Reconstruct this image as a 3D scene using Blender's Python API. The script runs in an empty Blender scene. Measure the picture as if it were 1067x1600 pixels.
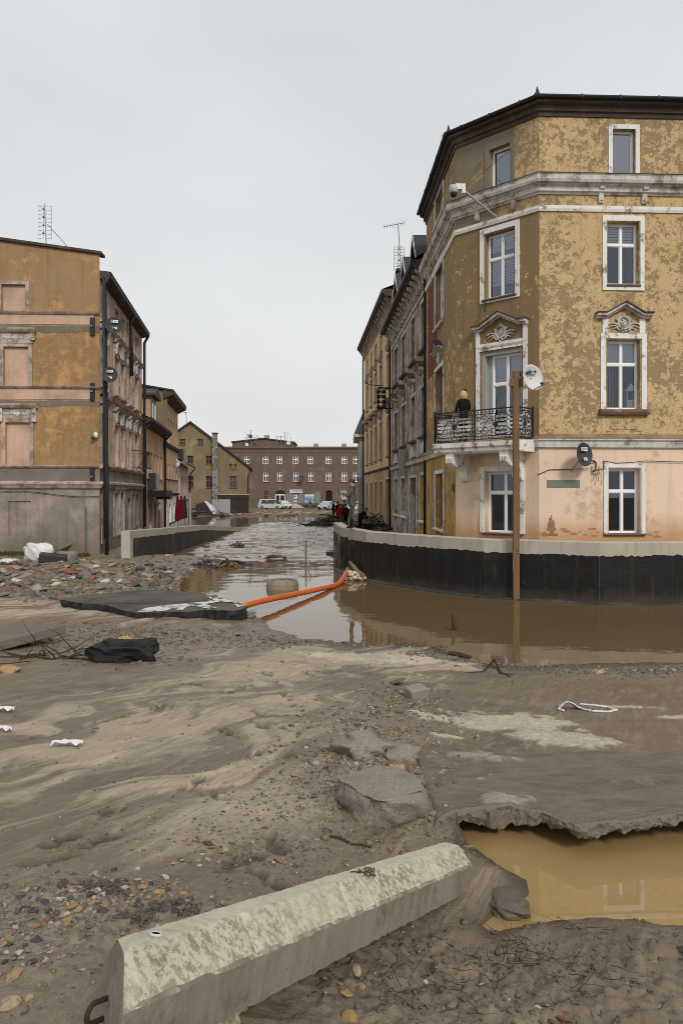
import bpy, bmesh, math, random
import numpy as np
from mathutils import Vector, Matrix
random.seed(7); np.random.seed(7)
SC = bpy.context.scene
COL = SC.collection
# ------------------------------------------------------------------ camera
FPX, HOR, CX, CAMZ = 1150.0, 770.0, 533.5, 3.0      # focal length in photo pixels, horizon row
cam = bpy.data.objects.new('camera', bpy.data.cameras.new('camera'))
COL.objects.link(cam); SC.camera = cam
cam.location = (0, 0, CAMZ); cam.rotation_euler = (math.radians(90), 0, 0)
cam.data.sensor_fit = 'VERTICAL'; cam.data.sensor_height = 36.0
cam.data.lens = FPX / 1600 * 36; cam.data.shift_y = -30 / 1600
cam.data.clip_start = 0.05; cam.data.clip_end = 3000
# ------------------------------------------------------------------ sky and sun (overcast)
SUN_EL, SUN_ROT = math.radians(50), math.radians(215)
wd = bpy.data.worlds.new('World'); SC.world = wd; wd.use_nodes = True
wt = wd.node_tree; wt.nodes.clear()
wo = wt.nodes.new('ShaderNodeOutputWorld'); bg = wt.nodes.new('ShaderNodeBackground')
sk = wt.nodes.new('ShaderNodeTexSky'); sk.sky_type = 'NISHITA'; sk.sun_disc = False
sk.sun_elevation = SUN_EL; sk.sun_rotation = SUN_ROT; sk.dust_density = 4; sk.air_density = 1.2
tc = wt.nodes.new('ShaderNodeTexCoord'); sep = wt.nodes.new('ShaderNodeSeparateXYZ')
wt.links.new(tc.outputs['Generated'], sep.inputs[0])
rp = wt.nodes.new('ShaderNodeValToRGB')
e = rp.color_ramp.elements
e[0].position = 0.0; e[0].color = (6.75, 6.68, 6.56, 1)
e[1].position = 0.55; e[1].color = (6.0, 6.22, 6.36, 1)
wt.links.new(sep.outputs['Z'], rp.inputs[0])
nz = wt.nodes.new('ShaderNodeTexNoise'); nz.inputs['Scale'].default_value = 1.6; nz.inputs['Detail'].default_value = 5
mp = wt.nodes.new('ShaderNodeMapping'); mp.inputs['Scale'].default_value = (1, 1, 2.2)
wt.links.new(tc.outputs['Generated'], mp.inputs[0]); wt.links.new(mp.outputs[0], nz.inputs['Vector'])
mr = wt.nodes.new('ShaderNodeMapRange'); mr.inputs[1].default_value = .3; mr.inputs[2].default_value = .7
mr.inputs[3].default_value = .9; mr.inputs[4].default_value = 1.06
wt.links.new(nz.outputs[0], mr.inputs[0])
mul = wt.nodes.new('ShaderNodeVectorMath'); mul.operation = 'SCALE'
wt.links.new(rp.outputs[0], mul.inputs[0]); wt.links.new(mr.outputs[0], mul.inputs['Scale'])
mx = wt.nodes.new('ShaderNodeMix'); mx.data_type = 'RGBA'; mx.inputs[0].default_value = 0.93
wt.links.new(sk.outputs[0], mx.inputs[6]); wt.links.new(mul.outputs[0], mx.inputs[7])
wt.links.new(mx.outputs[2], bg.inputs[0]); bg.inputs[1].default_value = 0.1
wt.links.new(bg.outputs[0], wo.inputs[0])
sun = bpy.data.objects.new('sun', bpy.data.lights.new('sun', 'SUN')); COL.objects.link(sun)
sun.data.energy = 1.5; sun.data.angle = math.radians(11); sun.data.color = (1, .96, .9)
sd = Vector((0.3, -0.72, 0.6)).normalized()          # towards the sun: behind the camera, a little right
sun.rotation_euler = sd.to_track_quat('Z', 'Y').to_euler()
sk.sun_elevation = math.asin(sd.z); sk.sun_rotation = math.atan2(sd.x, sd.y)
SC.view_settings.view_transform = 'Standard'; SC.view_settings.look = 'None'
SC.view_settings.exposure = 0.28; SC.view_settings.gamma = 1.0; SC.view_settings.use_curve_mapping = False
SC.cycles.use_adaptive_sampling = True; SC.cycles.max_bounces = 6; SC.cycles.transparent_max_bounces = 10
SC.cycles.use_denoising = True; SC.cycles.filter_width = 0.9; SC.cycles.adaptive_threshold = 0.006

# ------------------------------------------------------------------ material helpers
class NT:
    def __init__(s, name, rough=.85, spec=.3):
        s.m = bpy.data.materials.new(name); s.m.use_nodes = True; s.t = s.m.node_tree
        s.b = s.t.nodes['Principled BSDF']; s.b.inputs['Roughness'].default_value = rough
        s.b.inputs['Specular IOR Level'].default_value = spec
        s.tc = s.t.nodes.new('ShaderNodeTexCoord'); s.co = s.tc.outputs['Object']
    def new(s, k): return s.t.nodes.new(k)
    def put(s, sock, v):
        if hasattr(v, 'is_linked') or isinstance(v, bpy.types.NodeSocket): s.t.links.new(v, sock)
        elif isinstance(v, (tuple, list)) and len(v) == 3 and sock.type == 'RGBA': sock.default_value = (*v, 1)
        else: sock.default_value = v
    def rmap(s, rot, scale): return s.map(scale, s.map((1, 1, 1), None, (0, 0, rot)))
    def map(s, scale=(1, 1, 1), vec=None, rot=(0, 0, 0)):
        n = s.new('ShaderNodeMapping'); n.inputs['Scale'].default_value = scale; n.inputs['Rotation'].default_value = rot
        s.t.links.new(vec or s.co, n.inputs[0]); return n.outputs[0]
    def noise(s, scale, detail=5, rough=.6, vec=None, dist=0, col=False):
        n = s.new('ShaderNodeTexNoise'); n.inputs['Scale'].default_value = scale; n.inputs['Detail'].default_value = detail
        n.inputs['Roughness'].default_value = rough; n.inputs['Distortion'].default_value = dist
        s.t.links.new(vec or s.co, n.inputs['Vector']); return n.outputs[1 if col else 0]
    def voro(s, scale, feature='F1', vec=None, out=0, rnd=1):
        n = s.new('ShaderNodeTexVoronoi'); n.feature = feature; n.inputs['Scale'].default_value = scale
        n.inputs['Randomness'].default_value = rnd
        s.t.links.new(vec or s.co, n.inputs['Vector']); return n.outputs[out]
    def ramp(s, f, stops):
        n = s.new('ShaderNodeValToRGB'); els = n.color_ramp.elements
        while len(els) < len(stops): els.new(.5)
        for el, (p, c) in zip(els, stops):
            el.position = p; el.color = (*c, 1) if isinstance(c, (tuple, list)) else (c, c, c, 1)
        s.put(n.inputs[0], f); return n.outputs[0]
    def mix(s, f, a, b, blend='MIX'):
        n = s.new('ShaderNodeMix'); n.data_type = 'RGBA'; n.blend_type = blend
        s.put(n.inputs[0], f); s.put(n.inputs[6], a); s.put(n.inputs[7], b); return n.outputs[2]
    def math(s, op, a, b=0.0, clamp=False):
        n = s.new('ShaderNodeMath'); n.operation = op; n.use_clamp = clamp
        s.put(n.inputs[0], a); s.put(n.inputs[1], b); return n.outputs[0]
    def attr(s, name, out=2):
        n = s.new('ShaderNodeAttribute'); n.attribute_name = name; return n.outputs[out]
    def sep(s, vec=None):
        n = s.new('ShaderNodeSeparateXYZ'); s.t.links.new(vec or s.co, n.inputs[0]); return n.outputs
    def warp(s, amt, scale, vec=None):
        c = s.noise(scale, 4, .6, vec, col=True); n = s.new('ShaderNodeVectorMath'); n.operation = 'MULTIPLY_ADD'
        s.t.links.new(c, n.inputs[0]); n.inputs[1].default_value = (amt,) * 3; s.t.links.new(vec or s.co, n.inputs[2]); return n.outputs[0]
    def bump(s, h, strength=.5, dist=.02, prev=None):
        n = s.new('ShaderNodeBump'); n.inputs['Strength'].default_value = strength; n.inputs['Distance'].default_value = dist
        s.put(n.inputs['Height'], h)
        if prev: s.t.links.new(prev, n.inputs['Normal'])
        return n.outputs[0]
    def done(s, col=None, rough=None, normal=None, metal=None):
        if col is not None: s.put(s.b.inputs['Base Color'], col)
        if rough is not None: s.put(s.b.inputs['Roughness'], rough)
        if normal is not None: s.put(s.b.inputs['Normal'], normal)
        if metal is not None: s.b.inputs['Metallic'].default_value = metal
        return s.m
def sh(c, k): return tuple(min(1, x * k) for x in c)
def srgb(r, g, b): return tuple(((v / 255) / 12.92 if v / 255 < .04045 else ((v / 255 + .055) / 1.055) ** 2.4) for v in (r, g, b))

def plain(name, c, rough=.7, spec=.3, var=.15, scale=8, bump=.2, metal=None, dirt=None):
    n = NT(name, rough, spec); f = n.noise(scale, 6, .65)
    col = n.mix(f, sh(c, 1 - var), sh(c, 1 + var))
    if dirt:
        d = n.ramp(n.noise(scale * .45, 8, .7, vec=n.map((1, 1, .35))), [(.5, 0), (.66, 1)]); col = n.mix(n.math('MULTIPLY', d, dirt[1]), col, dirt[0])
    nm = n.bump(n.noise(scale * 6, 4), bump, .01) if bump else None
    return n.done(col, None, nm, metal)
def plaster(name, base, patch, scale=1.1, thr=.52, soft=.03, lf=0, prough=.68, crack=None, cscale=2.4, pale=None, streak=.35, streakcol=(.06, .05, .04), warpz=1.0, tide=None, seed=0, flake=0):
    n = NT(name, .92, .15)
    mpn = n.new('ShaderNodeMapping'); mpn.inputs['Location'].default_value = (seed * 13.7, seed * 7.1, seed * 3.3)
    n.t.links.new(n.co, mpn.inputs[0]); n.co = mpn.outputs[0]
    lo = n.noise(.45, 4, .6); hi = n.noise(9, 6, .7)
    col = n.mix(lo, sh(base, .84), sh(base, 1.13)); col = n.mix(n.math('MULTIPLY', hi, .35), col, sh(base, .68))
    pm = n.noise(scale, 12, prough, vec=n.map((1, 1, warpz)))
    if flake:
        wv_ = n.warp(.16, 5.0); r1 = n.sep(n.voro(flake, 'F1', wv_, out=1))[0]; r2 = n.sep(n.voro(flake * 3.1, 'F1', wv_, out=1))[1]
        pm = n.math('ADD', n.math('MULTIPLY', pm, .72), n.math('ADD', n.math('MULTIPLY', r1, .17), n.math('MULTIPLY', r2, .11)))
    if lf: pm = n.math('ADD', n.math('MULTIPLY', pm, 1 - lf), n.math('MULTIPLY', n.noise(.42, 3, .55), lf))
    pmask = n.ramp(pm, [(thr - soft, 0), (thr + soft, 1)])
    edge = n.ramp(pm, [(thr - soft * 2.4, 0), (thr - soft * .6, 1), (thr + soft * .4, 1), (thr + soft * 2, 0)])
    pc = n.mix(n.noise(5, 6, .7), sh(patch, .8), sh(patch, 1.2)); col = n.mix(pmask, col, pc)
    col = n.mix(n.math('MULTIPLY', edge, .35), col, sh(patch, .62))
    h = n.math('SUBTRACT', n.math('MULTIPLY', hi, .35), n.math('MULTIPLY', pmask, .8))
    if crack:
        v = n.voro(cscale, 'DISTANCE_TO_EDGE', n.warp(.16, 5.0) if flake else n.warp(.28, 3.0))
        zone = n.ramp(n.noise(.5, 3, .5), [(.38, 0), (.56, 1)])
        ck = n.math('MULTIPLY', n.ramp(v, [(.0, 1), (.03, 0)]), zone)
        col = n.mix(n.math('MULTIPLY', ck, .85), col, crack); h = n.math('SUBTRACT', h, ck)
    if pale:
        pk = n.ramp(n.noise(3.1, 9, .72), [(.64, 0), (.67, 1)]); col = n.mix(pk, col, pale); h = n.math('ADD', h, n.math('MULTIPLY', pk, .5))
    if tide:                                                # dried flood stain with a ragged upper line
        z = n.math('ADD', n.sep(n.tc.outputs['Object'])[2], n.math('MULTIPLY', n.noise(1.3, 5), .5))
        zm = n.ramp(n.math('DIVIDE', z, 4.0), [(tide[0] / 4, 0), (tide[1] / 4, 1), (tide[2] / 4, 1), (tide[3] / 4, 0)])
        col = n.mix(n.math('MULTIPLY', zm, tide[5]), col, tide[4])
    st = n.ramp(n.noise(1.7, 8, .7, vec=n.map((2.2, 2.2, .14))), [(.5, 0), (.75, 1)])
    col = n.mix(n.math('MULTIPLY', st, streak), col, streakcol)
    return n.done(col, None, n.bump(h, .55, .02))

# ------------------------------------------------------------------ mesh helpers
def W(px, py, z): d = (CAMZ - z) * FPX / (py - HOR); return ((px - CX) / FPX * d, d, z)      # pixel + height -> point
def WD(px, py, d): return ((px - CX) / FPX * d, d, CAMZ - (py - HOR) / FPX * d)               # pixel + depth -> point
def root_of(o):
    while o.parent: o = o.parent
    return o
def link(o, parent=None):
    COL.objects.link(o)
    if parent: o.parent = parent
    return o
class MB:
    def __init__(s): s.v = []; s.f = []; s.mi = []
    def add(s, vs, fs, mi=0):
        k = len(s.v); s.v += [tuple(p) for p in vs]; s.f += [tuple(i + k for i in f) for f in fs]; s.mi += [mi] * len(fs)
    def hexa(s, p, mi=0):      # 8 points: bottom ring 0-3, top ring 4-7
        s.add(p, [(0, 3, 2, 1), (4, 5, 6, 7), (0, 1, 5, 4), (1, 2, 6, 5), (2, 3, 7, 6), (3, 0, 4, 7)], mi)
    def box(s, a, b, mi=0):
        x0, y0, z0 = a; x1, y1, z1 = b
        s.hexa([(x0, y0, z0), (x1, y0, z0), (x1, y1, z0), (x0, y1, z0), (x0, y0, z1), (x1, y0, z1), (x1, y1, z1), (x0, y1, z1)], mi)
    def prism(s, poly, vec, mi=0):  # polygon of 3d points extruded by vec
        n = len(poly); v = Vector(vec); q = [tuple(Vector(p) + v) for p in poly]
        s.add(list(poly) + q, [tuple(range(n))[::-1], tuple(range(n, 2 * n))] + [(i, (i + 1) % n, n + (i + 1) % n, n + i) for i in range(n)], mi)
    def tube(s, pts, r, n=6, mi=0, cap=True):
        pts = [Vector(p) for p in pts]; rr = r if isinstance(r, (list, tuple)) else [r] * len(pts)
        up = Vector((0, 0, 1)); vs = []; prev = None
        for i, p in enumerate(pts):
            t = (pts[min(i + 1, len(pts) - 1)] - pts[max(i - 1, 0)])
            t = t.normalized() if t.length > 1e-9 else Vector((0, 0, 1))
            if prev is None:
                a = t.cross(up)
                if a.length < .05: a = t.cross(Vector((1, 0, 0)))
            else:
                a = prev - t * prev.dot(t)
                if a.length < 1e-4: a = t.cross(up)
            a.normalize(); prev = a; b = t.cross(a)
            for k in range(n):
                an = 2 * math.pi * k / n; vs.append(p + (a * math.cos(an) + b * math.sin(an)) * rr[i])
        fs = [(i * n + k, i * n + (k + 1) % n, (i + 1) * n + (k + 1) % n, (i + 1) * n + k) for i in range(len(pts) - 1) for k in range(n)]
        if cap: fs += [tuple(range(n))[::-1], tuple(range((len(pts) - 1) * n, len(pts) * n))]
        s.add(vs, fs, mi)
    def lathe(s, prof, c, n=16, axis=(0, 0, 1), mi=0, cap=True, ell=1.0):
        ax = Vector(axis).normalized(); a = ax.orthogonal().normalized(); b = ax.cross(a); c = Vector(c); vs = []
        for r, h in prof:
            for k in range(n):
                an = 2 * math.pi * k / n; vs.append(c + ax * h + (a * math.cos(an) + b * math.sin(an) * ell) * r)
        m = len(prof)
        fs = [(i * n + k, i * n + (k + 1) % n, (i + 1) * n + (k + 1) % n, (i + 1) * n + k) for i in range(m - 1) for k in range(n)]
        if cap: fs += [tuple(range(n))[::-1], tuple(range((m - 1) * n, m * n))]
        s.add(vs, fs, mi)
    def ball(s, c, r, n=8, m=6, mi=0):
        r = r if isinstance(r, (list, tuple)) else (r, r, r)
        vs = [(c[0], c[1], c[2] - r[2])]
        for i in range(1, m):
            ph = -math.pi / 2 + math.pi * i / m
            for k in range(n):
                an = 2 * math.pi * k / n; vs.append((c[0] + r[0] * math.cos(ph) * math.cos(an), c[1] + r[1] * math.cos(ph) * math.sin(an), c[2] + r[2] * math.sin(ph)))
        vs.append((c[0], c[1], c[2] + r[2])); fs = [(0, 1 + (k + 1) % n, 1 + k) for k in range(n)]
        for i in range(m - 2): fs += [(1 + i * n + k, 1 + i * n + (k + 1) % n, 1 + (i + 1) * n + (k + 1) % n, 1 + (i + 1) * n + k) for k in range(n)]
        t = len(vs) - 1; fs += [(t, 1 + (m - 2) * n + k, 1 + (m - 2) * n + (k + 1) % n) for k in range(n)]
        s.add(vs, fs, mi)
    def sweep(s, pts, prof, mi=0):   # (w,z) profile swept along a plan polyline, w to its right-hand side, mitred
        P = [Vector(p[:2]) for p in pts]; ns = []
        for i in range(len(P) - 1):
            d = (P[i + 1] - P[i]).normalized(); ns.append(Vector((d.y, -d.x)))
        vs = []; m = len(prof)
        for i, p in enumerate(P):
            a = ns[max(i - 1, 0)]; b = ns[min(i, len(ns) - 1)]; q = (a + b) / (1 + a.dot(b))
            zo = pts[i][2] if len(pts[i]) > 2 else 0
            for w, z in prof: vs.append((p.x + q.x * w, p.y + q.y * w, z + zo))
        fs = [(i * m + k, i * m + (k + 1) % m, (i + 1) * m + (k + 1) % m, (i + 1) * m + k) for i in range(len(P) - 1) for k in range(m)]
        fs += [tuple(range(m))[::-1], tuple(range((len(P) - 1) * m, len(P) * m))]
        s.add(vs, fs, mi)
    def mesh(s, name, mats, off=(0, 0, 0), smooth=False):
        me = bpy.data.meshes.new(name); ox, oy, oz = off
        me.from_pydata([(x - ox, y - oy, z - oz) for x, y, z in s.v], [], s.f)
        for m in (mats if isinstance(mats, (list, tuple)) else [mats]): me.materials.append(m)
        if len(set(s.mi)) > 1: me.polygons.foreach_set('material_index', s.mi)
        if len(s.f) < 6000:
            bm = bmesh.new(); bm.from_mesh(me); bmesh.ops.recalc_face_normals(bm, faces=bm.faces); bm.to_mesh(me); bm.free()
        if smooth: me.polygons.foreach_set('use_smooth', [True] * len(me.polygons))
        return me
    def build(s, name, mats, parent=None, smooth=False, loc=None):
        off = tuple(root_of(parent).location) if parent else (loc or (0, 0, 0))
        o = link(bpy.data.objects.new(name, s.mesh(name, mats, off, smooth)), parent)
        if not parent and loc: o.location = loc
        return o
def tag(o, label=None, cat=None, group=None, kind=None):
    if label: o['label'] = label
    if cat: o['category'] = cat
    if group: o['group'] = group
    if kind: o['kind'] = kind
    return o
def thing(name, label, cat, loc=(0, 0, 0), group=None):
    o = link(bpy.data.objects.new(name, None)); o.location = loc; o.empty_display_size = .2
    return tag(o, label, cat, group)
class Fr:                       # a facade: plan points left to right as seen from outside
    def __init__(s, a, b):
        s.a = Vector(a); s.b = Vector(b); d = s.b - s.a; s.L = d.length; s.d = d / s.L; s.n = Vector((s.d.y, -s.d.x))
    def p(s, u, w, z): q = s.a + s.d * u + s.n * w; return (q.x, q.y, z)
    def u_at(s, px): k = (px - CX) / FPX; return (k * s.a.y - s.a.x) / (s.d.x - k * s.d.y)
    def z_at(s, px, py): u = s.u_at(px); return CAMZ + (HOR - py) * (s.a.y + s.d.y * u) / FPX
    def box(s, mb, u0, u1, w0, w1, z0, z1, mi=0):
        mb.hexa([s.p(u0, w0, z0), s.p(u1, w0, z0), s.p(u1, w1, z0), s.p(u0, w1, z0), s.p(u0, w0, z1), s.p(u1, w0, z1), s.p(u1, w1, z1), s.p(u0, w1, z1)], mi)
    def poly(s, mb, pts, w0, w1, mi=0):
        v = s.n * (w1 - w0); mb.prism([s.p(u, w0, z) for u, z in pts], (v.x, v.y, 0), mi)
    def prof(s, mb, u0, u1, pts, mi=0):
        v = s.d * (u1 - u0); mb.prism([s.p(u0, w, z) for w, z in pts], (v.x, v.y, 0), mi)
def wall(mb, F, u0, u1, z0, z1, ops, depth=.25, mi=0, rmi=None, jag=None):
    us = sorted({u0, u1, *[o[0] for o in ops], *[o[1] for o in ops]}); zs = sorted({z0, z1, *[o[2] for o in ops], *[o[3] for o in ops]})
    us = [u for u in us if u0 <= u <= u1]; zs = [z for z in zs if z0 <= z <= z1]
    for i in range(len(us) - 1):
        for k in range(len(zs) - 1):
            um, zm = (us[i] + us[i + 1]) / 2, (zs[k] + zs[k + 1]) / 2
            if any(o[0] < um < o[1] and o[2] < zm < o[3] for o in ops): continue
            mb.add([F.p(us[i], 0, zs[k]), F.p(us[i + 1], 0, zs[k]), F.p(us[i + 1], 0, zs[k + 1]), F.p(us[i], 0, zs[k + 1])], [(0, 1, 2, 3)], mi)
    r = mi if rmi is None else rmi
    for a, b, c, d in ops:
        q = [(a, c), (b, c), (b, d), (a, d)]
        for i in range(4):
            (ua, za), (ub, zb) = q[i], q[(i + 1) % 4]
            mb.add([F.p(ua, 0, za), F.p(ub, 0, zb), F.p(ub, -depth, zb), F.p(ua, -depth, za)], [(0, 1, 2, 3)], r)

# ------------------------------------------------------------------ numpy noise
def _h(ix, iy, seed):
    n = (ix.astype(np.int64) * 374761393 + iy.astype(np.int64) * 668265263 + seed * 974634533) & 0xffffffff
    n = ((n ^ (n >> 13)) * 1274126177) & 0xffffffff
    return ((n ^ (n >> 16)) & 0xffff) / 65535.0
def vn(x, y, seed=0):
    x0 = np.floor(x); y0 = np.floor(y); fx = x - x0; fy = y - y0
    fx = fx * fx * fx * (fx * (fx * 6 - 15) + 10); fy = fy * fy * fy * (fy * (fy * 6 - 15) + 10)
    a = _h(x0, y0, seed); b = _h(x0 + 1, y0, seed); c = _h(x0, y0 + 1, seed); d = _h(x0 + 1, y0 + 1, seed)
    return (a + (b - a) * fx) * (1 - fy) + (c + (d - c) * fx) * fy - .5
def fbm(x, y, oct=4, seed=0, gain=.5):
    r = 0; a = 1
    for i in range(oct): r = r + a * vn(x * 2 ** i + i * 17.3, y * 2 ** i - i * 9.1, seed + i); a *= gain
    return r
def sstep(a, b, x): t = np.clip((x - a) / (b - a), 0, 1); return t * t * (3 - 2 * t)
# ================================================================== TERRAIN
CP = [(0, 1600, 1.48), (330, 1600, 1.42), (600, 1600, 1.22), (1067, 1600, 1.06), (0, 1400, 1.3), (300, 1350, 1.15), (0, 1250, 1.12), (300, 1250, 1.06),
      (0, 1100, .84), (300, 1100, .80), (500, 1200, .97), (500, 1100, .72), (610, 1290, .99), (600, 1180, 1.0), (620, 1100, .74), (400, 1030, .36), (150, 1030, .48),
      (0, 1030, .55), (0, 960, .36), (150, 960, .30), (0, 900, .34), (150, 900, .28), (150, 870, .3), (0, 870, .36), (700, 1060, .36),
      (900, 1060, .3), (1067, 1060, .3), (700, 1130, .7), (900, 1130, .7), (1067, 1130, .66), (700, 1200, .9), (900, 1200, .88),
      (1067, 1200, .86), (720, 1285, 1.0), (900, 1285, 1.0), (1067, 1280, .98), (720, 1430, .86), (850, 1500, .93), (1067, 1500, .95),
      (600, 1480, 1.03), (450, 1420, 1.13), (240, 893, .2),
      (345, 875, 0), (270, 912, .02), (262, 935, 0), (385, 955, 0), (430, 982, 0), (510, 1000, 0), (600, 1004, 0), (700, 1016, 0), (740, 1030, 0), (850, 1040, 0), (1067, 1035, 0)]
CPW = [W(*c) for c in CP] + [(0, -.5, 1.5), (-3, -.5, 1.6), (-.5,1.4,1.5), (3, -.5, 1.2), (-5, 3, 1.3), (-8, 8, .9), (-12, 14, .5), (-14, 22, .4), (-20, 30, .45), (-11, 36, .3),
       (-6.5, 36, -.3), (0, 20, -.5), (3, 17, -.45), (7, 16.5, -.45), (-3, 24, -.5), (-4, 32, -.5), (0, 30, -.6), (14, 16, -.4), (7, 4, 1.0), (8, 9, .6), (14, 11, .35), (5, 1, 1.1), (0, 36, -.6), (14, 30, -.6)]
_c = np.array(CPW); _xy = _c[:, :2] * np.array([1, .8])
def _U(r2): return np.where(r2 > 1e-9, r2 * np.log(r2 + 1e-12), 0)
_n = len(_c); _K = _U(((_xy[:, None] - _xy[None]) ** 2).sum(2)) + np.eye(_n) * .02; _P = np.c_[np.ones(_n), _xy]
_A = np.block([[_K, _P], [_P.T, np.zeros((3, 3))]]); _w = np.linalg.solve(_A, np.r_[_c[:, 2], 0, 0, 0])
def tps(x, y):
    x = np.asarray(x, float); y = np.asarray(y, float) * .8; r = _w[_n] + _w[_n + 1] * x + _w[_n + 2] * y
    for i in range(_n): r = r + _w[i] * _U((x - _xy[i, 0]) ** 2 + (y - _xy[i, 1]) ** 2)
    return r
def base_h(x, y):
    return tps(x, y)
_HC = {}
_hd = np.geomspace(1.2, 40, 420)
def hit(px, py):                                # where a pixel's ray meets the base ground
    k = (round(px, 2), round(py, 2))
    if k in _HC: return _HC[k]
    f = GRIDH[0] or base_h
    x = (px - CX) / FPX * _hd; z = CAMZ - (py - HOR) / FPX * _hd; g = f(x, _hd); i = max(1, int(np.argmax(z < g)))
    a = (z - g)[i - 1]; b_ = (z - g)[i]; t = a / (a - b_ + 1e-9); d = float(_hd[i - 1] + (_hd[i] - _hd[i - 1]) * min(max(t, 0), 1))
    r = ((px - CX) / FPX * d, d, float(g[i])); _HC[k] = r; return r
GRIDH = [None]
POOL_Z = .80
POOL = np.array([W(*p, POOL_Z)[:2] for p in [(690, 1296), (735, 1322), (775, 1352), (822, 1376), (822, 1396), (790, 1420), (752, 1446), (775, 1460), (850, 1443), (925, 1434), (1000, 1440), (1067, 1447)]]
                + [(3.2, 3.9), (4.6, 4.3), (4.6, 5.25), (2.0, 5.2), (1.0, 5.15)])
def sdist(x, y, P):
    d = np.full(x.shape, 1e9); ins = np.zeros(x.shape, bool)
    for i in range(len(P)):
        a = P[i]; b = P[(i + 1) % len(P)]; e = b - a
        t = np.clip(((x - a[0]) * e[0] + (y - a[1]) * e[1]) / (e @ e), 0, 1)
        d = np.minimum(d, np.hypot(x - a[0] - t * e[0], y - a[1] - t * e[1]))
        c = (a[1] > y) != (b[1] > y); xx = (b[0] - a[0]) * (y - a[1]) / (b[1] - a[1] + 1e-12) + a[0]
        ins ^= c & (x < xx)
    return np.where(ins, -d, d)
FEET = [(70, 1326, 125, 1300), (115, 1328, 195, 1298), (135, 1284, 195, 1257), (283, 1236, 335, 1214), (378, 1194, 408, 1177), (422, 1192, 456, 1180), (322, 1238, 362, 1256),
        (415, 1303, 440, 1338), (342, 1366, 384, 1340), (372, 1352, 406, 1334), (398, 1362, 442, 1392), (233, 1111, 268, 1102), (150, 1129, 202, 1119), (193, 1134, 238, 1126),
        (28, 1156, 82, 1147), (298, 1099, 336, 1088), (338, 1078, 364, 1085), (368, 1079, 400, 1069), (391, 1112, 420, 1124), (393, 1128, 420, 1141), (338, 1134, 360, 1150),
        (402, 1049, 426, 1058), (288, 1067, 312, 1073), (60, 1345, 100, 1338), (470, 1050, 490, 1060), (440, 1085, 452, 1092)]
FT = []
for a, b, c, d in FEET:
    p = np.array(hit(a, b)[:2]); q = np.array(hit(c, d)[:2]); L = np.linalg.norm(q - p); k = min(max(L, .3), .52) / L
    m = (p + q) / 2; FT.append((m[0], m[1], (q - p) / L, .5 * L * k))
def blob(x, y, px, py, rx, ry, ang=0):
    c = hit(px, py); ca, sa = math.cos(ang), math.sin(ang); dx = x - c[0]; dy = y - c[1]
    return np.exp(-(((dx * ca + dy * sa) / rx) ** 2 + ((-dx * sa + dy * ca) / ry) ** 2))
def gravel_zone(x, y):
    g = 1.0 * blob(x, y, 600, 1150, .55, 1.5) + 1.0 * blob(x, y, 560, 1215, .45, .6) + .7 * blob(x, y, 390, 1325, .35, .3) + .9 * blob(x, y, 170, 1395, .45, .3) + .9 * blob(x, y, 40, 1480, .35, .6)
    g = g + .8 * blob(x, y, 330, 1000, 2.2, .8) + .9 * blob(x, y, 200, 1010, 1.0, .8) + .9 * blob(x, y, 1010, 1052, 1.3, .6) + .5 * blob(x, y, 560, 1560, .6, .3) + .5 * blob(x, y, 480, 1250, .3, .5)
    g = g + sstep(17.5, 20, y) * sstep(-3.5, -5.5, x)
    return np.clip(g, 0, 1)
CR = [(785, 1130, .85, .5, -.2), (880, 1157, .55, .36, -.45), (755, 1188, .3, .17, 0), (700, 1154, .2, .09, 0), (960, 1105, .5, .07, 0), (790, 1250, .22, .14, .2), (1050, 1120, .25, .12, 0), (600, 1030, 1.5, .7, 0)]
def crust_zone(x, y):
    w = fbm(x * 7, y * 7, 4, 55) * .75; c = 0
    for px, py, rx, ry, an in CR: c = np.maximum(c, sstep(.42, .62, blob(x, y, px, py, rx, ry, an) + w * .55))
    return c
def sand_zone(x, y):
    a = x * .9 - y * .42; b = x * .42 + y * .9
    s = .12 + .62 * blob(x, y, 300, 1115, 1.2, 2.4, -.25) + .35 * blob(x, y, 90, 1150, .8, .7) + .6 * blob(x, y, 520, 1040, 1.6, 2.0) + .3 * blob(x, y, 420, 1230, .5, .6) + .6 * blob(x, y, 60, 950, 4, 2.0) + .5 * blob(x, y, 620, 1025, 1.5, 1.2)
    s = s - .7 * blob(x, y, 850, 1540, 1.4, .55) - .5 * blob(x, y, 330, 1480, .7, .5) + .12 * blob(x, y, 150, 1270, .9, .8)
    st = fbm(a * 3.1 + fbm(x * .9, y * .9, 3, 4) * 2.2, b * .42, 4, 9)
    st2 = fbm(a * 7 + fbm(x * .9, y * .9, 3, 4) * 5, b * .8, 3, 19)
    return np.clip(s + (st * 1.6 + st2 * .9) * np.clip(s + .1, .16, 1), 0, 1)
SLAB_L = [W(px, py, .985) for px, py in [(668, 1296), (690, 1284), (712, 1273), (750, 1266), (797, 1260), (845, 1267), (880, 1283), (904, 1291), (930, 1288), (957, 1285), (1010, 1280), (1067, 1276)]] + [(2.7, 4.62, .98), (3.6, 4.7, .96), (4.8, 4.75, .95)]
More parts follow.
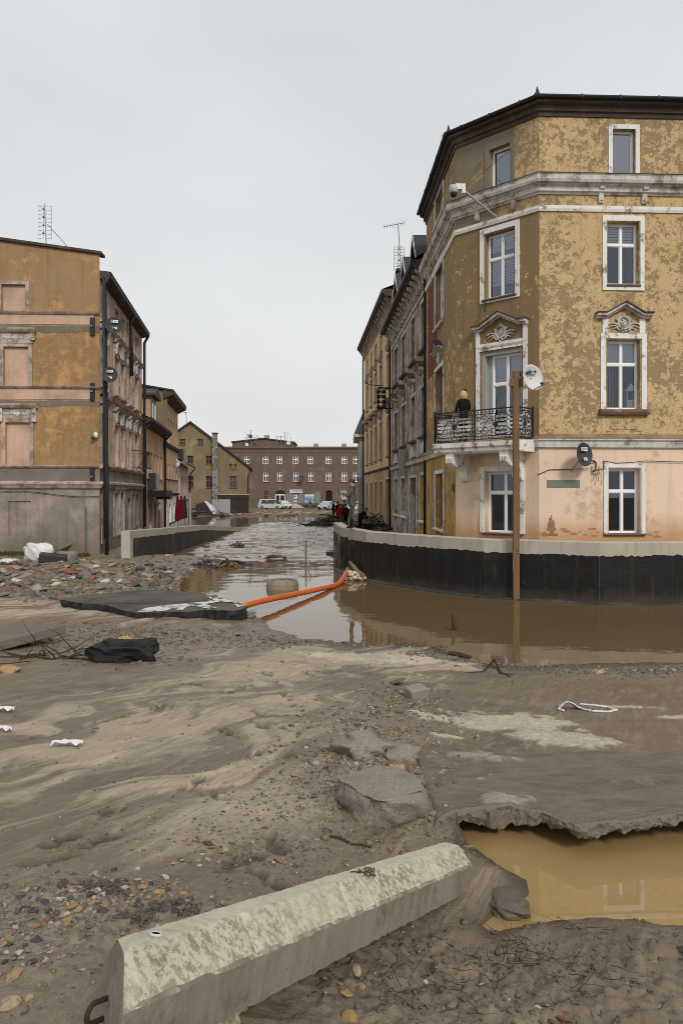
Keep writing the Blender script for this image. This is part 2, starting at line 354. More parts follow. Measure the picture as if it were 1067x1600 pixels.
def foot(x, y):
    dent = np.zeros(x.shape); rim = np.zeros(x.shape)
    for mx, my, d, r in FT:
        dx = x - mx; dy = y - my; m = (np.abs(dx) < .6) & (np.abs(dy) < .6)
        if not m.any(): continue
        u = (dx[m] * d[0] + dy[m] * d[1]) / r; v = (-dx[m] * d[1] + dy[m] * d[0]) / r
        q = np.minimum(np.hypot((u - .35) / .68, v * r / .066), np.hypot((u + .62) / .42, v * r / .054)) + .1 * vn(u * 2.2 + mx * 9, v * 2.2, 5)
        dent[m] = np.maximum(dent[m], (1 - sstep(.68, 1.0, q)) * (1 + .07 * np.sin(u * 21) + .3 * vn(u * 4 + my * 3, v * 4, 6))); rim[m] += np.exp(-((q - 1.16) / .15) ** 2)
    return dent, rim
def h0(x, y):                                   # ground without the pool
    x = np.asarray(x, float); y = np.asarray(y, float); h = tps(x, y)
    far = sstep(6, 16, y)
    a = x * .9 - y * .42; b = x * .42 + y * .9
    s = sand_zone(x, y); g = gravel_zone(x, y); cr = crust_zone(x, y)
    wv = fbm(x * .9, y * .9, 3, 4)
    r1 = fbm(a * 3.1 + wv * 2.2, b * .42, 4, 9)
    h = h + .03 * fbm(x * .8, y * .8, 3, 1) + .022 * fbm(x * 2.4, y * 2.4, 4, 2) * (1 - .5 * s)
    h = h + s * (.034 * r1 + .03 * np.abs(vn(a * 6 + wv * 5, b * .7, 21)) * sstep(3, 6, y) + .012 * np.abs(vn(a * 13 + wv * 9, b * 1.1, 22)))
    lump = np.abs(fbm(x * 7, y * 7, 4, 30, .6))
    mudd = np.clip(blob(x, y, 850, 1530, 1.5, .6) + .6 * blob(x, y, 330, 1480, .7, .5), 0, 1)
    h = h + mudd * (.075 * (lump - .2) + .022 * fbm(x * 22, y * 22, 3, 33)) + g * (.02 * fbm(x * 9, y * 9, 4, 40, .65)) + cr * (.014 + .008 * fbm(x * 30, y * 30, 2, 50))
    h = h + (.0035 * fbm(x * 17, y * 17, 3, 60, .6)) + .003 * np.abs(vn(a * 14 + wv * 9, b * 3, 71)) * (1 - g)
    h = h + far * .06 * g * fbm(x * 1.3, y * 1.3, 4, 80)
    dn, rm = foot(x, y); h = h - .032 * dn * (1 + .35 * sstep(4, 9, y)) + .009 * rm * (1 + .5 * sstep(4, 9, y))
    return h
def ground_h(x, y):
    h = h0(x, y); sd = sdist(x, y, POOL) + .05 * fbm(x * 5, y * 5, 3, 90)
    lipy = np.interp(x, [p[0] for p in SLAB_L], [p[1] for p in SLAB_L], left=4.5)
    near = (1 - sstep(0, .55, sd)) * (1 - sstep(-.12, .1, y - lipy) * sstep(.35, .55, x) - (1 - sstep(.35, .55, x)) * sstep(-.25, .0, y - 4.55))
    bank = POOL_Z + .02 + np.clip(sd, 0, 2) * .22 + .012 * fbm(x * 8, y * 8, 3, 91)
    h = h * (1 - near) + np.minimum(h, bank) * near
    return np.where(sd < .02, np.minimum(h, POOL_Z + .012 - .3 * np.clip(.02 - sd, 0, .8) ** .9), h)
def grid_h(x, y):
    x = np.asarray(x, float); y = np.asarray(y, float)
    i = np.clip(np.searchsorted(GX, x) - 1, 0, len(GX) - 2); j = np.clip(np.searchsorted(GY, y) - 1, 0, len(GY) - 2)
    u = np.clip((x - GX[i]) / (GX[i + 1] - GX[i]), 0, 1); v = np.clip((y - GY[j]) / (GY[j + 1] - GY[j]), 0, 1)
    return (ZZ[j, i] * (1 - u) + ZZ[j, i + 1] * u) * (1 - v) + (ZZ[j + 1, i] * (1 - u) + ZZ[j + 1, i + 1] * u) * v
def gh(x, y): return float(grid_h(x, y))
def on(px, py, dz=0): x, y, z = hit(px, py); return (x, y, gh(x, y) + dz)

def spaced(a, b, f):
    v = [a]
    while v[-1] < b: v.append(v[-1] + f(v[-1]))
    return np.array(v)
GY = spaced(-1.0, 37, lambda y: max(.011, .0046 * max(y, 0) + (.03 if y < 1.2 else 0)))
gx = spaced(0, 24, lambda x: .0115 + .0042 * x + .0011 * x * x); GX = np.r_[-gx[::-1], gx[1:][gx[1:] < 16]]
def grid_mesh(name, X, Y, Z, mat, attrs={}):
    ny, nx = X.shape; me = bpy.data.meshes.new(name); n = nx * ny
    i = (np.arange(ny - 1)[:, None] * nx + np.arange(nx - 1)[None]).ravel()
    q = np.c_[i, i + 1, i + 1 + nx, i + nx].astype(np.int32); m = len(q)
    me.vertices.add(n); me.vertices.foreach_set('co', np.c_[X.ravel(), Y.ravel(), Z.ravel()].astype(np.float32).ravel())
    me.loops.add(m * 4); me.loops.foreach_set('vertex_index', q.ravel())
    me.polygons.add(m); me.polygons.foreach_set('loop_start', np.arange(m, dtype=np.int32) * 4); me.polygons.foreach_set('loop_total', np.full(m, 4, np.int32))
    me.polygons.foreach_set('use_smooth', np.ones(m, bool)); me.update(calc_edges=True)
    for k, v in attrs.items():
        at = me.attributes.new(k, 'FLOAT', 'POINT'); at.data.foreach_set('value', v.ravel().astype(np.float32))
    me.materials.append(mat); return link(bpy.data.objects.new(name, me))
def mud_material(name):
    n = NT(name, .7, .35); s = n.attr('sand'); g = n.attr('gravel'); c = n.attr('crust'); w = n.attr('wet')
    f1 = n.noise(3, 8, .65); f2 = n.noise(60, 4, .7); f3 = n.noise(14, 6, .7)
    mud = n.mix(f1, (.118, .087, .058), (.238, .183, .127)); sand = n.mix(f1, (.27, .215, .15), (.45, .378, .28))
    sm = n.ramp(n.math('ADD', s, n.math('MULTIPLY', n.math('SUBTRACT', f3, .5), .5)), [(.28, 0), (.62, 1)])
    col = n.mix(sm, mud, sand)
    col = n.mix(n.math('MULTIPLY', g, .75), col, n.mix(n.ramp(n.voro(38, 'F1', out=1), [(0, .0), (1, 1)]), (.09, .075, .06), (.34, .28, .20)))
    speck = n.ramp(n.noise(120, 3, .7), [(.62, 0), (.72, 1)]); col = n.mix(n.math('MULTIPLY', speck, n.math('ADD', n.math('MULTIPLY', g, .5), .18)), col, (.5, .42, .3))
    col = n.mix(n.math('MULTIPLY', c, n.ramp(n.noise(22, 6, .75), [(.3, .35), (.6, 1)])), col, n.mix(f2, (.42, .36, .27), (.68, .6, .48)))
    dk = n.ramp(n.noise(1.1, 7, .7), [(.52, 0), (.68, 1)]); col = n.mix(n.math('MULTIPLY', dk, .5), col, (.075, .054, .035))
    vein = n.ramp(n.noise(1.0, 6, .62, vec=n.rmap(.43, (11, 1.3, 1)), dist=1.3), [(.47, 0), (.5, 1), (.53, 0)]); col = n.mix(n.math('MULTIPLY', vein, n.math('MULTIPLY', n.math('SUBTRACT', 1.0, g), .3)), col, (.09, .066, .044))
    col = n.mix(n.math('MULTIPLY', w, .85), col, (.05, .035, .022)); col = n.mix(n.math('MULTIPLY', n.attr('foot'), .8), col, (.052, .038, .025))
    lv = n.ramp(n.noise(1.0, 6, .62, vec=n.rmap(.43, (15, 1.6, 1)), dist=1.2), [(.5, 0), (.6, 1)]); col = n.mix(n.math('MULTIPLY', lv, n.math('MULTIPLY', n.math('SUBTRACT', 1.0, g), n.math('ADD', .12, n.math('MULTIPLY', s, .5)))), col, (.46, .385, .28))
    ro = n.math('SUBTRACT', n.math('ADD', .5, n.math('MULTIPLY', sm, .35)), n.math('MULTIPLY', w, .32))
    ro = n.math('SUBTRACT', ro, n.math('MULTIPLY', dk, .22)); n.b.inputs['Specular IOR Level'].default_value = .3
    hh = n.math('ADD', n.math('MULTIPLY', f2, .5), n.math('MULTIPLY', f3, .8))
    return n.done(col, ro, n.bump(hh, .8, .016))
MUD = mud_material('flood mud and sand')
def mud_attrs(X, Y, Z):
    sh_ = X.shape; x = X.ravel(); y = Y.ravel(); z = Z.ravel()
    sd = sdist(x, y, POOL)
    wet = np.clip(1 - sstep(.0, .16, z + .06 * fbm(x * 1.1, y * 1.1, 3, 8)) * 1.0, 0, 1) + np.clip(1 - sstep(0, .22, sd + .1 * fbm(x * 4, y * 4, 3, 12)), 0, 1) * .8
    a = {'sand': sand_zone(x, y), 'gravel': gravel_zone(x, y), 'crust': crust_zone(x, y), 'wet': np.clip(wet, 0, 1), 'foot': np.clip(foot(x, y)[0], 0, 1)}
    return {k: v.reshape(sh_) for k, v in a.items()}
XX, YY = np.meshgrid(GX, GY); ZZ = ground_h(XX.ravel(), YY.ravel()).reshape(XX.shape)
GRIDH[0] = grid_h
# keep the near strip under the camera and the banks closed
ground = grid_mesh('ground', XX, YY, ZZ, MUD, mud_attrs(XX, YY, ZZ)); tag(ground, kind='structure')
ground['label'] = 'wet brown flood mud and pale sand with footprints'

# undercut pavement slab, its top still covered with mud
LP = np.array(SLAB_L); seg = np.r_[0, np.cumsum(np.hypot(*np.diff(LP[:, :2], axis=0).T))]
us = np.arange(0, seg[-1], .014); lx = np.interp(us, seg, LP[:, 0]); ly = np.interp(us, seg, LP[:, 1]) + .035 * fbm(us * 6, us * 0, 5, 3, .7)
vs = np.r_[0, np.geomspace(.012, 2.4, 70)]
SX = lx[None] + np.zeros_like(vs)[:, None]; SY = ly[None] + vs[:, None]
TZ = h0(SX.ravel(), SY.ravel()).reshape(SX.shape)
fade = (1 - sstep(1.4, 2.3, vs))[:, None] * sstep(0, .12, us)[None] * (1 - sstep(3.6, 4.0, us))[None]
TZ = TZ + (-.05 + .062 * fade) - (.012 * np.exp(-vs / .03))[:, None] * fade
th = np.clip(.07 + .06 * np.exp(-((us - .62) / .28) ** 2) + .05 * fbm(us * 5, us * 0 + 3, 5, 6, .65), .03, .2)
rows = [(.07, 1.0), (.03, .97), (.0, .8), (-.012, .55), (-.008, .3), (-.004, .12)]     # broken front face from the underside up
RX = [SX[0]] * (len(rows) + 1); RY = [ly + .75]; RZ = [TZ[0] - th * 1.0]
for dy, k in rows:
    RY.append(ly + dy + .03 * fbm(us * 11, us * 0 + k * 5, 5, 7, .75)); RZ.append(TZ[0] - th * k + .016 * fbm(us * 18, us * 0 + k * 7, 4, 8, .7))
SX = np.vstack([np.array(RX), SX]); SY = np.vstack([np.array(RY), SY]); SZ = np.vstack([np.array(RZ), TZ])
n = NT('mud over broken concrete', .8, .3)
s_ = n.attr('sand'); c_ = n.attr('crust'); ed = n.attr('edge')
f1 = n.noise(3, 8, .65); f2 = n.noise(60, 4, .7); f3 = n.noise(14, 6, .7)
col = n.mix(n.ramp(n.math('ADD', s_, n.math('MULTIPLY', n.math('SUBTRACT', f3, .5), .5)), [(.25, 0), (.8, 1)]), n.mix(f1, (.142, .108, .076), (.262, .205, .147)), (.37, .3, .215))
col = n.mix(n.math('MULTIPLY', c_, n.ramp(n.noise(22, 6, .75), [(.3, .35), (.6, 1)])), col, n.mix(f2, (.42, .36, .27), (.68, .6, .48)))
st_ = n.ramp(n.noise(1.0, 7, .65, vec=n.rmap(-.5, (2, 4.2, 1)), dist=1.0), [(.4, 0), (.62, 1)]); col = n.mix(n.math('MULTIPLY', st_, .5), col, (.085, .062, .042)); vn_ = n.ramp(n.noise(1.0, 6, .6, vec=n.rmap(.3, (1.4, 5.2, 1)), dist=1.5), [(.465, 0), (.5, 1), (.535, 0)]); col = n.mix(n.math('MULTIPLY', vn_, .35), col, (.30, .245, .175))
conc = n.mix(n.noise(70, 6, .8), (.10, .082, .06), (.36, .3, .23))
em = n.ramp(n.math('ADD', ed, n.math('MULTIPLY', n.math('SUBTRACT', n.noise(18, 6, .7), .5), .9)), [(.45, 0), (.6, 1)])
col = n.mix(em, col, conc); MSLAB = n.done(col, n.math('ADD', .6, n.math('MULTIPLY', em, .3)), n.bump(n.math('ADD', f2, n.math('MULTIPLY', n.noise(35, 6, .8), em)), .9, .02))
at = mud_attrs(SX, SY, SZ); at.pop('wet'); at.pop('gravel'); at.pop('foot')
dist = np.r_[np.full(len(rows) + 1, 0), vs]
at['edge'] = np.repeat((1 - sstep(.005, .07, dist))[:, None], SX.shape[1], 1) * (.75 + .5 * np.exp(-((us - .62) / .3) ** 2))[None]
slab = grid_mesh('pavement_slab', SX, SY, SZ, MSLAB, at); sm_ = np.ones((SX.shape[0] - 1, SX.shape[1] - 1), bool); sm_[:len(rows) + 1] = False; slab.data.polygons.foreach_set('use_smooth', sm_.ravel())
tag(slab, 'undercut concrete pavement slab coated in brown mud, overhanging the ochre puddle', 'pavement slab')

# ------------------------------------------------------------------ water
def water_mat(name, c1, c2, rough, bumps, foam=False):
    n = NT(name, rough, .5); n.b.inputs['IOR'].default_value = 1.33
    col = n.mix(n.noise(.5, 4), c1, c2)
    if foam:
        fo = n.attr('foam'); fm = n.ramp(n.math('ADD', fo, n.math('MULTIPLY', n.math('SUBTRACT', n.noise(2.2, 7, .7, vec=n.map((2.2, .8, 1))), .5), .9)), [(.42, 0), (.75, 1)])
        col = n.mix(n.math('MULTIPLY', fm, .85), col, (.56, .5, .44)); n.put(n.b.inputs['Roughness'], n.math('ADD', rough, n.math('MULTIPLY', fm, .4)))
    nm = None
    for sc, sx, st, di in bumps: nm = n.bump(n.noise(sc, 3, .5, vec=n.map((sx, 1, 1)), dist=.4), st, di, nm)
    return n.done(col, None, nm)
WAT = water_mat('muddy flood water', (.12, .077, .037), (.155, .10, .05), .025, [(1.1, .45, .13, .04), (5, .5, .07, .02)], True)
wx = np.arange(-27, 15.1, .17); wy = spaced(11, 99, lambda y: .07 + .0022 * max(0, y - 11) + .00002 * y * y)
WX, WY = np.meshgrid(wx, wy); cx = WX; cy = WY
rap = sstep(30, 38, cy + 1.5 * fbm(cx * .3, cy * .12, 2, 5)) * (1 - sstep(70, 82, cy)) * sstep(-9.5, -7, cx) * (1 - sstep(1.2, 2.5, cx))
w1 = 1 - np.abs(fbm(cx * .8 + fbm(cx * .3, cy * .3, 2, 1) * 3, cy * .42, 4, 2, .6)) * 2
wz = rap * (.16 * (w1 - .62) + .06 * fbm(cx * 2.1, cy * 1.2, 3, 3)) + .006 * fbm(cx * .9, cy * .7, 3, 7) * (cy < 34) + .012 * fbm(cx * .5, cy * .4, 3, 11) * (cy >= 34)
ridge = np.exp(-((cy - 33.5 - .18 * (cx + 4) + fbm(cx * .25, cx * 0, 2, 9) * 3) / .5) ** 2) * sstep(-8, -5, cx) * (1 - sstep(-1, 0, cx))
wz = wz + .06 * ridge
foam = np.clip(rap * (sstep(.55, .9, w1) * .75 + .12) , 0, 1)
water = grid_mesh('flood_water', WX, WY, wz, WAT, {'foam': foam}); tag(water, 'muddy brown flood water running down the street', kind='structure')
PW = water_mat('ochre puddle water', (.29, .195, .082), (.35, .24, .105), .01, [(3, 1, .012, .01)]); PW.node_tree.nodes['Principled BSDF'].inputs['IOR'].default_value = 1.62
mb = MB(); q = [(float(a), float(b)) for a, b in POOL]; pc = np.mean(POOL, 0)
mb.box((.2, 3.4, POOL_Z - .004), (5.2, 5.6, POOL_Z)); mb.f = mb.f[1:2]; mb.mi = [0]
tag(mb.build('puddle', PW), 'still ochre puddle in the hole under the broken slab', kind='structure')

# ------------------------------------------------------------------ wider ground
EARTH = plain('trampled earth', (.16, .125, .092), .9, .2, .35, 1.5, .6)
def sheet(name, pts, mat, nx=2, lab=None):
    mb = MB(); mb.add(pts, [tuple(range(len(pts)))]); return tag(mb.build(name, mat), lab, kind='structure')
R = 1600
sheet('terrain', [(-R, -R, -.95), (R, -R, -.95), (R, R, -.95), (-R, R, -.95)], EARTH)
# street behind the right flood wall, with a raised bank
def strip(name, rows, mat, sub=10, amp=.05, lab=None):
    xs = []; ys = []; zs = []
    for a, b in rows:
        t = np.linspace(0, 1, sub); xs.append(a[0] + (b[0] - a[0]) * t); ys.append(a[1] + (b[1] - a[1]) * t); zs.append(a[2] + (b[2] - a[2]) * t)
    X, Y, Z = np.array(xs), np.array(ys), np.array(zs); Z = Z + amp * fbm(X * .9, Y * .9, 3, 44)
    o = grid_mesh(name, X, Y, Z, mat); tag(o, lab, kind='structure'); return o
def lin_rows(keys, n):
    ks = np.linspace(0, len(keys) - 1, n); out = []
    for k in ks:
        i = min(int(k), len(keys) - 2); t = k - i
        out.append(tuple(tuple(keys[i][j][c] * (1 - t) + keys[i + 1][j][c] * t for c in range(3)) for j in (0, 1)))
    return out
strip('street', lin_rows([((7.1, 20.2, .9), (18, 20.2, .9)), ((4.35, 21.5, .9), (18, 21.5, .9)), ((3.3, 22.6, .9), (18, 22.6, .9)), ((1.15, 25.6, .95), (18, 25.6, .95)), ((.25, 29, .95), (18, 29, .95)), ((-.1, 33, .8), (12, 33, .9)), ((-.2, 48, .55), (10, 48, .7)), ((-.6, 66, .4), (8, 66, .5)), ((-.3, 80, .35), (6, 80, .4)), ((-2, 96, .3), (6, 96, .3))], 60), EARTH, 30, .06, 'muddy street strip behind the right flood wall')
strip('street', lin_rows([((-24, 33, .25), (-8.8, 30.4, .25)), ((-24, 45, .22), (-8.5, 43.7, .22)), ((-24, 56, .05), (-8.5, 56, .05)), ((-24, 64, -.25), (-8.4, 64, -.25))], 40), EARTH, 30, .05, 'muddy pavement strip behind the left flood wall')
strip('square', lin_rows([((-40, 92, -.25), (14, 90, -.25)), ((-40, 97, .12), (14, 95, .1)), ((-40, 110, .25), (14, 108, .25)), ((-40, 126, .1), (14, 126, .1)), ((-60, 180, .2), (40, 180, .2))], 160), EARTH, 160, .22, 'rubble strewn town square beyond the flood')

# ------------------------------------------------------------------ flood walls
n = NT('raw concrete', .88, .25)
cbase = n.mix(n.noise(1.3, 8, .65), (.32, .285, .23), (.53, .495, .42)); cbase = n.mix(n.math('MULTIPLY', n.ramp(n.noise(2, 8, .7, vec=n.map((3, 3, .3))), [(.52, 0), (.75, 1)]), .7), cbase, (.24, .2, .15))
CONC = n.done(cbase, None, n.bump(n.noise(30, 5), .3, .01))
n = NT('black bitumen coat', .5, .2)
bc = n.mix(n.noise(1.2, 8, .7), (.006, .006, .007), (.026, .025, .024))
sc_ = n.ramp(n.noise(2.2, 10, .75, vec=n.map((1.6, 1.6, .35))), [(.62, 0), (.70, 1)]); bc = n.mix(n.math('MULTIPLY', sc_, .45), bc, (.14, .12, .095)); vs_ = n.ramp(n.noise(3.0, 6, .65, vec=n.map((2.5, 2.5, .1))), [(.55, 0), (.75, 1)]); bc = n.mix(n.math('MULTIPLY', vs_, .4), bc, (.10, .085, .065))
mz = n.ramp(n.math('ADD', n.math('MULTIPLY', n.sep()[2], .5), n.math('MULTIPLY', n.noise(2.5, 6), .35)), [(.42, 1), (.66, 0)]); bc = n.mix(n.math('MULTIPLY', mz, .7), bc, (.10, .07, .042))
BIT = n.done(bc, n.ramp(n.noise(1.4, 7, .7), [(.38, .2), (.6, .62)]), n.bump(n.noise(5, 9, .72), .6, .03))
BITT = plain('weathered black paint', (.032, .033, .03), .6, .4, .5, 2, .3, dirt=((.12, .11, .09), .5))
WALLR = [(-.35, 33.2), (-.04, 28.75), (.85, 25.4), (3.05, 22.3), (4.09, 21.2), (6.96, 19.9), (15.5, 19.9)]
fw = thing('flood_wall', 'curved concrete flood wall painted black below, standing in the brown water', 'flood wall', (4.5, 20.6, -.6))
mb = MB(); mb.sweep(WALLR, [(-.38, -.9), (0, -.9), (0, 1.645), (-.022, 1.67), (-.36, 1.67), (-.38, 1.65)]); mb.build('wall_body', CONC, fw)
mb = MB(); mb.sweep(WALLR[1:], [(0.001, -.9), (.28, -.9), (.28, .02), (.22, .055), (.001, .06)]); mb.build('footing', BITT, fw)
rng = random.Random(3)
def coat(parent, pts, z0, top, mat, step=1.3, dz=None):
    P = [Vector(p[:2]) for p in pts]
    for i in range(len(P) - 1):
        F = Fr(P[i], P[i + 1]); k = max(1, round(F.L / step)); us = [F.L * j / k for j in range(k + 1)]
        for a, b in zip(us, us[1:]):
            m = 14; gp_ = rng.choice((.0015, .0015, .004)); poly = [(a + gp_, z0), (b - gp_, z0)]
            tp = lambda u: (top if dz is None else dz[i] + (dz[i + 1] - dz[i]) * u / F.L + top)
            off = rng.uniform(-.03, .03)
            poly += [(b - gp_ - (b - a - 2 * gp_) * j / m, tp(b - (b - a) * j / m) + off + rng.uniform(-.03, .015)) for j in range(m + 1)]
            mb = MB(); F.poly(mb, poly, .0, .008 + rng.uniform(0, .004)); mb.build('painted_panel', mat, parent)
coat(fw, WALLR, -.5, 1.30, BIT)
WALLL = [(-8.62, 30.0, 1.45), (-8.15, 43.7, 1.1), (-8.15, 63, .02)]
fl = thing('flood_wall', 'straight concrete flood wall with raw end, sinking into the water at the left', 'flood wall', (-8.6, 30, -.3))
mb = MB(); mb.sweep(WALLL, [(-.36, -2.4), (0, -2.4), (0, -.02), (-.02, 0), (-.34, 0), (-.36, -.02)]); mb.build('wall_body', CONC, fl)
coat(fl, [(-8.61, 30.36), WALLL[1][:2], WALLL[2][:2]], -.6, -.3, BITT, 3.0, [1.44, 1.1, .02])
mb = MB(); Fr(WALLL[0][:2], WALLL[1][:2]).box(mb, .0, .36, .002, .03, -.4, 1.1); mb.build('end_pier', CONC, fl)
# ================================================================== BUILDING MATERIALS
OCHRE = plaster('peeling ochre plaster', (.61, .44, .235), (.325, .235, .132), 3.8, .523, .016, lf=.42, prough=.76, crack=(.29, .2, .11), cscale=5.2, flake=7.5, pale=(.72, .53, .30), streak=.45, streakcol=(.13, .1, .065))
OLIVE = plaster('bare brown render', (.27, .187, .10), (.56, .39, .18), 2.2, .595, .012, lf=.25, prough=.75, flake=5, pale=(.56, .46, .31), streak=.35, seed=2)
OLIVES = plaster('bare brown render side', (.32, .225, .118), (.58, .39, .17), 1.9, .55, .015, lf=.3, prough=.75, flake=5, pale=(.52, .42, .28), streak=.3, seed=3)
GREYR = plaster('dirty grey render', (.25, .21, .15), (.46, .32, .15), .8, .60, .03, streak=.35, seed=4)
PEACH = plaster('stained peach plaster', (.82, .63, .48), (.68, .49, .31), 1.2, .60, .03, lf=.3, prough=.72, pale=(.76, .6, .47), streak=.3, streakcol=(.3, .2, .12), tide=(.1, .7, 1.2, 1.9, (.50, .27, .115), .85), seed=5)
YPEEL = plaster('peeling yellow ground floor', (.58, .35, .09), (.33, .23, .14), 1.3, .535, .02, pale=(.66, .5, .38), streak=.3, seed=6)
WTRIM = plaster('flaking white paint', (.84, .82, .78), (.34, .26, .18), 2.6, .605, .03, streak=.35, streakcol=(.12, .1, .08), seed=7)
WCORN = plaster('dirty white cornice', (.66, .635, .59), (.27, .215, .155), 2.0, .59, .05, streak=.45, streakcol=(.07, .06, .05), seed=8)
BROWNT = plain('dark brown eaves', (.07, .052, .043), .8, .2, .4, 2, .3, dirt=((.17, .135, .105), .6))
GUTTER = plain('weathered zinc gutter', (.03, .031, .032), .55, .3, .4, 5, .1)
SLATE = plain('dark slate roof', (.04, .042, .045), .7, .3, .35, 6, .4)
UPVC = plain('white window frame', (.86, .87, .88), .35, .4, .04, 20, 0)
GREYFR = plain('grey painted door frame', (.33, .33, .32), .6, .3, .2, 6, .1)
OLDFR = plain('old weathered frame', (.16, .12, .10), .8, .2, .3, 8, .2)
IRON = plain('black wrought iron', (.012, .012, .013), .45, .5, .3, 20, .1)
STEEL = plain('galvanised steel', (.3, .3, .3), .45, .5, .2, 20, .05, metal=.6)
DKPL = plain('dark plastic', (.03, .031, .033), .5, .4, .2, 12, 0)
WHPL = plain('white plastic', (.7, .7, .69), .45, .4, .06, 12, 0)
BLINDM = plain('grey blind fabric', (.72, .73, .75), .9, .2, .06, 30, 0)
CURT = plain('pale curtain', (.34, .34, .35), .95, .1, .12, 14, .2)
ROOM = plain('unlit room shade', (.018, .017, .016), .95, .05, .2, 4, 0)  # near-black colour stands in for the shade of unlit interiors
BRICKM = plain('bare brick', (.20, .085, .055), .9, .2, .5, 10, .5)
def glassm(name, tint, refl):
    m = bpy.data.materials.new(name); m.use_nodes = True; t = m.node_tree; t.nodes.clear()
    o = t.nodes.new('ShaderNodeOutputMaterial'); mx_ = t.nodes.new('ShaderNodeMixShader'); a = t.nodes.new('ShaderNodeBsdfTransparent'); g = t.nodes.new('ShaderNodeBsdfGlossy')
    fr = t.nodes.new('ShaderNodeFresnel'); fr.inputs[0].default_value = refl; a.inputs[0].default_value = (tint, tint * 1.02, tint * 1.05, 1); g.inputs['Roughness'].default_value = .02; g.inputs['Color'].default_value = (.82, .9, 1, 1)
    t.links.new(fr.outputs[0], mx_.inputs[0]); t.links.new(a.outputs[0], mx_.inputs[1]); t.links.new(g.outputs[0], mx_.inputs[2]); t.links.new(mx_.outputs[0], o.inputs[0]); return m
GLASS = glassm('window glass', .85, 1.6)
n = NT('dark far glass', .08, .8); FGLASS = n.done(n.mix(n.noise(1.2, 2), (.018, .019, .021), (.045, .047, .05)))
GLASSB = glassm('sky reflecting glass', .6, 3.0)
n = NT('far brown brick', .92, .15)
bt = n.new('ShaderNodeTexBrick')
BBR = plaster('brown brick facade', (.16, .115, .088), (.225, .165, .125), 1.2, .55, .06, lf=.3, prough=.75, streak=.3, seed=9)
OLV = plaster('mottled olive render', (.34, .25, .145), (.215, .165, .105), .6, .50, .06, lf=.35, prough=.74, pale=(.41, .33, .22), streak=.2, seed=10)
PCH2 = plaster('faded peach render', (.62, .42, .28), (.48, .33, .215), .5, .55, .06, streak=.28, seed=11)
PNK = plaster('pale pink render', (.66, .5, .43), (.5, .38, .31), .5, .57, .06, streak=.28, seed=12)
YEL2 = plaster('pale yellow render', (.76, .56, .31), (.62, .44, .24), .4, .62, .05, streak=.16, streakcol=(.2, .14, .08), seed=13)
YEL3 = plaster('dirty yellow ground floor', (.60, .44, .26), (.42, .3, .18), .4, .56, .05, streak=.3, streakcol=(.2, .14, .08), seed=14)
GRT = plaster('flaking grey lilac facade', (.46, .41, .37), (.28, .2, .11), .75, .50, .03, pale=(.5, .46, .42), streak=.42, seed=15)
GRG = plaster('stained lilac ground floor', (.56, .5, .47), (.28, .2, .15), .9, .545, .03, streak=.4, seed=16)
LORA = plaster('rough orange render', (.53, .31, .14), (.34, .22, .11), 2.0, .515, .03, lf=.45, prough=.78, pale=(.60, .38, .2), streak=.4, seed=17)
LOLV = plaster('rough olive render', (.37, .25, .13), (.47, .29, .14), 1.6, .53, .03, lf=.45, prough=.78, streak=.3, seed=18)
LPNK = plaster('pink stucco', (.62, .43, .33), (.46, .32, .23), .6, .60, .08, streak=.25, seed=19)
LGRY = plaster('damp grey base render', (.42, .35, .30), (.24, .195, .16), 1.0, .54, .06, lf=.4, prough=.72, streak=.4, tide=(-.3, .0, .8, 1.9, (.16, .125, .095), .6), seed=20)
LSTR = plaster('peach street facade', (.66, .45, .33), (.44, .36, .3), 1.0, .555, .04, pale=(.64, .57, .52), streak=.4, seed=21)
LCEM = plaster('grey cement patch', (.25, .225, .19), (.18, .155, .125), .6, .55, .1, streak=.3, seed=22)
STUC = plaster('grimy stucco trim', (.54, .44, .38), (.28, .22, .18), 2.2, .56, .06, streak=.45, seed=23)

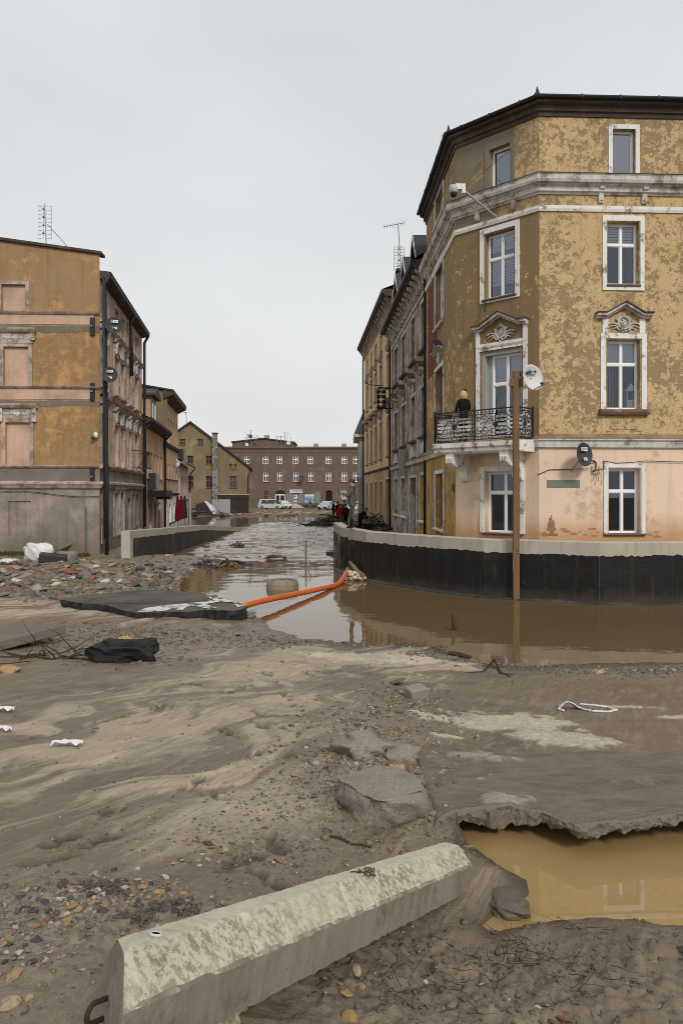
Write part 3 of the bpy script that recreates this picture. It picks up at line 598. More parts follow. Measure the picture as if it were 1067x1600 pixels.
# ================================================================== BUILDING PIECES
def window(par, F, ua, ub, za, zb, rec=.22, tr=.64, mull=True, fw=.055, mat=None, glass=None, blind=None, slim=False, name='window', cas=True, near=True):
    """casement window: outer frame, mullion, transom, one pane each; optional blind behind the upper panes"""
    mat = mat or UPVC; glass = glass or GLASS; mb = MB(); w0, w1 = -rec - .06, -rec
    F.box(mb, ua, ub, w0, w1, za, za + fw); F.box(mb, ua, ub, w0, w1, zb - fw, zb)
    F.box(mb, ua, ua + fw, w0, w1, za + fw, zb - fw); F.box(mb, ub - fw, ub, w0, w1, za + fw, zb - fw)
    uc = (ua + ub) / 2; cells = []
    if tr:
        zt = za + (zb - za) * tr; F.box(mb, ua + fw, ub - fw, w0, w1 + .012, zt - fw * .7, zt + fw * .7)
        rows = [(za + fw, zt - fw * .7), (zt + fw * .7, zb - fw)]
    else: rows = [(za + fw, zb - fw)]
    for (r0, r1) in rows:
        if mull:
            F.box(mb, uc - fw * .62, uc + fw * .62, w0, w1 + .006, r0, r1)
            cells += [(ua + fw, uc - fw * .62, r0, r1), (uc + fw * .62, ub - fw, r0, r1)]
        else: cells += [(ua + fw, ub - fw, r0, r1)]
    if cas and near:                                   # sash profile inside each light
        for a, b, c, d in cells:
            s = .022
            F.box(mb, a, b, w0 + .01, w1 - .012, c, c + s); F.box(mb, a, b, w0 + .01, w1 - .012, d - s, d); F.box(mb, a, a + s, w0 + .01, w1 - .012, c + s, d - s); F.box(mb, b - s, b, w0 + .01, w1 - .012, c + s, d - s)
    o = mb.build(name, mat, par)
    if near:
        for a, b, c, d in cells:
            m = MB(); F.box(m, a, b, -rec - .038, -rec - .03, c, d); m.build('pane', glass, o)
        if blind:
            for (a, b, c, d) in [cells[i] for i in blind[0]]:
                k = blind[1]; m = MB()
                if k == 'slats':
                    z = d
                    while z - .07 > c + (d - c) * (1 - blind[2]): F.box(m, a, b, -rec - .10, -rec - .09, z - .062, z); z -= .085
                else: F.box(m, a, b, -rec - .10, -rec - .09, d - (d - c) * blind[2], d)
                m.build('blind', BLINDM, o)
        m = MB()                                            # unlit room shade as a near-black sheet behind the glass, its shade in the colour
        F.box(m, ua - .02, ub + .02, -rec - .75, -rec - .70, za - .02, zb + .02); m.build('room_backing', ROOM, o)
    else:
        m = MB(); F.box(m, ua + fw * .5, ub - fw * .5, -rec - .04, -rec - .03, za + fw * .5, zb - fw * .5); m.build('pane', glass, o)
    return o
def surround(par, F, ua, ub, za, zb, side=.12, top=.12, bot=0, w=.035, mat=None, name='window_surround', inner=.0):
    mb = MB(); F.box(mb, ua - side, ua - inner, 0.001, w, za - bot, zb + top); F.box(mb, ub + inner, ub + side, 0.001, w, za - bot, zb + top); F.box(mb, ua - inner, ub + inner, 0.001, w, zb + inner, zb + top)
    if bot: F.box(mb, ua - inner, ub + inner, 0.001, w, za - bot, za)
    return mb.build(name, mat or WTRIM, par)
def sill(par, F, ua, ub, z, ext=.14, w=.14, h=.09, mat=None):
    mb = MB(); F.prof(mb, ua - ext, ub + ext, [(.001, z - h), (w * .75, z - h), (w, z - h * .45), (w, z - .005), (.001, z + .03)]); return mb.build('window_sill', mat or WTRIM, par)
def medallion(par, F, uc, zc, r, w=.05, mat=None, wings=True):
    mb = MB(); nrm = (F.n.x, F.n.y, 0); k = 22
    ring = [F.p(uc + r * math.cos(2 * math.pi * i / k), w, zc + r * 1.05 * math.sin(2 * math.pi * i / k)) for i in range(k + 1)]
    mb.tube(ring, r * .17, 6, cap=False)
    ring = [F.p(uc + r * .74 * math.cos(2 * math.pi * i / k), w, zc + r * .78 * math.sin(2 * math.pi * i / k)) for i in range(k + 1)]
    mb.tube(ring, r * .06, 5, cap=False)
    mb.lathe([(r * .72, 0), (r * .72, .012)], F.p(uc, w * .3, zc), 16, nrm)
    rr = random.Random(int(uc * 100))
    for i in range(9):                                    # carved rosette inside the ring
        an = i * 2.4; rad = r * .16 * math.sqrt(i) * 1.2; c = F.p(uc + rad * math.cos(an), w * .55, zc + rad * math.sin(an)); mb.ball(c, r * rr.uniform(.13, .2), 7, 5)
    if wings:
        for s in (-1, 1):
            for j, (l, dz, th) in enumerate([(3.0, .1, .16), (2.6, -.35, .15), (2.0, -.72, .15)]):
                pts = [F.p(uc + s * r * (.75 + (l - .75) * t), w * .7, zc + r * (dz - .62 + .85 * math.sin(t * 2.2) * (1 - .45 * t) - .25 * t)) for t in [i / 9 for i in range(10)]]
                mb.tube(pts, [r * th * (1 - .55 * i / 9) + .004 for i in range(10)], 5)
            mb.ball(F.p(uc + s * r * 1.15, w * .6, zc + r * .55), r * .24, 6, 5); mb.ball(F.p(uc + s * r * 2.6, w * .6, zc - r * .2), r * .22, 6, 5)
        for i in range(4): mb.ball(F.p(uc + (i % 2 - .5) * r * .3 * (3 - i), w * .7, zc - r * (1.15 + .22 * i)), r * (.26 - .03 * i), 6, 5)
        mb.ball(F.p(uc, w * .7, zc + r * 1.3), r * .22, 6, 5)
    return mb.build('carved_medallion', mat or WCORN, par, smooth=True)
def pediment(par, F, uc, zb, half, flat, rise, proj=.2, th=.16, mat=None, top=None):
    """gabled hood: flat ears then two slopes"""
    out = [(uc - half, zb), (uc - half + flat, zb), (uc, zb + rise), (uc + half - flat, zb), (uc + half, zb)]
    mb = MB()
    def band(off0, off1, w):
        lo = [(u, z + off0) for u, z in out]; hi = [(u, z + off1) for u, z in out]
        F.poly(mb, lo + hi[::-1], .001, w)
    band(0, th * .45, proj * .55); band(th * .45, th, proj)
    o = mb.build('pediment', mat or WCORN, par); mb = MB()
    lo = [(u, z + th) for u, z in out]; lo[0] = (lo[0][0] - .03, lo[0][1]); lo[-1] = (lo[-1][0] + .03, lo[-1][1])
    F.poly(mb, lo + [(u, z + .035) for u, z in lo[::-1]], .001, proj + .04); mb.build('pediment_flashing', top or BROWNT, o); return o
def console(mb, F, uc, z1, h, w, proj):                # S-shaped cornice bracket
    pr = [(.001, z1 - h), (proj * .28, z1 - h), (proj * .42, z1 - h * .8), (proj * .35, z1 - h * .55), (proj * .55, z1 - h * .35), (proj * .95, z1 - h * .22), (proj, z1), (.001, z1)]
    F.prof(mb, uc - w / 2, uc + w / 2, pr)
def downpipe(par, pts, r=.055, mat=None):
    mb = MB(); mb.tube(pts, r, 8)
    o = mb.build('downpipe', mat or GUTTER, par, smooth=True); return o
def opening(F, px0, px1, py0, py1):
    pc = (px0 + px1) / 2; return (F.u_at(px0), F.u_at(px1), F.z_at(pc, py1), F.z_at(pc, py0))

# ================================================================== 1  CORNER TENEMENT (right)
A = (6.17, 23.0); B = (3.91, 25.2); C = (3.72, 32.3); E = (16.4, 23.43); Z0 = .7
FF, FC, FS = Fr(A, E), Fr(B, A), Fr(C, B)
rt = thing('corner_tenement', 'tall corner tenement with peeling ochre plaster, wrought iron balcony and chamfered corner', 'building', (6.17, 23.0, Z0))
ZS, ZCN, ZTOP = 4.6, 11.9, 14.8
u1, u2, uc2 = 2.16, 3.17, 2.66
near_o = {'g': (2.2, 3.2, 1.72, 3.76), '1': (2.14, 3.2, 5.62, 7.8), '2': (2.16, 3.17, 9.55, 11.5), '3': (2.32, 3.05, 13.0, 14.42)}
o_fr = [near_o[k] for k in '123']; sh_ = 4.1
o_fr2 = [(a + sh_, b + sh_, c, d) for a, b, c, d in o_fr]
RB = [(.0, 0)]
mb = MB(); wall(mb, FF, 0, FF.L, ZS, ZTOP, o_fr + o_fr2, .24); mb.build('front_wall', OCHRE, rt)
g = near_o['g']; mb = MB(); wall(mb, FF, 0, FF.L, Z0 - .3, ZS, [g, (g[0] + sh_, g[1] + sh_, g[2], g[3])], .24); mb.build('ground_floor_wall', PEACH, rt)
cg = opening(FC, 758, 812, 737, 833); cd = opening(FC, 752, 815, 548, 700); c2 = opening(FC, 758, 803, 362, 463); c3 = opening(FC, 765, 797, 229, 290)
cd = (cd[0], cd[1], 4.72, cd[3])
mb = MB(); wall(mb, FC, 0, FC.L, ZS, ZCN, [cd, c2], .28); mb.build('corner_wall', OLIVE, rt)
usp = FC.u_at(803); mb = MB(); wall(mb, FC, 0, usp, ZCN, ZTOP, [c3], .24); mb.build('corner_attic_wall', GREYR, rt); mb = MB(); wall(mb, FC, usp, FC.L, ZCN, ZTOP, [], .24); mb.build('corner_attic_wall', OCHRE, rt)
mb = MB(); wall(mb, FC, 0, FC.L, Z0 - .3, ZS, [cg], .26); mb.build('corner_ground_wall', PEACH, rt)
so = [opening(FS, 680.5, 692.5, a, b) for a, b in [(411, 508), (576, 690), (740, 826), (300, 345)]]
mb = MB(); wall(mb, FS, 0, FS.L, ZS, ZTOP, [so[0], so[1], so[3]], .25); mb.build('side_wall', OLIVES, rt)
mb = MB(); wall(mb, FS, 0, FS.L, Z0 - .3, ZS, [so[2]], .25); mb.build('side_ground_wall', YPEEL, rt)
mb = MB(); mb.add([(3.72, 32.3, Z0), (16.4, 32.3, Z0), (16.4, 32.3, ZTOP), (3.72, 32.3, ZTOP)], [(0, 1, 2, 3)]); mb.add([(16.4, 32.3, Z0), (16.4, 23.43, Z0), (16.4, 23.43, ZTOP), (16.4, 32.3, ZTOP)], [(0, 1, 2, 3)]); mb.build('rear_wall', GREYR, rt)
mb = MB(); mb.add([(3.8, 32.2, 8.7), (16.3, 32.2, 8.7), (16.3, 23.5, 8.7), (6.2, 23.15, 8.7), (4.0, 25.25, 8.7)], [(0, 1, 2, 3, 4)]); mb.add([(3.8, 32.2, 4.4), (16.3, 32.2, 4.4), (16.3, 23.5, 4.4), (6.2, 23.15, 4.4), (4.0, 25.25, 4.4)], [(0, 1, 2, 3, 4)]); mb.build('storey_floor', ROOM, rt)
PL = [C, B, A, E]
mb = MB(); mb.sweep(PL, [(.001, 14.76), (.04, 14.76), (.06, 14.88), (.12, 14.90), (.14, 15.04), (.27, 15.08), (.30, 15.16), (.001, 15.18)]); mb.build('eaves_moulding', BROWNT, rt)
mb = MB()
gp = [(.36 + .08 * math.cos(t), 15.24 + .08 * math.sin(t)) for t in [math.pi + i * math.pi / 7 for i in range(8)]] + [(.43, 15.25), (.29, 15.25)]
mb.sweep(PL, gp); gut = mb.build('gutter', GUTTER, rt, smooth=False)
mb = MB()
for F_, us_ in ((FF, [1.2, 2.4, 3.6, 4.8, 6, 7.2, 8.4]), (FC, [.5, 1.6, 2.7]), (FS, [1, 2.5, 4, 5.5, 6.6])):
    for u in us_: mb = MB(); F_.box(mb, u - .015, u + .015, .27, .45, 15.15, 15.27); mb.build('gutter_strap', GUTTER, gut)
rp0 = [(3.4, 32.3, 15.2), (3.6, 25.07, 15.2), (6.04, 22.7, 15.2), (16.4, 23.1, 15.2)]; rp1 = [(8, 32.3, 17.2), (8, 28.5, 17.2), (8.6, 27.7, 17.2), (16.4, 27.8, 17.2)]
mb = MB(); mb.add(rp0 + rp1, [(0, 1, 5, 4), (1, 2, 6, 5), (2, 3, 7, 6), (4, 5, 6, 7)]); mb.add([(8, 32.3, 17.2), (16.4, 32.3, 17.2), (16.4, 27.8, 17.2), (16.4, 32.3, 15.2), (3.4, 32.3, 15.2)], [(0, 1, 2), (0, 4, 3, 1)]); roof = mb.build('roof', SLATE, rt)
for px_, (x, y) in (('a', (6.0, 22.72)), ('b', (3.6, 25.12))):                       # little ridge finials at the eaves corners
    m = MB(); z = 15.24; m.add([(x - .16, y + .1, z), (x + .24, y - .05, z), (x + .3, y + .35, z), (x - .1, y + .4, z), (x, y + .1, z + .17), (x + .14, y + .1, z + .15), (x + .06, y + .14, z + .42)], [(0, 1, 5, 4), (1, 2, 5), (2, 3, 4, 5), (3, 0, 4), (4, 5, 6)]); m.build('roof_finial', SLATE, roof)
mb = MB(); mb.sweep(PL, [(.001, 12.33), (.05, 12.33), (.07, 12.38), (.13, 12.40), (.14, 12.54), (.21, 12.58), (.22, 12.62), (.001, 12.62)]); mb.build('cornice_moulding', WCORN, rt)
mb = MB(); mb.sweep(PL, [(.002, 12.62), (.30, 12.62), (.33, 12.70), (.33, 12.82), (.36, 12.86), (.002, 12.92)]); mb.build('cornice', WCORN, rt)
mb = MB(); mb.sweep(PL, [(.002, 12.921), (.37, 12.865), (.37, 12.885), (.002, 12.945)]); mb.build('cornice_flashing', BROWNT, rt)
mb = MB(); mb.sweep(PL, [(.001, 11.80), (.045, 11.80), (.07, 11.88), (.07, 11.97), (.001, 12.0)]); mb.build('string_course', WTRIM, rt)
mb = MB(); mb.sweep(PL, [(.001, 4.40), (.09, 4.42), (.11, 4.60), (.16, 4.64), (.16, 4.69), (.001, 4.69)]); mb.build('string_course', WCORN, rt)
mb = MB(); mb.sweep(PL, [(.001, 4.692), (.17, 4.692), (.17, 4.705), (.03, 4.78), (.001, 4.84)]); mb.build('string_ledge', plaster('dusty pinkish ledge', (.34, .235, .15), (.24, .15, .1), 1.5, .55, .05, seed=30), rt)
for F_, us_ in ((FF, [uc2 - .72, uc2 + .66, uc2 + 2.05, uc2 + sh_ - .72, uc2 + sh_ + .66]), (FC, [FC.u_at(746), FC.u_at(803)]), (FS, [1.0, 3.4, 5.2])):
    for u in us_:
        m = MB(); console(m, F_, u, 12.60, .52, .16, .2); F_.box(m, u - .05, u + .05, .06, .085, 12.14, 12.5); m.build('cornice_bracket', WCORN, rt)
WINR = []
for k, dz in (('0', 0), ('1', sh_)):
    a, b, c, d = [x + (dz if i < 2 else 0) for i, x in enumerate(near_o['3'])]
    window(rt, FF, a, b, c, d, .16, None, False, glass=GLASSB); surround(rt, FF, a, b, c, d, .13, .14, .04, .03); sill(rt, FF, a, b, c - .03, .02, .05, .05, UPVC)
    a, b, c, d = [x + (dz if i < 2 else 0) for i, x in enumerate(near_o['2'])]
    window(rt, FF, a, b, c, d, .2, .66, blind=((2, 3), 'slats', 1.0)); surround(rt, FF, a, b, c, d, .16, .2, .2, .04, inner=.03); sill(rt, FF, a, b, c - .02, .03, .08, .07, OLDFR)
    a, b, c, d = [x + (dz if i < 2 else 0) for i, x in enumerate(near_o['1'])]; uc = (a + b) / 2
    w_ = window(rt, FF, a, b, c, d, .2, .66, blind=((2, 3), 'sheet', 1.0)); surround(rt, FF, a, b, c, d, .2, .2, 0, .045, inner=.04)
    m = MB()
    for s in (-.68, .5): m = MB(); FF.box(m, uc + s, uc + s + .18, .001, .05, d + .2, 8.46); m.build('hood_pilaster', WTRIM, rt)
    pediment(rt, FF, uc, 8.46, .87, .28, .34, .22, .15); medallion(rt, FF, uc, 8.33, .185)
    sill(rt, FF, a, b, c - .02, .26, .2, .16, plaster('brown stone sill', (.2, .12, .09), (.32, .26, .22), 2, .55, .05, seed=31))
    m = MB(); FF.poly(m, [(a - .18, 4.85), (a - .18, 5.4), (b + .18, 5.4), (b + .18, 4.85), (b + .02, 4.85), (b + .02, 4.93), (b - .12, 4.93), (b - .12, 5.0), (a + .12, 5.0), (a + .12, 4.93), (a - .02, 4.93), (a - .02, 4.85)], .001, .018); m.build('apron_panel', OCHRE, rt)
    if dz == 0:                                        # things standing inside this window
        m = MB(); FF.box(m, uc + .26, uc + .46, -.42, -.28, c + .07, c + .34); FF.poly(m, [(uc + .18, c + .62), (uc + .54, c + .62), (uc + .36, c + .86)], -.46, -.24)
        for q in (uc + .22, uc + .46): FF.box(m, q, q + .03, -.44, -.26, c + .06, c + .62)
        m.build('lantern', WHPL, w_)
        m = MB()
        for q in range(9): FF.box(m, a + .08 + q * .05, a + .105 + q * .05, -.52 - .03 * (q % 2), -.5 - .03 * (q % 2), c + .1, c + 1.35)
        m.build('curtain', CURT, w_)
    a, b, c, d = [x + (dz if i < 2 else 0) for i, x in enumerate(near_o['g'])]
    window(rt, FF, a, b, c, d, .2, .65, blind=((0, 1), 'sheet', .14)); surround(rt, FF, a, b, c, d, .16, .16, 0, .04, inner=.03); sill(rt, FF, a, b, c - .01, .16, .1, .05, OLDFR)
# chamfer
a, b, c, d = c3; window(rt, FC, a, b, c, d, .16, None, False, glass=GLASSB); surround(rt, FC, a, b, c, d, .16, .2, .02, .04, mat=GREYR); sill(rt, FC, a, b, c - .01, .08, .12, .05, UPVC)
a, b, c, d = c2; window(rt, FC, a, b, c, d, .18, .62, blind=((0, 1, 2, 3), 'slats', .75)); surround(rt, FC, a, b, c, d, .2, .22, .14, .04, inner=.05); sill(rt, FC, a, b, c - .02, .1, .1, .07, OLDFR)
a, b, c, d = cd; uc = (a + b) / 2
m = MB()
for x0, x1 in ((a, a + .13), (b - .05, b)): FC.box(m, x0, x1, -.2, -.02, c, d)
FC.box(m, a + .13, b - .05, -.2, -.02, d - .1, d); m.build('door_frame', GREYFR, rt)
dw = window(rt, FC, a + .3, b - .06, c, d - .1, .2, .66, fw=.06, name='balcony_window', blind=((2, 3), 'sheet', 1.0))
m = MB(); FC.box(m, a + .13, a + .3, -.26, -.2, c, d - .1); m.build('shutter_panel', GREYFR, rt)
m = MB(); FC.poly(m, [(a + .36, c + .9), (b - .2, c + .9), (b - .2, c + 1.85), (a + .36, c + 1.85)], -.62, -.6); m.build('room_door', OLDFR, dw)
surround(rt, FC, a, b, c, d, .2, .2, 0, .05, inner=.06)
m = MB()
for x in (a - .2, b + .06): m = MB(); FC.box(m, x, x + .14, .001, .06, d + .2, d + .72); m.build('hood_pilaster', WTRIM, rt)
m = MB(); FC.box(m, a - .06, b + .06, .002, .05, d + .12, d + .3); m.build('hood_lintel', WTRIM, rt)
pediment(rt, FC, uc, d + .72, .98, .26, .36, .24, .15); medallion(rt, FC, uc, d + .62, .19)
a, b, c, d = cg; window(rt, FC, a, b, c, d, .2, .66); surround(rt, FC, a, b, c, d, .18, .18, 0, .05, inner=.03); sill(rt, FC, a, b, c - .01, .1, .1, .05, OLDFR)
for i, o_ in enumerate(so):
    a, b, c, d = o_
    window(rt, FS, a, b, c, d, .2, .66 if i < 3 else None, i < 3, mat=OLDFR if i in (1, 2) else UPVC, fw=.06); surround(rt, FS, a, b, c, d, .14, .14, .0, .04); sill(rt, FS, a, b, c - .02, .14, .14, .08)
    if i == 1: pediment(rt, FS, (a + b) / 2, d + .62, .85, .25, .33, .22, .15); medallion(rt, FS, (a + b) / 2, d + .45, .17)
# bare brick strip where the plaster fell off the side wall
m = MB(); rr = random.Random(5); zz = 7.9; row = 0; ub0, ub1 = FS.u_at(668.5), FS.u_at(682)
while zz < 11.75:
    t = (zz - 7.9) / 3.85; uu = ub0 + .13 * (row % 2); lim = ub0 + (ub1 - ub0) * (1 - .45 * t ** 2 - .12 * (t < .15)) + rr.uniform(-.15, .15)
    while uu < lim: FS.box(m, uu, uu + .24, .0, .008 + rr.random() * .014, zz, zz + .07); uu += .253
    zz += .082; row += 1
tag(m.build('bare_brickwork', BRICKM, rt), 'bare red brick where the plaster fell off', kind='stuff')
m = MB(); rr = random.Random(15)
for r_ in range(8):                                     # plaster fallen off above the flood wall, bricks showing
    hw = .2 * (1 - r_ / 10) + rr.uniform(-.06, .04); uu = .02 + .10 * (r_ % 2) * .5 + rr.uniform(0, .08)
    while uu < 2 * hw: FF.box(m, .08 + .26 - hw + uu - .02, .08 + .26 - hw + min(uu + .19, 2 * hw), .0, .006 + rr.random() * .01, 1.66 + r_ * .082, 1.66 + r_ * .082 + .068); uu += .2
tag(m.build('bare_brickwork', plain('dusty brown brick', (.27, .165, .095), .9, .2, .4, 6, .4), rt), 'small triangle of bare brick in the peach plaster', kind='stuff')
SCAR = plain('bare brown undercoat', (.36, .225, .12), .9, .2, .3, 9, .3)
for i in range(26):                                     # ragged holes where the lower plaster has blown
    u_ = rr.uniform(.1, 5.6); 
    if 1.9 < u_ < 3.5: continue
    z_ = 1.62 + abs(rr.gauss(0, .12)); k = 9; s_ = rr.uniform(.02, .07); m = MB(); FF.poly(m, [(u_ + s_ * 1.8 * (1 + .4 * rr.random()) * math.cos(6.283 * j / k), z_ + s_ * .5 * (1 + .5 * rr.random()) * math.sin(6.283 * j / k)) for j in range(k)], .0005, .003); m.build('plaster_scar', SCAR, rt)
# name plate, small meter box
m = MB(); FF.box(m, .24, 1.28, .001, .02, 3.17, 3.40); m.build('blank_plate', plain('grey green plate', (.17, .19, .15), .6, .3, .1, 5, .05), rt)
m = MB(); FS.box(m, FS.L - .42, FS.L - .2, .001, .09, 3.05, 3.3); m.build('meter_box', OLDFR, rt)
# ---- balcony
bc_, bd = FC.L * .5 - .02, 1.02; bl, br = -.12, FC.L - .16
m = MB(); FC.prof(m, bl - .05, br + .05, [(.1, 4.28), (bd - .06, 4.28), (bd, 4.34), (bd, 4.42), (bd + .06, 4.47), (bd + .06, 4.62), (.1, 4.66)]); bal = m.build('balcony_slab', WTRIM, rt)
for u in (.42, br - .52):
    m = MB(); pr = [(.0, 3.42), (.14, 3.40), (.2, 3.50), (.22, 3.7), (.32, 3.87), (.5, 3.93), (.58, 3.86), (.78, 3.84), (.92, 3.95), (.96, 4.12), (.96, 4.28), (0, 4.28)]
    FC.prof(m, u - .16, u + .16, pr)
    for j in range(5): FC.prof(m, u - .13 + .056 * j, u - .1 + .056 * j, [(.66, 3.83), (.86, 3.86), (.98, 3.98), (1.0, 4.14), (.9, 4.2)])
    m.build('balcony_bracket', WTRIM, bal)
RAILS = [(FC.p(bl, .12, 0), FC.p(bl, bd, 0)), (FC.p(bl, bd, 0), FC.p(br, bd, 0)), (FC.p(br, bd, 0), FC.p(br, .12, 0))]
def spiral(Fq, uc, zc, r, turns, s, z_s=1, w=0):
    return [Fq.p(uc + s * r * (1 - t) * math.cos(t * turns * 2 * math.pi), w, zc + z_s * r * (1 - t) * math.sin(t * turns * 2 * math.pi)) for t in [i / 26 * .93 for i in range(27)]]
for p, q in RAILS:
    Fq = Fr(p[:2], q[:2]); zb, zt = 4.68, 5.62; L = Fq.L; m = MB()
    Fq.box(m, 0, L, -.03, .03, zt - .02, zt + .02); m.build('handrail', IRON, bal)
    for za_ in (zt - .15, zb + .1, zb): m = MB(); Fq.box(m, 0, L, -.012, .012, za_, za_ + .025); m.build('cross_rail', IRON, bal)
    k = 1 if L < 1.5 else 2
    for i in range(k + 1):
        m = MB(); u = L * i / k; Fq.box(m, u - .022, u + .022, -.022, .022, zb - .04, zt + .03); m.ball(Fq.p(u, 0, zt + .05), .035, 7, 5); m.build('baluster_post', IRON, bal)
    for i in range(k):
        a0, a1 = L * i / k + .05, L * (i + 1) / k - .05; uc = (a0 + a1) / 2; hw = (a1 - a0) / 2; m = MB(); zc = (zb + .12 + zt - .14) / 2
        for s in (-1, 1):
            for zs_ in (-1, 1):
                m.tube(spiral(Fq, uc + s * hw * .52, zc + zs_ * .16, .155, 1.6, s, zs_), .011, 4); m.tube(spiral(Fq, uc + s * hw * .86, zc + zs_ * .2, .085, 1.4, -s, zs_), .010, 4); m.tube(spiral(Fq, uc + s * hw * .2, zc + zs_ * .2, .1, 1.5, -s, -zs_), .010, 4)
            m.tube([Fq.p(uc + s * hw * (.05 + .9 * t), 0, zc + .2 * math.sin(t * 6.0)) for t in [j / 14 for j in range(15)]], .011, 4)
            m.tube([Fq.p(uc + s * hw * .95, 0, zb + .12), Fq.p(uc + s * hw * .95, 0, zt - .14)], .010, 4)
            for j in range(5): m.ball(Fq.p(uc + s * hw * (.12 + .19 * j), 0, zt - .075), .033, 6, 4); m.ball(Fq.p(uc + s * hw * (.15 + .18 * j), 0, zb + .06), .026, 6, 4)
        m.lathe([(.001, -.02), (.09, -.01), (.09, .01), (.001, .02)], Fq.p(uc, 0, zc), 10, (Fq.n.x, Fq.n.y, 0)); m.tube([Fq.p(uc, 0, zb + .12), Fq.p(uc, 0, zt - .14)], .014, 4)
        m.build('scroll_panel', IRON, bal)
    for j in range(6):                                  # pale screen strips tied behind the ironwork
        z = zb + .05 + j * .125; m = MB(); sg = .012 * (-1) ** j
        m.add([Fq.p(.04, -.05, z), Fq.p(L * .5, -.05, z + sg), Fq.p(L - .04, -.05, z), Fq.p(L - .04, -.05, z + .07), Fq.p(L * .5, -.05, z + .07 + sg), Fq.p(.04, -.05, z + .07), Fq.p(.04, -.056, z), Fq.p(L * .5, -.056, z + sg), Fq.p(L - .04, -.056, z), Fq.p(L - .04, -.056, z + .07), Fq.p(L * .5, -.056, z + .07 + sg), Fq.p(.04, -.056, z + .07)],
              [(0, 1, 4, 5), (1, 2, 3, 4), (6, 11, 10, 7), (7, 10, 9, 8), (0, 6, 7, 1), (1, 7, 8, 2), (5, 4, 10, 11), (4, 3, 9, 10)]); m.build('screen_slat', WHPL, bal)
# thin wall cables
def cable(name, pts, r, par=None, mat=None, lab=None, cat=None):
    m = MB(); m.tube(pts, r, 5); o = m.build(name, mat or DKPL, par); 
    if lab: tag(o, lab, cat)
    return o
cable('wall_cable', [FF.p(-.1, .05, 3.55), FF.p(.3, .03, 3.72), FF.p(1.0, .03, 3.74), FF.p(1.55, .06, 3.75)], .012, rt)
cable('wall_cable', [FF.p(2.0, .05, 4.0), FF.p(2.4, .06, 3.93), FF.p(2.9, .06, 3.95), FF.p(3.3, .06, 4.0), FF.p(4.4, .05, 3.97), FF.p(6, .05, 4.02)], .012, rt)

# ================================================================== 2  GREY TENEMENT
D, G = (3.78, 32.32), (3.2, 46.8)
FG = Fr(G, D); gt = thing('grey_tenement', 'grimy grey brown tenement with dormers between the ochre corner house and the yellow house', 'building', (3.5, 40, .6))
cols = [(658.4, 666.2), (642.7, 649.2), (628, 634.2), (616.5, 621.8)]; zr = {'2': (9.5, 11.7), '1': (5.6, 7.8), 'g': (1.72, 3.8)}
ops = {k: [(FG.u_at(a), FG.u_at(b), *zr[k]) for a, b in cols] for k in '12'}; 
gcols = [(657, 665), (641, 650.5), (627.5, 634), (616.5, 622.5)]; gops = [(FG.u_at(a), FG.u_at(b), *( (.8, 3.75) if i == 1 else zr['g'])) for i, (a, b) in enumerate(gcols)]
mb = MB(); wall(mb, FG, 0, FG.L, 4.6, 12.6, ops['1'] + ops['2'], .28); mb.build('street_wall', GRT, gt)
mb = MB(); us0 = FG.u_at(652); wall(mb, FG, 0, us0, .3, 4.6, gops[1:], .28); mb.build('ground_floor_wall', GRG, gt)
mb = MB(); wall(mb, FG, us0, FG.L, .3, 4.6, gops[:1], .28); mb.build('ground_floor_wall', YPEEL, gt)
mb = MB(); mb.sweep([G, D], [(.001, 4.4), (.12, 4.42), (.14, 4.62), (.22, 4.66), (.001, 4.72)]); mb.build('string_course', WCORN, gt)
mb = MB(); mb.sweep([G, D], [(.001, 12.0), (.06, 12.0), (.08, 12.12), (.001, 12.14)]); mb.build('string_course', WCORN, gt)
mb = MB(); mb.sweep([G, D], [(.001, 12.9), (.5, 12.95), (.62, 13.05), (.62, 13.25), (.001, 13.3)]); mb.build('eaves', BROWNT, gt)
mb = MB(); mb.sweep([G, D], [(.55, 13.1), (.62, 13.04), (.72, 13.04), (.78, 13.12), (.76, 13.26), (.55, 13.26)]); mb.build('gutter', GUTTER, gt)
mb = MB(); mb.sweep([G, D], [(.001, 12.5), (.04, 12.5), (.04, 12.92), (.001, 12.92)]); mb.build('frieze', GRT, gt)
for i in range(15):
    m = MB(); console(m, FG, .5 + i * .97, 12.93, .62, .22, .5); m.build('eaves_bracket', WCORN, gt)
for k in '12':
    for i, (a, b, c, d) in enumerate(ops[k]):
        window(gt, FG, a, b, c, d, .24, .66, mat=OLDFR if (i + ord(k)) % 2 else UPVC, fw=.06); surround(gt, FG, a, b, c, d, .15, .15, .0, .05, mat=WCORN); sill(gt, FG, a, b, c - .02, .2, .2, .1, OLDFR)
        if k == '1':
            pediment(gt, FG, (a + b) / 2, d + .62, .8, .22, .35, .3, .18); medallion(gt, FG, (a + b) / 2, d + .42, .17, .06)
            m = MB(); FG.box(m, a + .02, b - .02, .001, .1, 4.78, 5.3); m.build('apron_panel', WCORN, gt)
for i, (a, b, c, d) in enumerate(gops):
    if i == 1:
        m = MB(); FG.box(m, a, b, -.3, -.24, c, d); dr = m.build('door', OLDFR, gt)
        for s in range(3): m = MB(); FG.box(m, a + .1, b - .1, -.24, -.22, c + .2 + s * .9, c + .9 + s * .9); m.build('door_panel', OLDFR, dr)
    else: window(gt, FG, a, b, c, d, .24, .66, fw=.06); sill(gt, FG, a, b, c - .02, .2, .16, .1)
    surround(gt, FG, a, b, c, d, .15, .15, .0, .05, mat=WCORN)
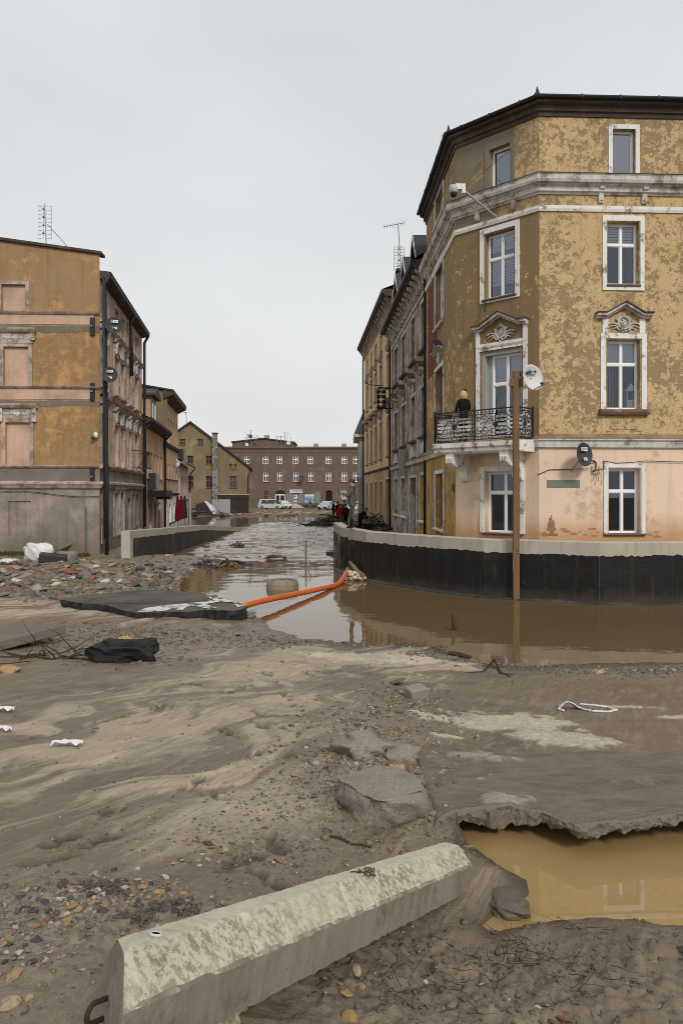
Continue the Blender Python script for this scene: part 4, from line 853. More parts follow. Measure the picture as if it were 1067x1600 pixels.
mb = MB(); mb.add([FG.p(0, .6, 13.28), FG.p(FG.L, .6, 13.28), FG.p(FG.L, -4.5, 16.6), FG.p(0, -4.5, 16.6)], [(0, 1, 2, 3)]); mb.add([FG.p(0, -4.5, 16.6), FG.p(FG.L, -4.5, 16.6), FG.p(FG.L, -10, 13), FG.p(0, -10, 13), FG.p(0, -10, .3), FG.p(FG.L, -10, .3)], [(0, 1, 2, 3), (3, 2, 5, 4)]); groof = mb.build('roof', SLATE, gt)
mb = MB(); mb.add([FG.p(0, .02, .3), FG.p(0, -10, .3), FG.p(0, -10, 13), FG.p(0, -4.5, 16.6), FG.p(0, .02, 13.3)], [(0, 1, 2, 3, 4)]); mb.add([FG.p(FG.L, .0, .3), FG.p(FG.L, -10, .3), FG.p(FG.L, -10, 13), FG.p(FG.L, -4.5, 16.6), FG.p(FG.L, .0, 13.3)], [(0, 1, 2, 3, 4)]); mb.build('gable_wall', GRT, gt)
for px0, px1, pyr, pye in [(653, 667, 367, 402), (637, 650, 401, 432), (624.5, 636, 427, 450)]:
    u1_ = FG.u_at((px0 + px1) / 2 - 2) ; d_ = FG.a.y + FG.d.y * u1_; zrd = CAMZ + (HOR - pyr) * d_ / FPX - .1; ze = zrd - 1.0
    m = MB(); hw = .85
    m.add([FG.p(u1_ - hw, .12, 13.4), FG.p(u1_ + hw, .12, 13.4), FG.p(u1_ + hw, .12, ze), FG.p(u1_, .12, zrd), FG.p(u1_ - hw, .12, ze), FG.p(u1_ - hw, -3.5, 13.4), FG.p(u1_ + hw, -3.5, 13.4), FG.p(u1_ + hw, -3.5, ze), FG.p(u1_, -3.5, zrd), FG.p(u1_ - hw, -3.5, ze)], [(0, 1, 2, 3, 4), (0, 4, 9, 5), (1, 6, 7, 2), (5, 9, 8, 7, 6)])
    dm = m.build('dormer', SLATE, gt); m = MB()
    for s in (-1, 1): m.hexa([FG.p(u1_, .4, zrd), FG.p(u1_ + s * 1.1, .4, ze - .3), FG.p(u1_ + s * 1.1, -3.5, ze - .3), FG.p(u1_, -3.5, zrd), FG.p(u1_, .4, zrd + .1), FG.p(u1_ + s * 1.1, .4, ze - .2), FG.p(u1_ + s * 1.1, -3.5, ze - .2), FG.p(u1_, -3.5, zrd + .1)])
    m.build('dormer_roof', SLATE, dm); m = MB()
    for s in (-1, 1): m.hexa([FG.p(u1_, .4, zrd - .1), FG.p(u1_ + s * 1.1, .4, ze - .4), FG.p(u1_ + s * 1.1, .44, ze - .4), FG.p(u1_, .44, zrd - .1), FG.p(u1_, .4, zrd + .11), FG.p(u1_ + s * 1.1, .4, ze - .19), FG.p(u1_ + s * 1.1, .44, ze - .19), FG.p(u1_, .44, zrd + .11)])
    m.build('bargeboard', WCORN, dm)
    m = MB(); FG.box(m, u1_ - .45, u1_ + .45, .13, .16, 13.7, ze - .05); m.build('dormer_window', FGLASS, dm)
downpipe(gt, [FG.p(FG.L - .06, .7, 13.1), FG.p(FG.L - .06, .12, 12.6), FG.p(FG.L - .06, .12, .9)])
m = MB(); m.box((3.05, 39.2, 3.9), (3.35, 39.5, 5.3)); tag(m.build('wall_cabinet', STEEL, gt), 'small grey cabinet on the string course')

# ================================================================== 3  YELLOW TENEMENT
H_ = (2.04, 66.0); FY = Fr(H_, (3.2, 46.85)); yt = thing('yellow_tenement', 'pale yellow tenement with stuccoed eaves at the far end of the right row', 'building', (2.6, 56, .4))
ycols = [(605.5, 609.3), (594, 597.6), (586, 589.2), (579.4, 582.2), (573, 575.4)]
yz = {'2': (10.0, 12.1), '1': (5.45, 8.0), 'g': (1.5, 3.8)}; yo = {k: [(FY.u_at(a), FY.u_at(b), *yz[k]) for a, b in ycols] for k in '12g'}
yo['3'] = [(a + .15, b - .15, 13.1, 14.3) for a, b, c, d in yo['2']]; yo['g'][0] = (FY.u_at(603), FY.u_at(609.5), .7, 3.9)
mb = MB(); wall(mb, FY, 0, FY.L, 4.65, 15.6, yo['1'] + yo['2'] + yo['3'], .25); mb.build('street_wall', YEL2, yt)
mb = MB(); wall(mb, FY, 0, FY.L, .1, 4.65, yo['g'], .25); mb.build('ground_floor_wall', YEL3, yt)
mb = MB(); mb.sweep([H_, (3.2, 46.85)], [(.001, 4.6), (.1, 4.62), (.12, 4.74), (.001, 4.78)]); mb.build('string_course', BROWNT, yt)
mb = MB(); mb.sweep([H_, (3.2, 46.85)], [(.001, 15.5), (.35, 15.55), (.62, 15.75), (.66, 15.95), (.001, 16.0)]); mb.build('eaves', BROWNT, yt)
for i in range(18):
    m = MB(); console(m, FY, .5 + i * 1.07, 15.56, .8, .2, .42); m.build('eaves_bracket', STUC, yt)
for k in '123g':
    for i, (a, b, c, d) in enumerate(yo[k]):
        if k == 'g' and i == 0: m = MB(); FY.box(m, a, b, -.3, -.22, c, d); m.build('door', OLDFR, yt)
        else: window(yt, FY, a, b, c, d, .2, .66, k != '3', near=False, glass=FGLASS, mat=OLDFR if i % 2 else UPVC); sill(yt, FY, a, b, c - .02, .15, .16, .1, STUC)
        surround(yt, FY, a, b, c, d, .12, .14, .0, .05, mat=STUC if k in '12' else YEL2)
        if k in '12':
            m = MB(); uc = (a + b) / 2
            if k == '1': FY.poly(m, [(a - .3, d + .9), (b + .3, d + .9), (b + .3, d + 1.15), (a - .3, d + 1.15)], .001, .4)
            FY.poly(m, [(uc - .45, d + .25), (uc + .45, d + .25), (uc + .6, d + .85), (uc, d + 1.0), (uc - .6, d + .85)], .001, .16)
            for q in range(5): m.ball(FY.p(uc - .4 + .2 * q, .14, d + .45 + .12 * (q % 2)), .12, 6, 5)
            m.build('window_hood', STUC, yt)
mb = MB(); q = [FY.p(0, .6, 15.98), FY.p(FY.L, .6, 15.98), FY.p(FY.L, -5, 18.2), FY.p(0, -5, 18.2), FY.p(0, -11, .1), FY.p(FY.L, -11, .1), FY.p(0, 0, .1), FY.p(FY.L, 0, .1), FY.p(0, -11, 15), FY.p(FY.L, -11, 15), FY.p(0, 0, 15.9), FY.p(FY.L, 0, 15.9)]
mb.add(q, [(0, 1, 2, 3), (3, 2, 9, 8), (8, 9, 5, 4)]); mb.build('roof', SLATE, yt); mb = MB(); mb.add(q, [(6, 4, 8, 3, 10), (7, 5, 9, 2, 11)]); mb.build('gable_wall', OLV, yt)
mb = MB(); p0 = FY.p(FY.L - .5, -.9, 14.8); mb.box((p0[0] - .45, p0[1] - .6, 14.8), (p0[0] + 2.2, p0[1] + .5, 17.1)); ch = mb.build('chimney', OLV, yt); mb = MB(); mb.box((p0[0] - .6, p0[1] - .75, 17.1), (p0[0] + 2.35, p0[1] + .65, 17.25)); mb.build('chimney_cap', SLATE, ch)
downpipe(yt, [FY.p(.08, .6, 15.9), FY.p(.08, .12, 15.2), FY.p(.08, .12, .3)], .07); downpipe(yt, [FY.p(FY.L - .1, .6, 15.9), FY.p(FY.L - .1, .12, 15.2), FY.p(FY.L - .1, .12, .6)], .06)
# 4 narrow grey stone house behind it
F4 = Fr((2.15, 78), (7, 78)); nb = thing('stone_house', 'narrow grey stone block house with slate roof peeping out behind the yellow tenement', 'building', (2.2, 78, .2))
STONE = plain('grey ashlar', (.27, .26, .24), .9, .2, .2, 2, .3)
mb = MB(); mb.box((1.95, 78, .1), (7, 88, 8.9)); mb.build('wall', plain('pale grey plaster', (.36, .345, .31), .9, .2, .2, 1, .2), nb)
for i in range(8):
    for j in range(2): m = MB(); m.box((1.72 + j * .8 + .01, 77.85 - .02 * ((i + j) % 2), .1 + i * .56), (2.5 + j * .8 - .01, 78.2, .64 + i * .56)); m.build('stone_block', STONE, nb)
mb = MB(); mb.box((1.4, 77.5, 8.9), (7, 88, 9.3)); mb.build('cornice', WCORN, nb)
mb = MB(); mb.add([(1.35, 77.4, 9.3), (7, 77.4, 9.3), (7, 83, 15), (3.6, 83, 15), (1.35, 88, 9.3), (7, 88, 9.3)], [(0, 1, 2, 3), (0, 3, 4), (3, 2, 5, 4)]); mb.build('roof', SLATE, nb)
# ================================================================== 5  LEFT TENEMENT
LA, LB, LC = (-22.0, 31.45), (-10.5, 32.0), (-12.0, 44.3)
FL, FT2 = Fr(LA, LB), Fr(LB, LC); lt = thing('left_tenement', 'tall left tenement with bricked up side windows and rough orange render panels', 'building', (-10.5, 32.0, .2))
def zl(py): return CAMZ + (HOR - py) * 31.9 / FPX
bo = [(FL.u_at(4), FL.u_at(40), zl(487), zl(446)), (FL.u_at(7), FL.u_at(45), zl(604), zl(543)), (FL.u_at(10), FL.u_at(47), zl(727), zl(661)), (FL.u_at(14), FL.u_at(49), zl(837), zl(783))]
mb = MB(); wall(mb, FL, 0, FL.L, zl(490), 13.05, [bo[0]], .09); mb.add([FL.p(0, 0, 13.05), FL.p(FL.L, 0, 13.05), FL.p(FL.L, 0, 13.35), FL.p(6.7, 0, 13.96), FL.p(0, 0, 13.9)], [(0, 1, 2, 3, 4)]); mb.build('upper_side_wall', LOLV, lt)
mb = MB(); wall(mb, FL, 0, FL.L, zl(607), zl(490), [bo[1]], .09); mb.build('second_floor_side_wall', LORA, lt)
mb = MB(); wall(mb, FL, 0, FL.L, zl(733), zl(607), [bo[2]], .09); mb.build('first_floor_side_wall', LORA, lt)
mb = MB(); wall(mb, FL, 0, FL.L, -.2, zl(733), [bo[3]], .07); mb.build('ground_floor_side_wall', LGRY, lt)
for i, (a, b, c, d) in enumerate(bo):
    m = MB(); FL.box(m, a, b, -.2, -.085 if i < 3 else -.065, c, d); m.build('blind_window_infill', LPNK if i < 3 else LGRY, lt)
    if i < 3: surround(lt, FL, a, b, c, d, .17, .17, 0, .05, mat=STUC, inner=.02)
    if i in (1, 2):
        m = MB(); FL.box(m, a - .2, b + .2, .001, .07, d + .17, d + .62); FL.prof(m, a - .36, b + .36, [(.001, d + .62), (.16, d + .64), (.24, d + .74), (.26, d + .82), (.001, d + .86)]); en = m.build('entablature', STUC, lt)
        m = MB(); uc = (a + b) / 2
        for q in range(9):
            m.ball(FL.p(uc - .52 + .13 * q, .075, d + .4), (.055 + .05 * (q == 4), .03, .055 + .06 * (q == 4)), 7, 5)
            m.tube([FL.p(uc - .52 + .13 * q, .075, d + .4), FL.p(uc - .47 + .13 * q, .08, d + .34), FL.p(uc - .42 + .13 * q, .075, d + .4)], .02, 5)
        m.build('carved_frieze', WCORN, en)
        for s in (a - .3, b + .12):
            m = MB(); FL.box(m, s, s + .18, .001, .13, d + .3 if i == 1 else d + .05, d + .62); m.ball(FL.p(s + .09, .12, d + .45), .08, 6, 5); m.build('corner_console', WCORN, en)
for z, pr, mt in [(zl(492), (.12, .13), STUC), (zl(608), (.12, .11), STUC), (zl(732), (.12, .1), STUC)]:
    mb = MB(); mb.sweep([LA, LB], [(.001, z), (pr[0] * .6, z + .02), (pr[0], z + pr[1] * .6), (pr[0] + .03, z + pr[1]), (.001, z + pr[1] + .03)]); mb.build('string_course', mt, lt)
mb = MB(); mb.sweep([LA, LB, LC], [(.001, zl(763)), (.08, zl(763)), (.14, zl(759)), (.2, zl(756)), (.2, zl(753)), (.001, zl(751))]); mb.build('plinth_cornice', STUC, lt)
for z0, z1 in ((zl(515), zl(509)), (zl(631), zl(626))):                      # ragged cement strips above the render panels
    mb = MB(); k = 40; up = [(FL.L * i / k, z1 + .06 * vn(np.array([i * .7]), np.array([z1]), 3)[0]) for i in range(k + 1)]; lo = [(FL.L * i / k, z0 - .1 + .1 * vn(np.array([i * .9]), np.array([z0]), 4)[0]) for i in range(k + 1)]
    FL.poly(mb, lo + up[::-1], .001, .012); mb.build('cement_band', LCEM, lt)
    mb = MB(); FL.box(mb, 0, FL.L - .25, .001, .02, z1 + .06, z1 + .52); mb.build('pink_band', LPNK, lt)
mb = MB(); FL.box(mb, 0, FL.L - .3, .001, .015, zl(751), zl(734)); mb.build('cement_band', LCEM, lt)
for a, b, c, d in bo[1:3]:
    mb = MB(); FL.box(mb, 0, b + .42, .001, .014, c - .02, d + 1.0 if c > 5 else d + .95); 
mb = MB(); FL.prof(mb, 0, 6.7, [(0, 0), (0, 0)]) if False else None
mb = MB(); mb.hexa([FL.p(0, -.5, 13.9), FL.p(6.7, -.5, 13.97), FL.p(6.7, .12, 13.97), FL.p(0, .12, 13.9), FL.p(0, -.5, 14.02), FL.p(6.7, -.5, 14.09), FL.p(6.7, .12, 14.09), FL.p(0, .12, 14.02)]); mb.hexa([FL.p(6.7, -.5, 13.97), FL.p(FL.L + .1, -.5, 13.36), FL.p(FL.L + .1, .12, 13.36), FL.p(6.7, .12, 13.97), FL.p(6.7, -.5, 14.09), FL.p(FL.L + .1, -.5, 13.47), FL.p(FL.L + .1, .12, 13.47), FL.p(6.7, .12, 14.09)]); mb.build('parapet_cap', BROWNT, lt)
for py in (510, 612, 745):
    m = MB(); FL.box(m, FL.L - .38, FL.L - .2, .02, .12, zl(py) - .38, zl(py) + .38); ap = m.build('anchor_plate', IRON, lt); m = MB(); m.ball(FL.p(FL.L - .3, .17, zl(py)), .05, 8, 5); m.build('bolt', STEEL, ap)
# street side
lcol = [(.35, 1.25), (3.35, 4.5), (5.05, 6.2), (7.35, 8.5), (9.45, 10.75)]
lops = {'3': (10.75, 11.9), '2': (7.75, 9.6), '1': (4.3, 6.3), 'g': (.95, 3.0)}; LO = {k: [(a, b, *v) for a, b in lcol] for k, v in lops.items()}
LO['g'] = [(.5, 1.4, .75, 3.0), (3.3, 4.3, .9, 3.0), (4.95, 5.95, .9, 3.0), (7.5, 8.4, .1, 2.7), (9.0, 9.9, .7, 2.9), (10.3, 11.2, .7, 2.9)]
mb = MB(); wall(mb, FT2, 0, FT2.L, 4.1, 12.7, LO['1'] + LO['2'] + LO['3'], .25); mb.build('street_wall', LSTR, lt)
mb = MB(); wall(mb, FT2, 0, FT2.L, -.3, 4.1, LO['g'], .25); mb.build('street_ground_wall', LGRY, lt)
for z in (10.45, 7.3, 4.05):
    mb = MB(); mb.sweep([LB, LC], [(.001, z), (.12, z + .03), (.2, z + .14), (.001, z + .2)]); mb.build('string_course', STUC, lt)
for k in '321g':
    for i, (a, b, c, d) in enumerate(LO[k]):
        if k == 'g' and i == 3: m = MB(); FT2.box(m, a, b, -.3, -.2, c, d); m.build('door', OLDFR, lt); continue
        if k == 'g' and i > 3:
            window(lt, FT2, a, b, c, d, .2, .66, near=False, glass=FGLASS, mat=STUC); continue
        window(lt, FT2, a, b, c, d, .2, .68, near=True, mat=UPVC if k != 'g' else STUC, fw=.07); surround(lt, FT2, a, b, c, d, .16, .16, .0, .06, mat=STUC)
        if k == 'g':
            m = MB(); FT2.poly(m, [(a - .1, d + .16), (b + .1, d + .16), (b + .1, d + .35), ((a + b) / 2, d + .55), (a - .1, d + .35)], .001, .12); m.build('window_hood', STUC, lt)
        elif k in '12':
            sill(lt, FT2, a, b, c - .02, .16, .16, .1, STUC)
            m = MB(); FT2.box(m, a - .16, b + .16, .001, .1, d + .16, d + .6); FT2.prof(m, a - .28, b + .28, [(.001, d + .6), (.18, d + .62), (.3, d + .76), (.001, d + .82)]); h_ = m.build('window_hood', STUC, lt)
            if i == 0 and k == '1': m = MB(); FT2.poly(m, [(a - .28, d + .82), (b + .28, d + .82), ((a + b) / 2, d + 1.35)], .001, .28); m.build('hood_gable', STUC, h_)
            for s in (a - .12, b - .06): m = MB(); FT2.prof(m, s, s + .18, [(.1, d + .02), (.18, d + .1), (.2, d + .45), (.26, d + .6), (.1, d + .6)]); m.build('hood_console', WCORN, h_)
mb = MB(); mb.sweep([LB, LC], [(.001, 12.3), (.3, 12.36), (.44, 12.42), (.46, 12.6), (.001, 12.66)]); mb.build('eaves', BROWNT, lt)
mb = MB(); mb.add([FT2.p(-.02, .48, 12.62), FT2.p(FT2.L + .15, .48, 12.62), FT2.p(FT2.L + .15, -4, 13.2), FT2.p(.55, -4, 13.2), FT2.p(FT2.L + .15, -11, 13.3), FT2.p(1.5, -11, 13.3)], [(0, 1, 2, 3), (3, 2, 4, 5)]); mb.build('roof', SLATE, lt)
mb = MB(); mb.add([FT2.p(FT2.L, 0, -.2), FT2.p(FT2.L, -11, -.2), FT2.p(FT2.L, -11, 13.2), FT2.p(FT2.L, 0, 12.6)], [(0, 1, 2, 3)]); mb.build('gable_wall', LOLV, lt)
downpipe(lt, [FT2.p(.0, .42, 12.5), FT2.p(.02, .2, 12.1), FT2.p(.02, .3, 3.5), FT2.p(.02, .3, .3)], .085); downpipe(lt, [FT2.p(-.22, .2, 12.3), FT2.p(-.22, .26, 1.0)], .05); downpipe(lt, [FT2.p(7.0, .42, 12.5), FT2.p(7.0, .2, 12), FT2.p(7.0, .25, 9.2)], .09); downpipe(lt, [FT2.p(FT2.L - .05, .42, 12.5), FT2.p(FT2.L - .05, .16, 12), FT2.p(FT2.L - .05, .16, .1)], .08)
m = MB(); m.tube([FL.p(FL.L - .55, .06, .5), FL.p(FL.L - .58, .06, 2.4)], .035, 6); m.build('green_pipe', plain('faded green pipe', (.10, .16, .09), .6, .3, .3, 6, 0), lt)
cable('sagging_cable', [FL.p(u, .06, 2.95 + .25 * math.cos((u - 8) * 1.1) * .5) for u in np.linspace(4, FL.L, 18)], .014, lt)
# small railing on the street side
m = MB()
for u in np.linspace(8.2, 10.9, 7): m.tube([FT2.p(u, .8, 4.35), FT2.p(u, .8, 5.3)], .016, 4)
for z in (4.4, 5.3): m.tube([FT2.p(8.2, .05, z), FT2.p(8.2, .8, z), FT2.p(10.9, .8, z), FT2.p(10.9, .05, z)], .02, 4)
m.tube([FT2.p(9.5, .05, 4.2), FT2.p(9.5, .8, 5.2)], .02, 4); m.build('bracket_railing', IRON, lt)

# ================================================================== 6-8  LEFT ROW BEHIND
def street_pt(d): return (-12.0 - .12 * (d - 44.3), d)
L6 = Fr(street_pt(44.35), street_pt(55)); lh = thing('low_house', 'low peach house with black awning squeezed between two taller left houses', 'building', (*street_pt(46), .2))
def rowwin(t, F, us, w, z0, z1, near=False, mat=None, rec=.2):
    return [(u - w / 2, u + w / 2, z0, z1) for u in us]
w6 = rowwin(lh, L6, np.linspace(.9, 9.4, 6), .85, 4.0, 5.6); w6b = [(L6.u_at(239) - .5, L6.u_at(239) + .5, 6.2, 7.6), (L6.u_at(232) - .4, L6.u_at(232) + .4, 6.0, 7.0)]; 
g6 = [(.8, 1.7, .1, 2.4), (3.2, 4.4, .1, 2.3), (5.6, 6.8, .1, 2.3), (7.6, 8.8, .1, 2.3)]
mb = MB(); wall(mb, L6, 0, L6.L, 3.5, 7.3, w6, .2); mb.build('wall', PCH2, lh); mb = MB(); wall(mb, L6, 0, 3.0, -.3, 3.5, g6[:1], .2); mb.build('ground_floor_wall', YEL3, lh)
mb = MB(); wall(mb, L6, 3.0, L6.L, -.3, 3.5, g6[1:], .2); mb.build('ground_floor_wall', PNK, lh)
for o in w6: window(lh, L6, *o, .18, .66, near=False, glass=FGLASS, fw=.07); sill(lh, L6, o[0], o[1], o[2] - .02, .1, .12, .08, STUC)
RED = plain('dark red joinery', (.16, .012, .018), .5, .4, .2, 6, .05)
for i, o in enumerate(g6): m = MB(); L6.box(m, o[0], o[1], -.24, -.16, o[2], o[3]); dd = m.build('door', RED if i else OLDFR, lh); m = MB(); L6.box(m, o[0] + .15, o[1] - .15, -.16, -.14, o[2] + 1.1, o[3] - .15); m.build('pane', FGLASS, dd)
mb = MB(); mb.sweep([street_pt(44.4), street_pt(55)], [(.001, 7.1), (.4, 7.25), (.62, 7.4), (.62, 7.55), (.001, 7.6)]); mb.build('eaves', BROWNT, lh)
mb = MB(); mb.add([L6.p(0, .6, 7.5), L6.p(L6.L, .6, 7.5), L6.p(L6.L, -5, 10), L6.p(0, -5, 10), L6.p(L6.L, -10, 7.5), L6.p(0, -10, 7.5)], [(0, 1, 2, 3), (3, 2, 4, 5)]); mb.build('roof', SLATE, lh)
a_, b_ = 3.4, 6.2; mb = MB(); L6.box(mb, a_, b_, -3, .05, 7.3, 9.3); dm = mb.build('dormer', PCH2, lh); mb = MB(); L6.poly(mb, [(a_ - .3, 9.3), (b_ + .3, 9.3), (b_ + .3, 9.45), ((a_ + b_) / 2, 9.95), (a_ - .3, 9.45)], -3, .35); mb.build('dormer_roof', BROWNT, dm)
for u in (4.2, 5.4): m = MB(); L6.box(m, u - .35, u + .35, .051, .08, 7.8, 8.9); m.build('dormer_window', FGLASS, dm)
mb = MB(); L6.box(mb, 2.0, 5.6, .1, 1.2, 2.75, 3.15); mb.build('awning', plain('black awning', (.008, .008, .009), .6, .3, .2, 5, 0), lh)
mb = MB(); L6.box(mb, 5.7, 7.6, .1, 1.0, 2.55, 2.8); mb.build('awning', plain('grey awning', (.06, .06, .055), .6, .3, .2, 5, 0), lh)
for i in range(3): m = MB(); L6.box(m, 2.4 + i * .75, 3.0 + i * .75, .05, .45, 3.2, 4.0 + .25); m.build('fascia_panel', (DKPL, STEEL, STEEL)[i], lh)
downpipe(lh, [L6.p(.25, .6, 7.4), L6.p(.25, .15, 6.9), L6.p(.25, .15, .1)], .07); downpipe(lh, [L6.p(L6.L - .1, .6, 7.4), L6.p(L6.L - .1, .15, 6.9), L6.p(L6.L - .1, .15, .1)], .08)
L7 = Fr(street_pt(55.05), street_pt(65.5)); th7 = thing('peach_house', 'three storey peach house with blank olive gable above the low house', 'building', (*street_pt(58), .2))
w7 = rowwin(th7, L7, np.linspace(1.2, 9.4, 5), 1.0, 6.9, 8.9); w7b = rowwin(th7, L7, np.linspace(1.2, 9.4, 5), .9, 4.1, 5.3)
mb = MB(); wall(mb, L7, 0, L7.L, 2.9, 10.3, w7 + w7b, .2); mb.build('wall', PCH2, th7)
mb = MB(); wall(mb, L7, 0, L7.L, -.3, 2.9, [(1, 2.2, -.2, 2), (4, 5.2, .6, 2.1), (7, 8.2, .6, 2.1)], .2); mb.build('ground_floor_wall', WTRIM, th7)
for o in w7 + w7b + [(4, 5.2, .6, 2.1), (7, 8.2, .6, 2.1)]: window(th7, L7, *o, .18, .66, near=False, glass=FGLASS, fw=.07); sill(th7, L7, o[0], o[1], o[2] - .02, .12, .14, .1, BROWNT)
m = MB(); L7.box(m, 1, 2.2, -.22, -.15, -.2, 2); m.build('door', RED, th7)
for z in (6.6, 2.85): mb = MB(); mb.sweep([street_pt(55.05), street_pt(65.5)], [(.001, z - .1), (.16, z), (.2, z + .1), (.001, z + .14)]); mb.build('string_course', BROWNT, th7)
mb = MB(); mb.sweep([street_pt(54.9), street_pt(65.6)], [(.001, 10.0), (.3, 10.15), (.7, 10.35), (.75, 10.6), (.001, 10.65)]); mb.build('eaves', BROWNT, th7)
gz = [L7.p(0, 0, -.2), L7.p(0, -10, -.2), L7.p(0, -10, 11.0), L7.p(0, -3, 11.2), L7.p(0, .3, 10.6)]
mb = MB(); mb.add(gz, [(0, 1, 2, 3, 4)]); mb.build('gable_wall', OLV, th7)
mb = MB(); mb.hexa([L7.p(-.2, -10, 11.0), L7.p(-.2, -3, 11.2), L7.p(L7.L, -3, 11.2), L7.p(L7.L, -10, 11.0), L7.p(-.2, -10, 11.12), L7.p(-.2, -3, 11.32), L7.p(L7.L, -3, 11.32), L7.p(L7.L, -10, 11.12)]); mb.hexa([L7.p(-.2, -3, 11.2), L7.p(-.2, .75, 10.6), L7.p(L7.L, .75, 10.6), L7.p(L7.L, -3, 11.2), L7.p(-.2, -3, 11.32), L7.p(-.2, .75, 10.72), L7.p(L7.L, .75, 10.72), L7.p(L7.L, -3, 11.32)]); mb.build('roof', SLATE, th7)
mb = MB(); p = L7.p(8.2, -6, 0); mb.box((p[0] - .4, p[1] - .4, 11), (p[0] + .4, p[1] + .4, 12.6)); mb.build('chimney', BRICKM, th7)
mb = MB(); mb.add([L7.p(L7.L, 0, -.2), L7.p(L7.L, -10, -.2), L7.p(L7.L, -10, 11.0), L7.p(L7.L, -3, 11.2), L7.p(L7.L, 0, 10.6)], [(0, 1, 2, 3, 4)]); mb.build('rear_wall', OLV, th7)
L8 = Fr(street_pt(65.55), street_pt(76)); ph = thing('pink_house', 'small pale pink two storey house at the end of the left row', 'building', (*street_pt(68), .1))
w8 = rowwin(ph, L8, np.linspace(1.2, 9.2, 5), .95, 2.95, 4.6) + rowwin(ph, L8, np.linspace(1.6, 9.0, 5), .95, .3, 1.9)
mb = MB(); wall(mb, L8, 0, L8.L, -.6, 5.6, w8, .2); mb.build('wall', PNK, ph)
for o in w8: window(ph, L8, *o, .18, .66, near=False, glass=FGLASS, fw=.07)
mb = MB(); mb.sweep([street_pt(65.6), street_pt(76)], [(.001, 2.2), (.1, 2.24), (.1, 2.32), (.001, 2.36)]); mb.build('string_course', BROWNT, ph)
mb = MB(); mb.add([L8.p(0, .7, 5.5), L8.p(L8.L + .2, .7, 5.5), L8.p(L8.L + .2, -3.5, 8), L8.p(0, -3.5, 8), L8.p(L8.L + .2, -7, 5.5), L8.p(0, -7, 5.5), L8.p(0, .7, 5.7), L8.p(L8.L + .2, .7, 5.7)], [(0, 1, 7, 6), (6, 7, 2, 3), (3, 2, 4, 5)]); mb.build('roof', SLATE, ph)
mb = MB(); mb.add([L8.p(L8.L, 0, -.6), L8.p(L8.L, -7, -.6), L8.p(L8.L, -7, 5.5), L8.p(L8.L, -3.5, 7.9), L8.p(L8.L, 0, 5.6)], [(0, 1, 2, 3, 4)]); mb.build('gable_wall', PNK, ph)
mb = MB(); L8.box(mb, 3.5, 4.6, -1.6, .1, 6.0, 7.1); mb.build('dormer', SLATE, ph)
downpipe(ph, [L8.p(L8.L, .7, 5.5), L8.p(L8.L, .2, 4.9), L8.p(L8.L, .15, 0)], .07)

# ================================================================== 9  OLIVE GABLE HOUSE
DO = 100.0; FO = Fr(((276 - CX) / FPX * DO - 2.5, DO - 1.6), ((389 - CX) / FPX * DO, DO)); og = thing('gable_house', 'olive rendered gable house with outside chimney at the head of the flooded street', 'building', (-17, DO, 0))
def po(px, py): return (FO.u_at(px), FO.z_at(px, py))
wo = [opening(FO, *o) for o in [(281, 289.5, 686, 695), (309, 317.5, 686, 695), (293, 302, 712, 724.5), (322, 331, 712, 725), (293, 302.5, 744, 761), (322, 332, 744, 762), (359, 370, 744, 762), (358.8, 362.5, 725, 732.5), (365.8, 369.5, 725, 732.5)]]
pk = po(298, 660.5); le = (0.0, FO.z_at(276, 676) - 2.0); re = po(391, 731)
mb = MB(); wall(mb, FO, 0, FO.L, -.4, re[1], [o for o in wo if o[3] < re[1]], .25)
for o in []: pass
ops_up = [o for o in wo if o[3] >= re[1]]
# upper part of the gable: columns of strips between the openings
us_ = sorted({0.0, FO.L, pk[0], *[o[0] for o in ops_up], *[o[1] for o in ops_up]})
def ztop(u): return le[1] + (pk[1] - le[1]) * u / pk[0] if u < pk[0] else pk[1] + (re[1] - pk[1]) * (u - pk[0]) / (FO.L - pk[0])
for a, b in zip(us_, us_[1:]):
    cuts = sorted([(o[2], o[3]) for o in ops_up if o[0] < (a + b) / 2 < o[1]]); z = re[1]
    for c, d in cuts:
        mb.add([FO.p(a, 0, z), FO.p(b, 0, z), FO.p(b, 0, max(c, z)), FO.p(a, 0, max(c, z))], [(0, 1, 2, 3)]); z = d
    mb.add([FO.p(a, 0, z), FO.p(b, 0, z), FO.p(b, 0, ztop(b)), FO.p(a, 0, ztop(a))], [(0, 1, 2, 3)])
for a, b, c, d in ops_up:
    for q in ([(a, c), (b, c)], [(b, c), (b, d)], [(b, d), (a, d)], [(a, d), (a, c)]):
        mb.add([FO.p(q[0][0], 0, q[0][1]), FO.p(q[1][0], 0, q[1][1]), FO.p(q[1][0], -.25, q[1][1]), FO.p(q[0][0], -.25, q[0][1])], [(0, 1, 2, 3)])
mb.build('gable_wall', OLV, og)
for i, o in enumerate(wo): window(og, FO, *o, .2, .6 if i < 7 else None, i < 7, near=False, glass=FGLASS, mat=OLDFR, fw=.07); sill(og, FO, o[0], o[1], o[2] - .02, .08, .1, .1, OLDFR)
mb = MB()
for (a, b) in (((le[0] - .3, le[1] - .2), pk), (pk, (re[0] + .35, re[1] - .3))):
    mb.hexa([FO.p(a[0], .35, a[1]), FO.p(b[0], .35, b[1]), FO.p(b[0], -14, b[1]), FO.p(a[0], -14, a[1]), FO.p(a[0], .35, a[1] + .22), FO.p(b[0], .35, b[1] + .22), FO.p(b[0], -14, b[1] + .22), FO.p(a[0], -14, a[1] + .22)])
mb.build('roof', SLATE, og)
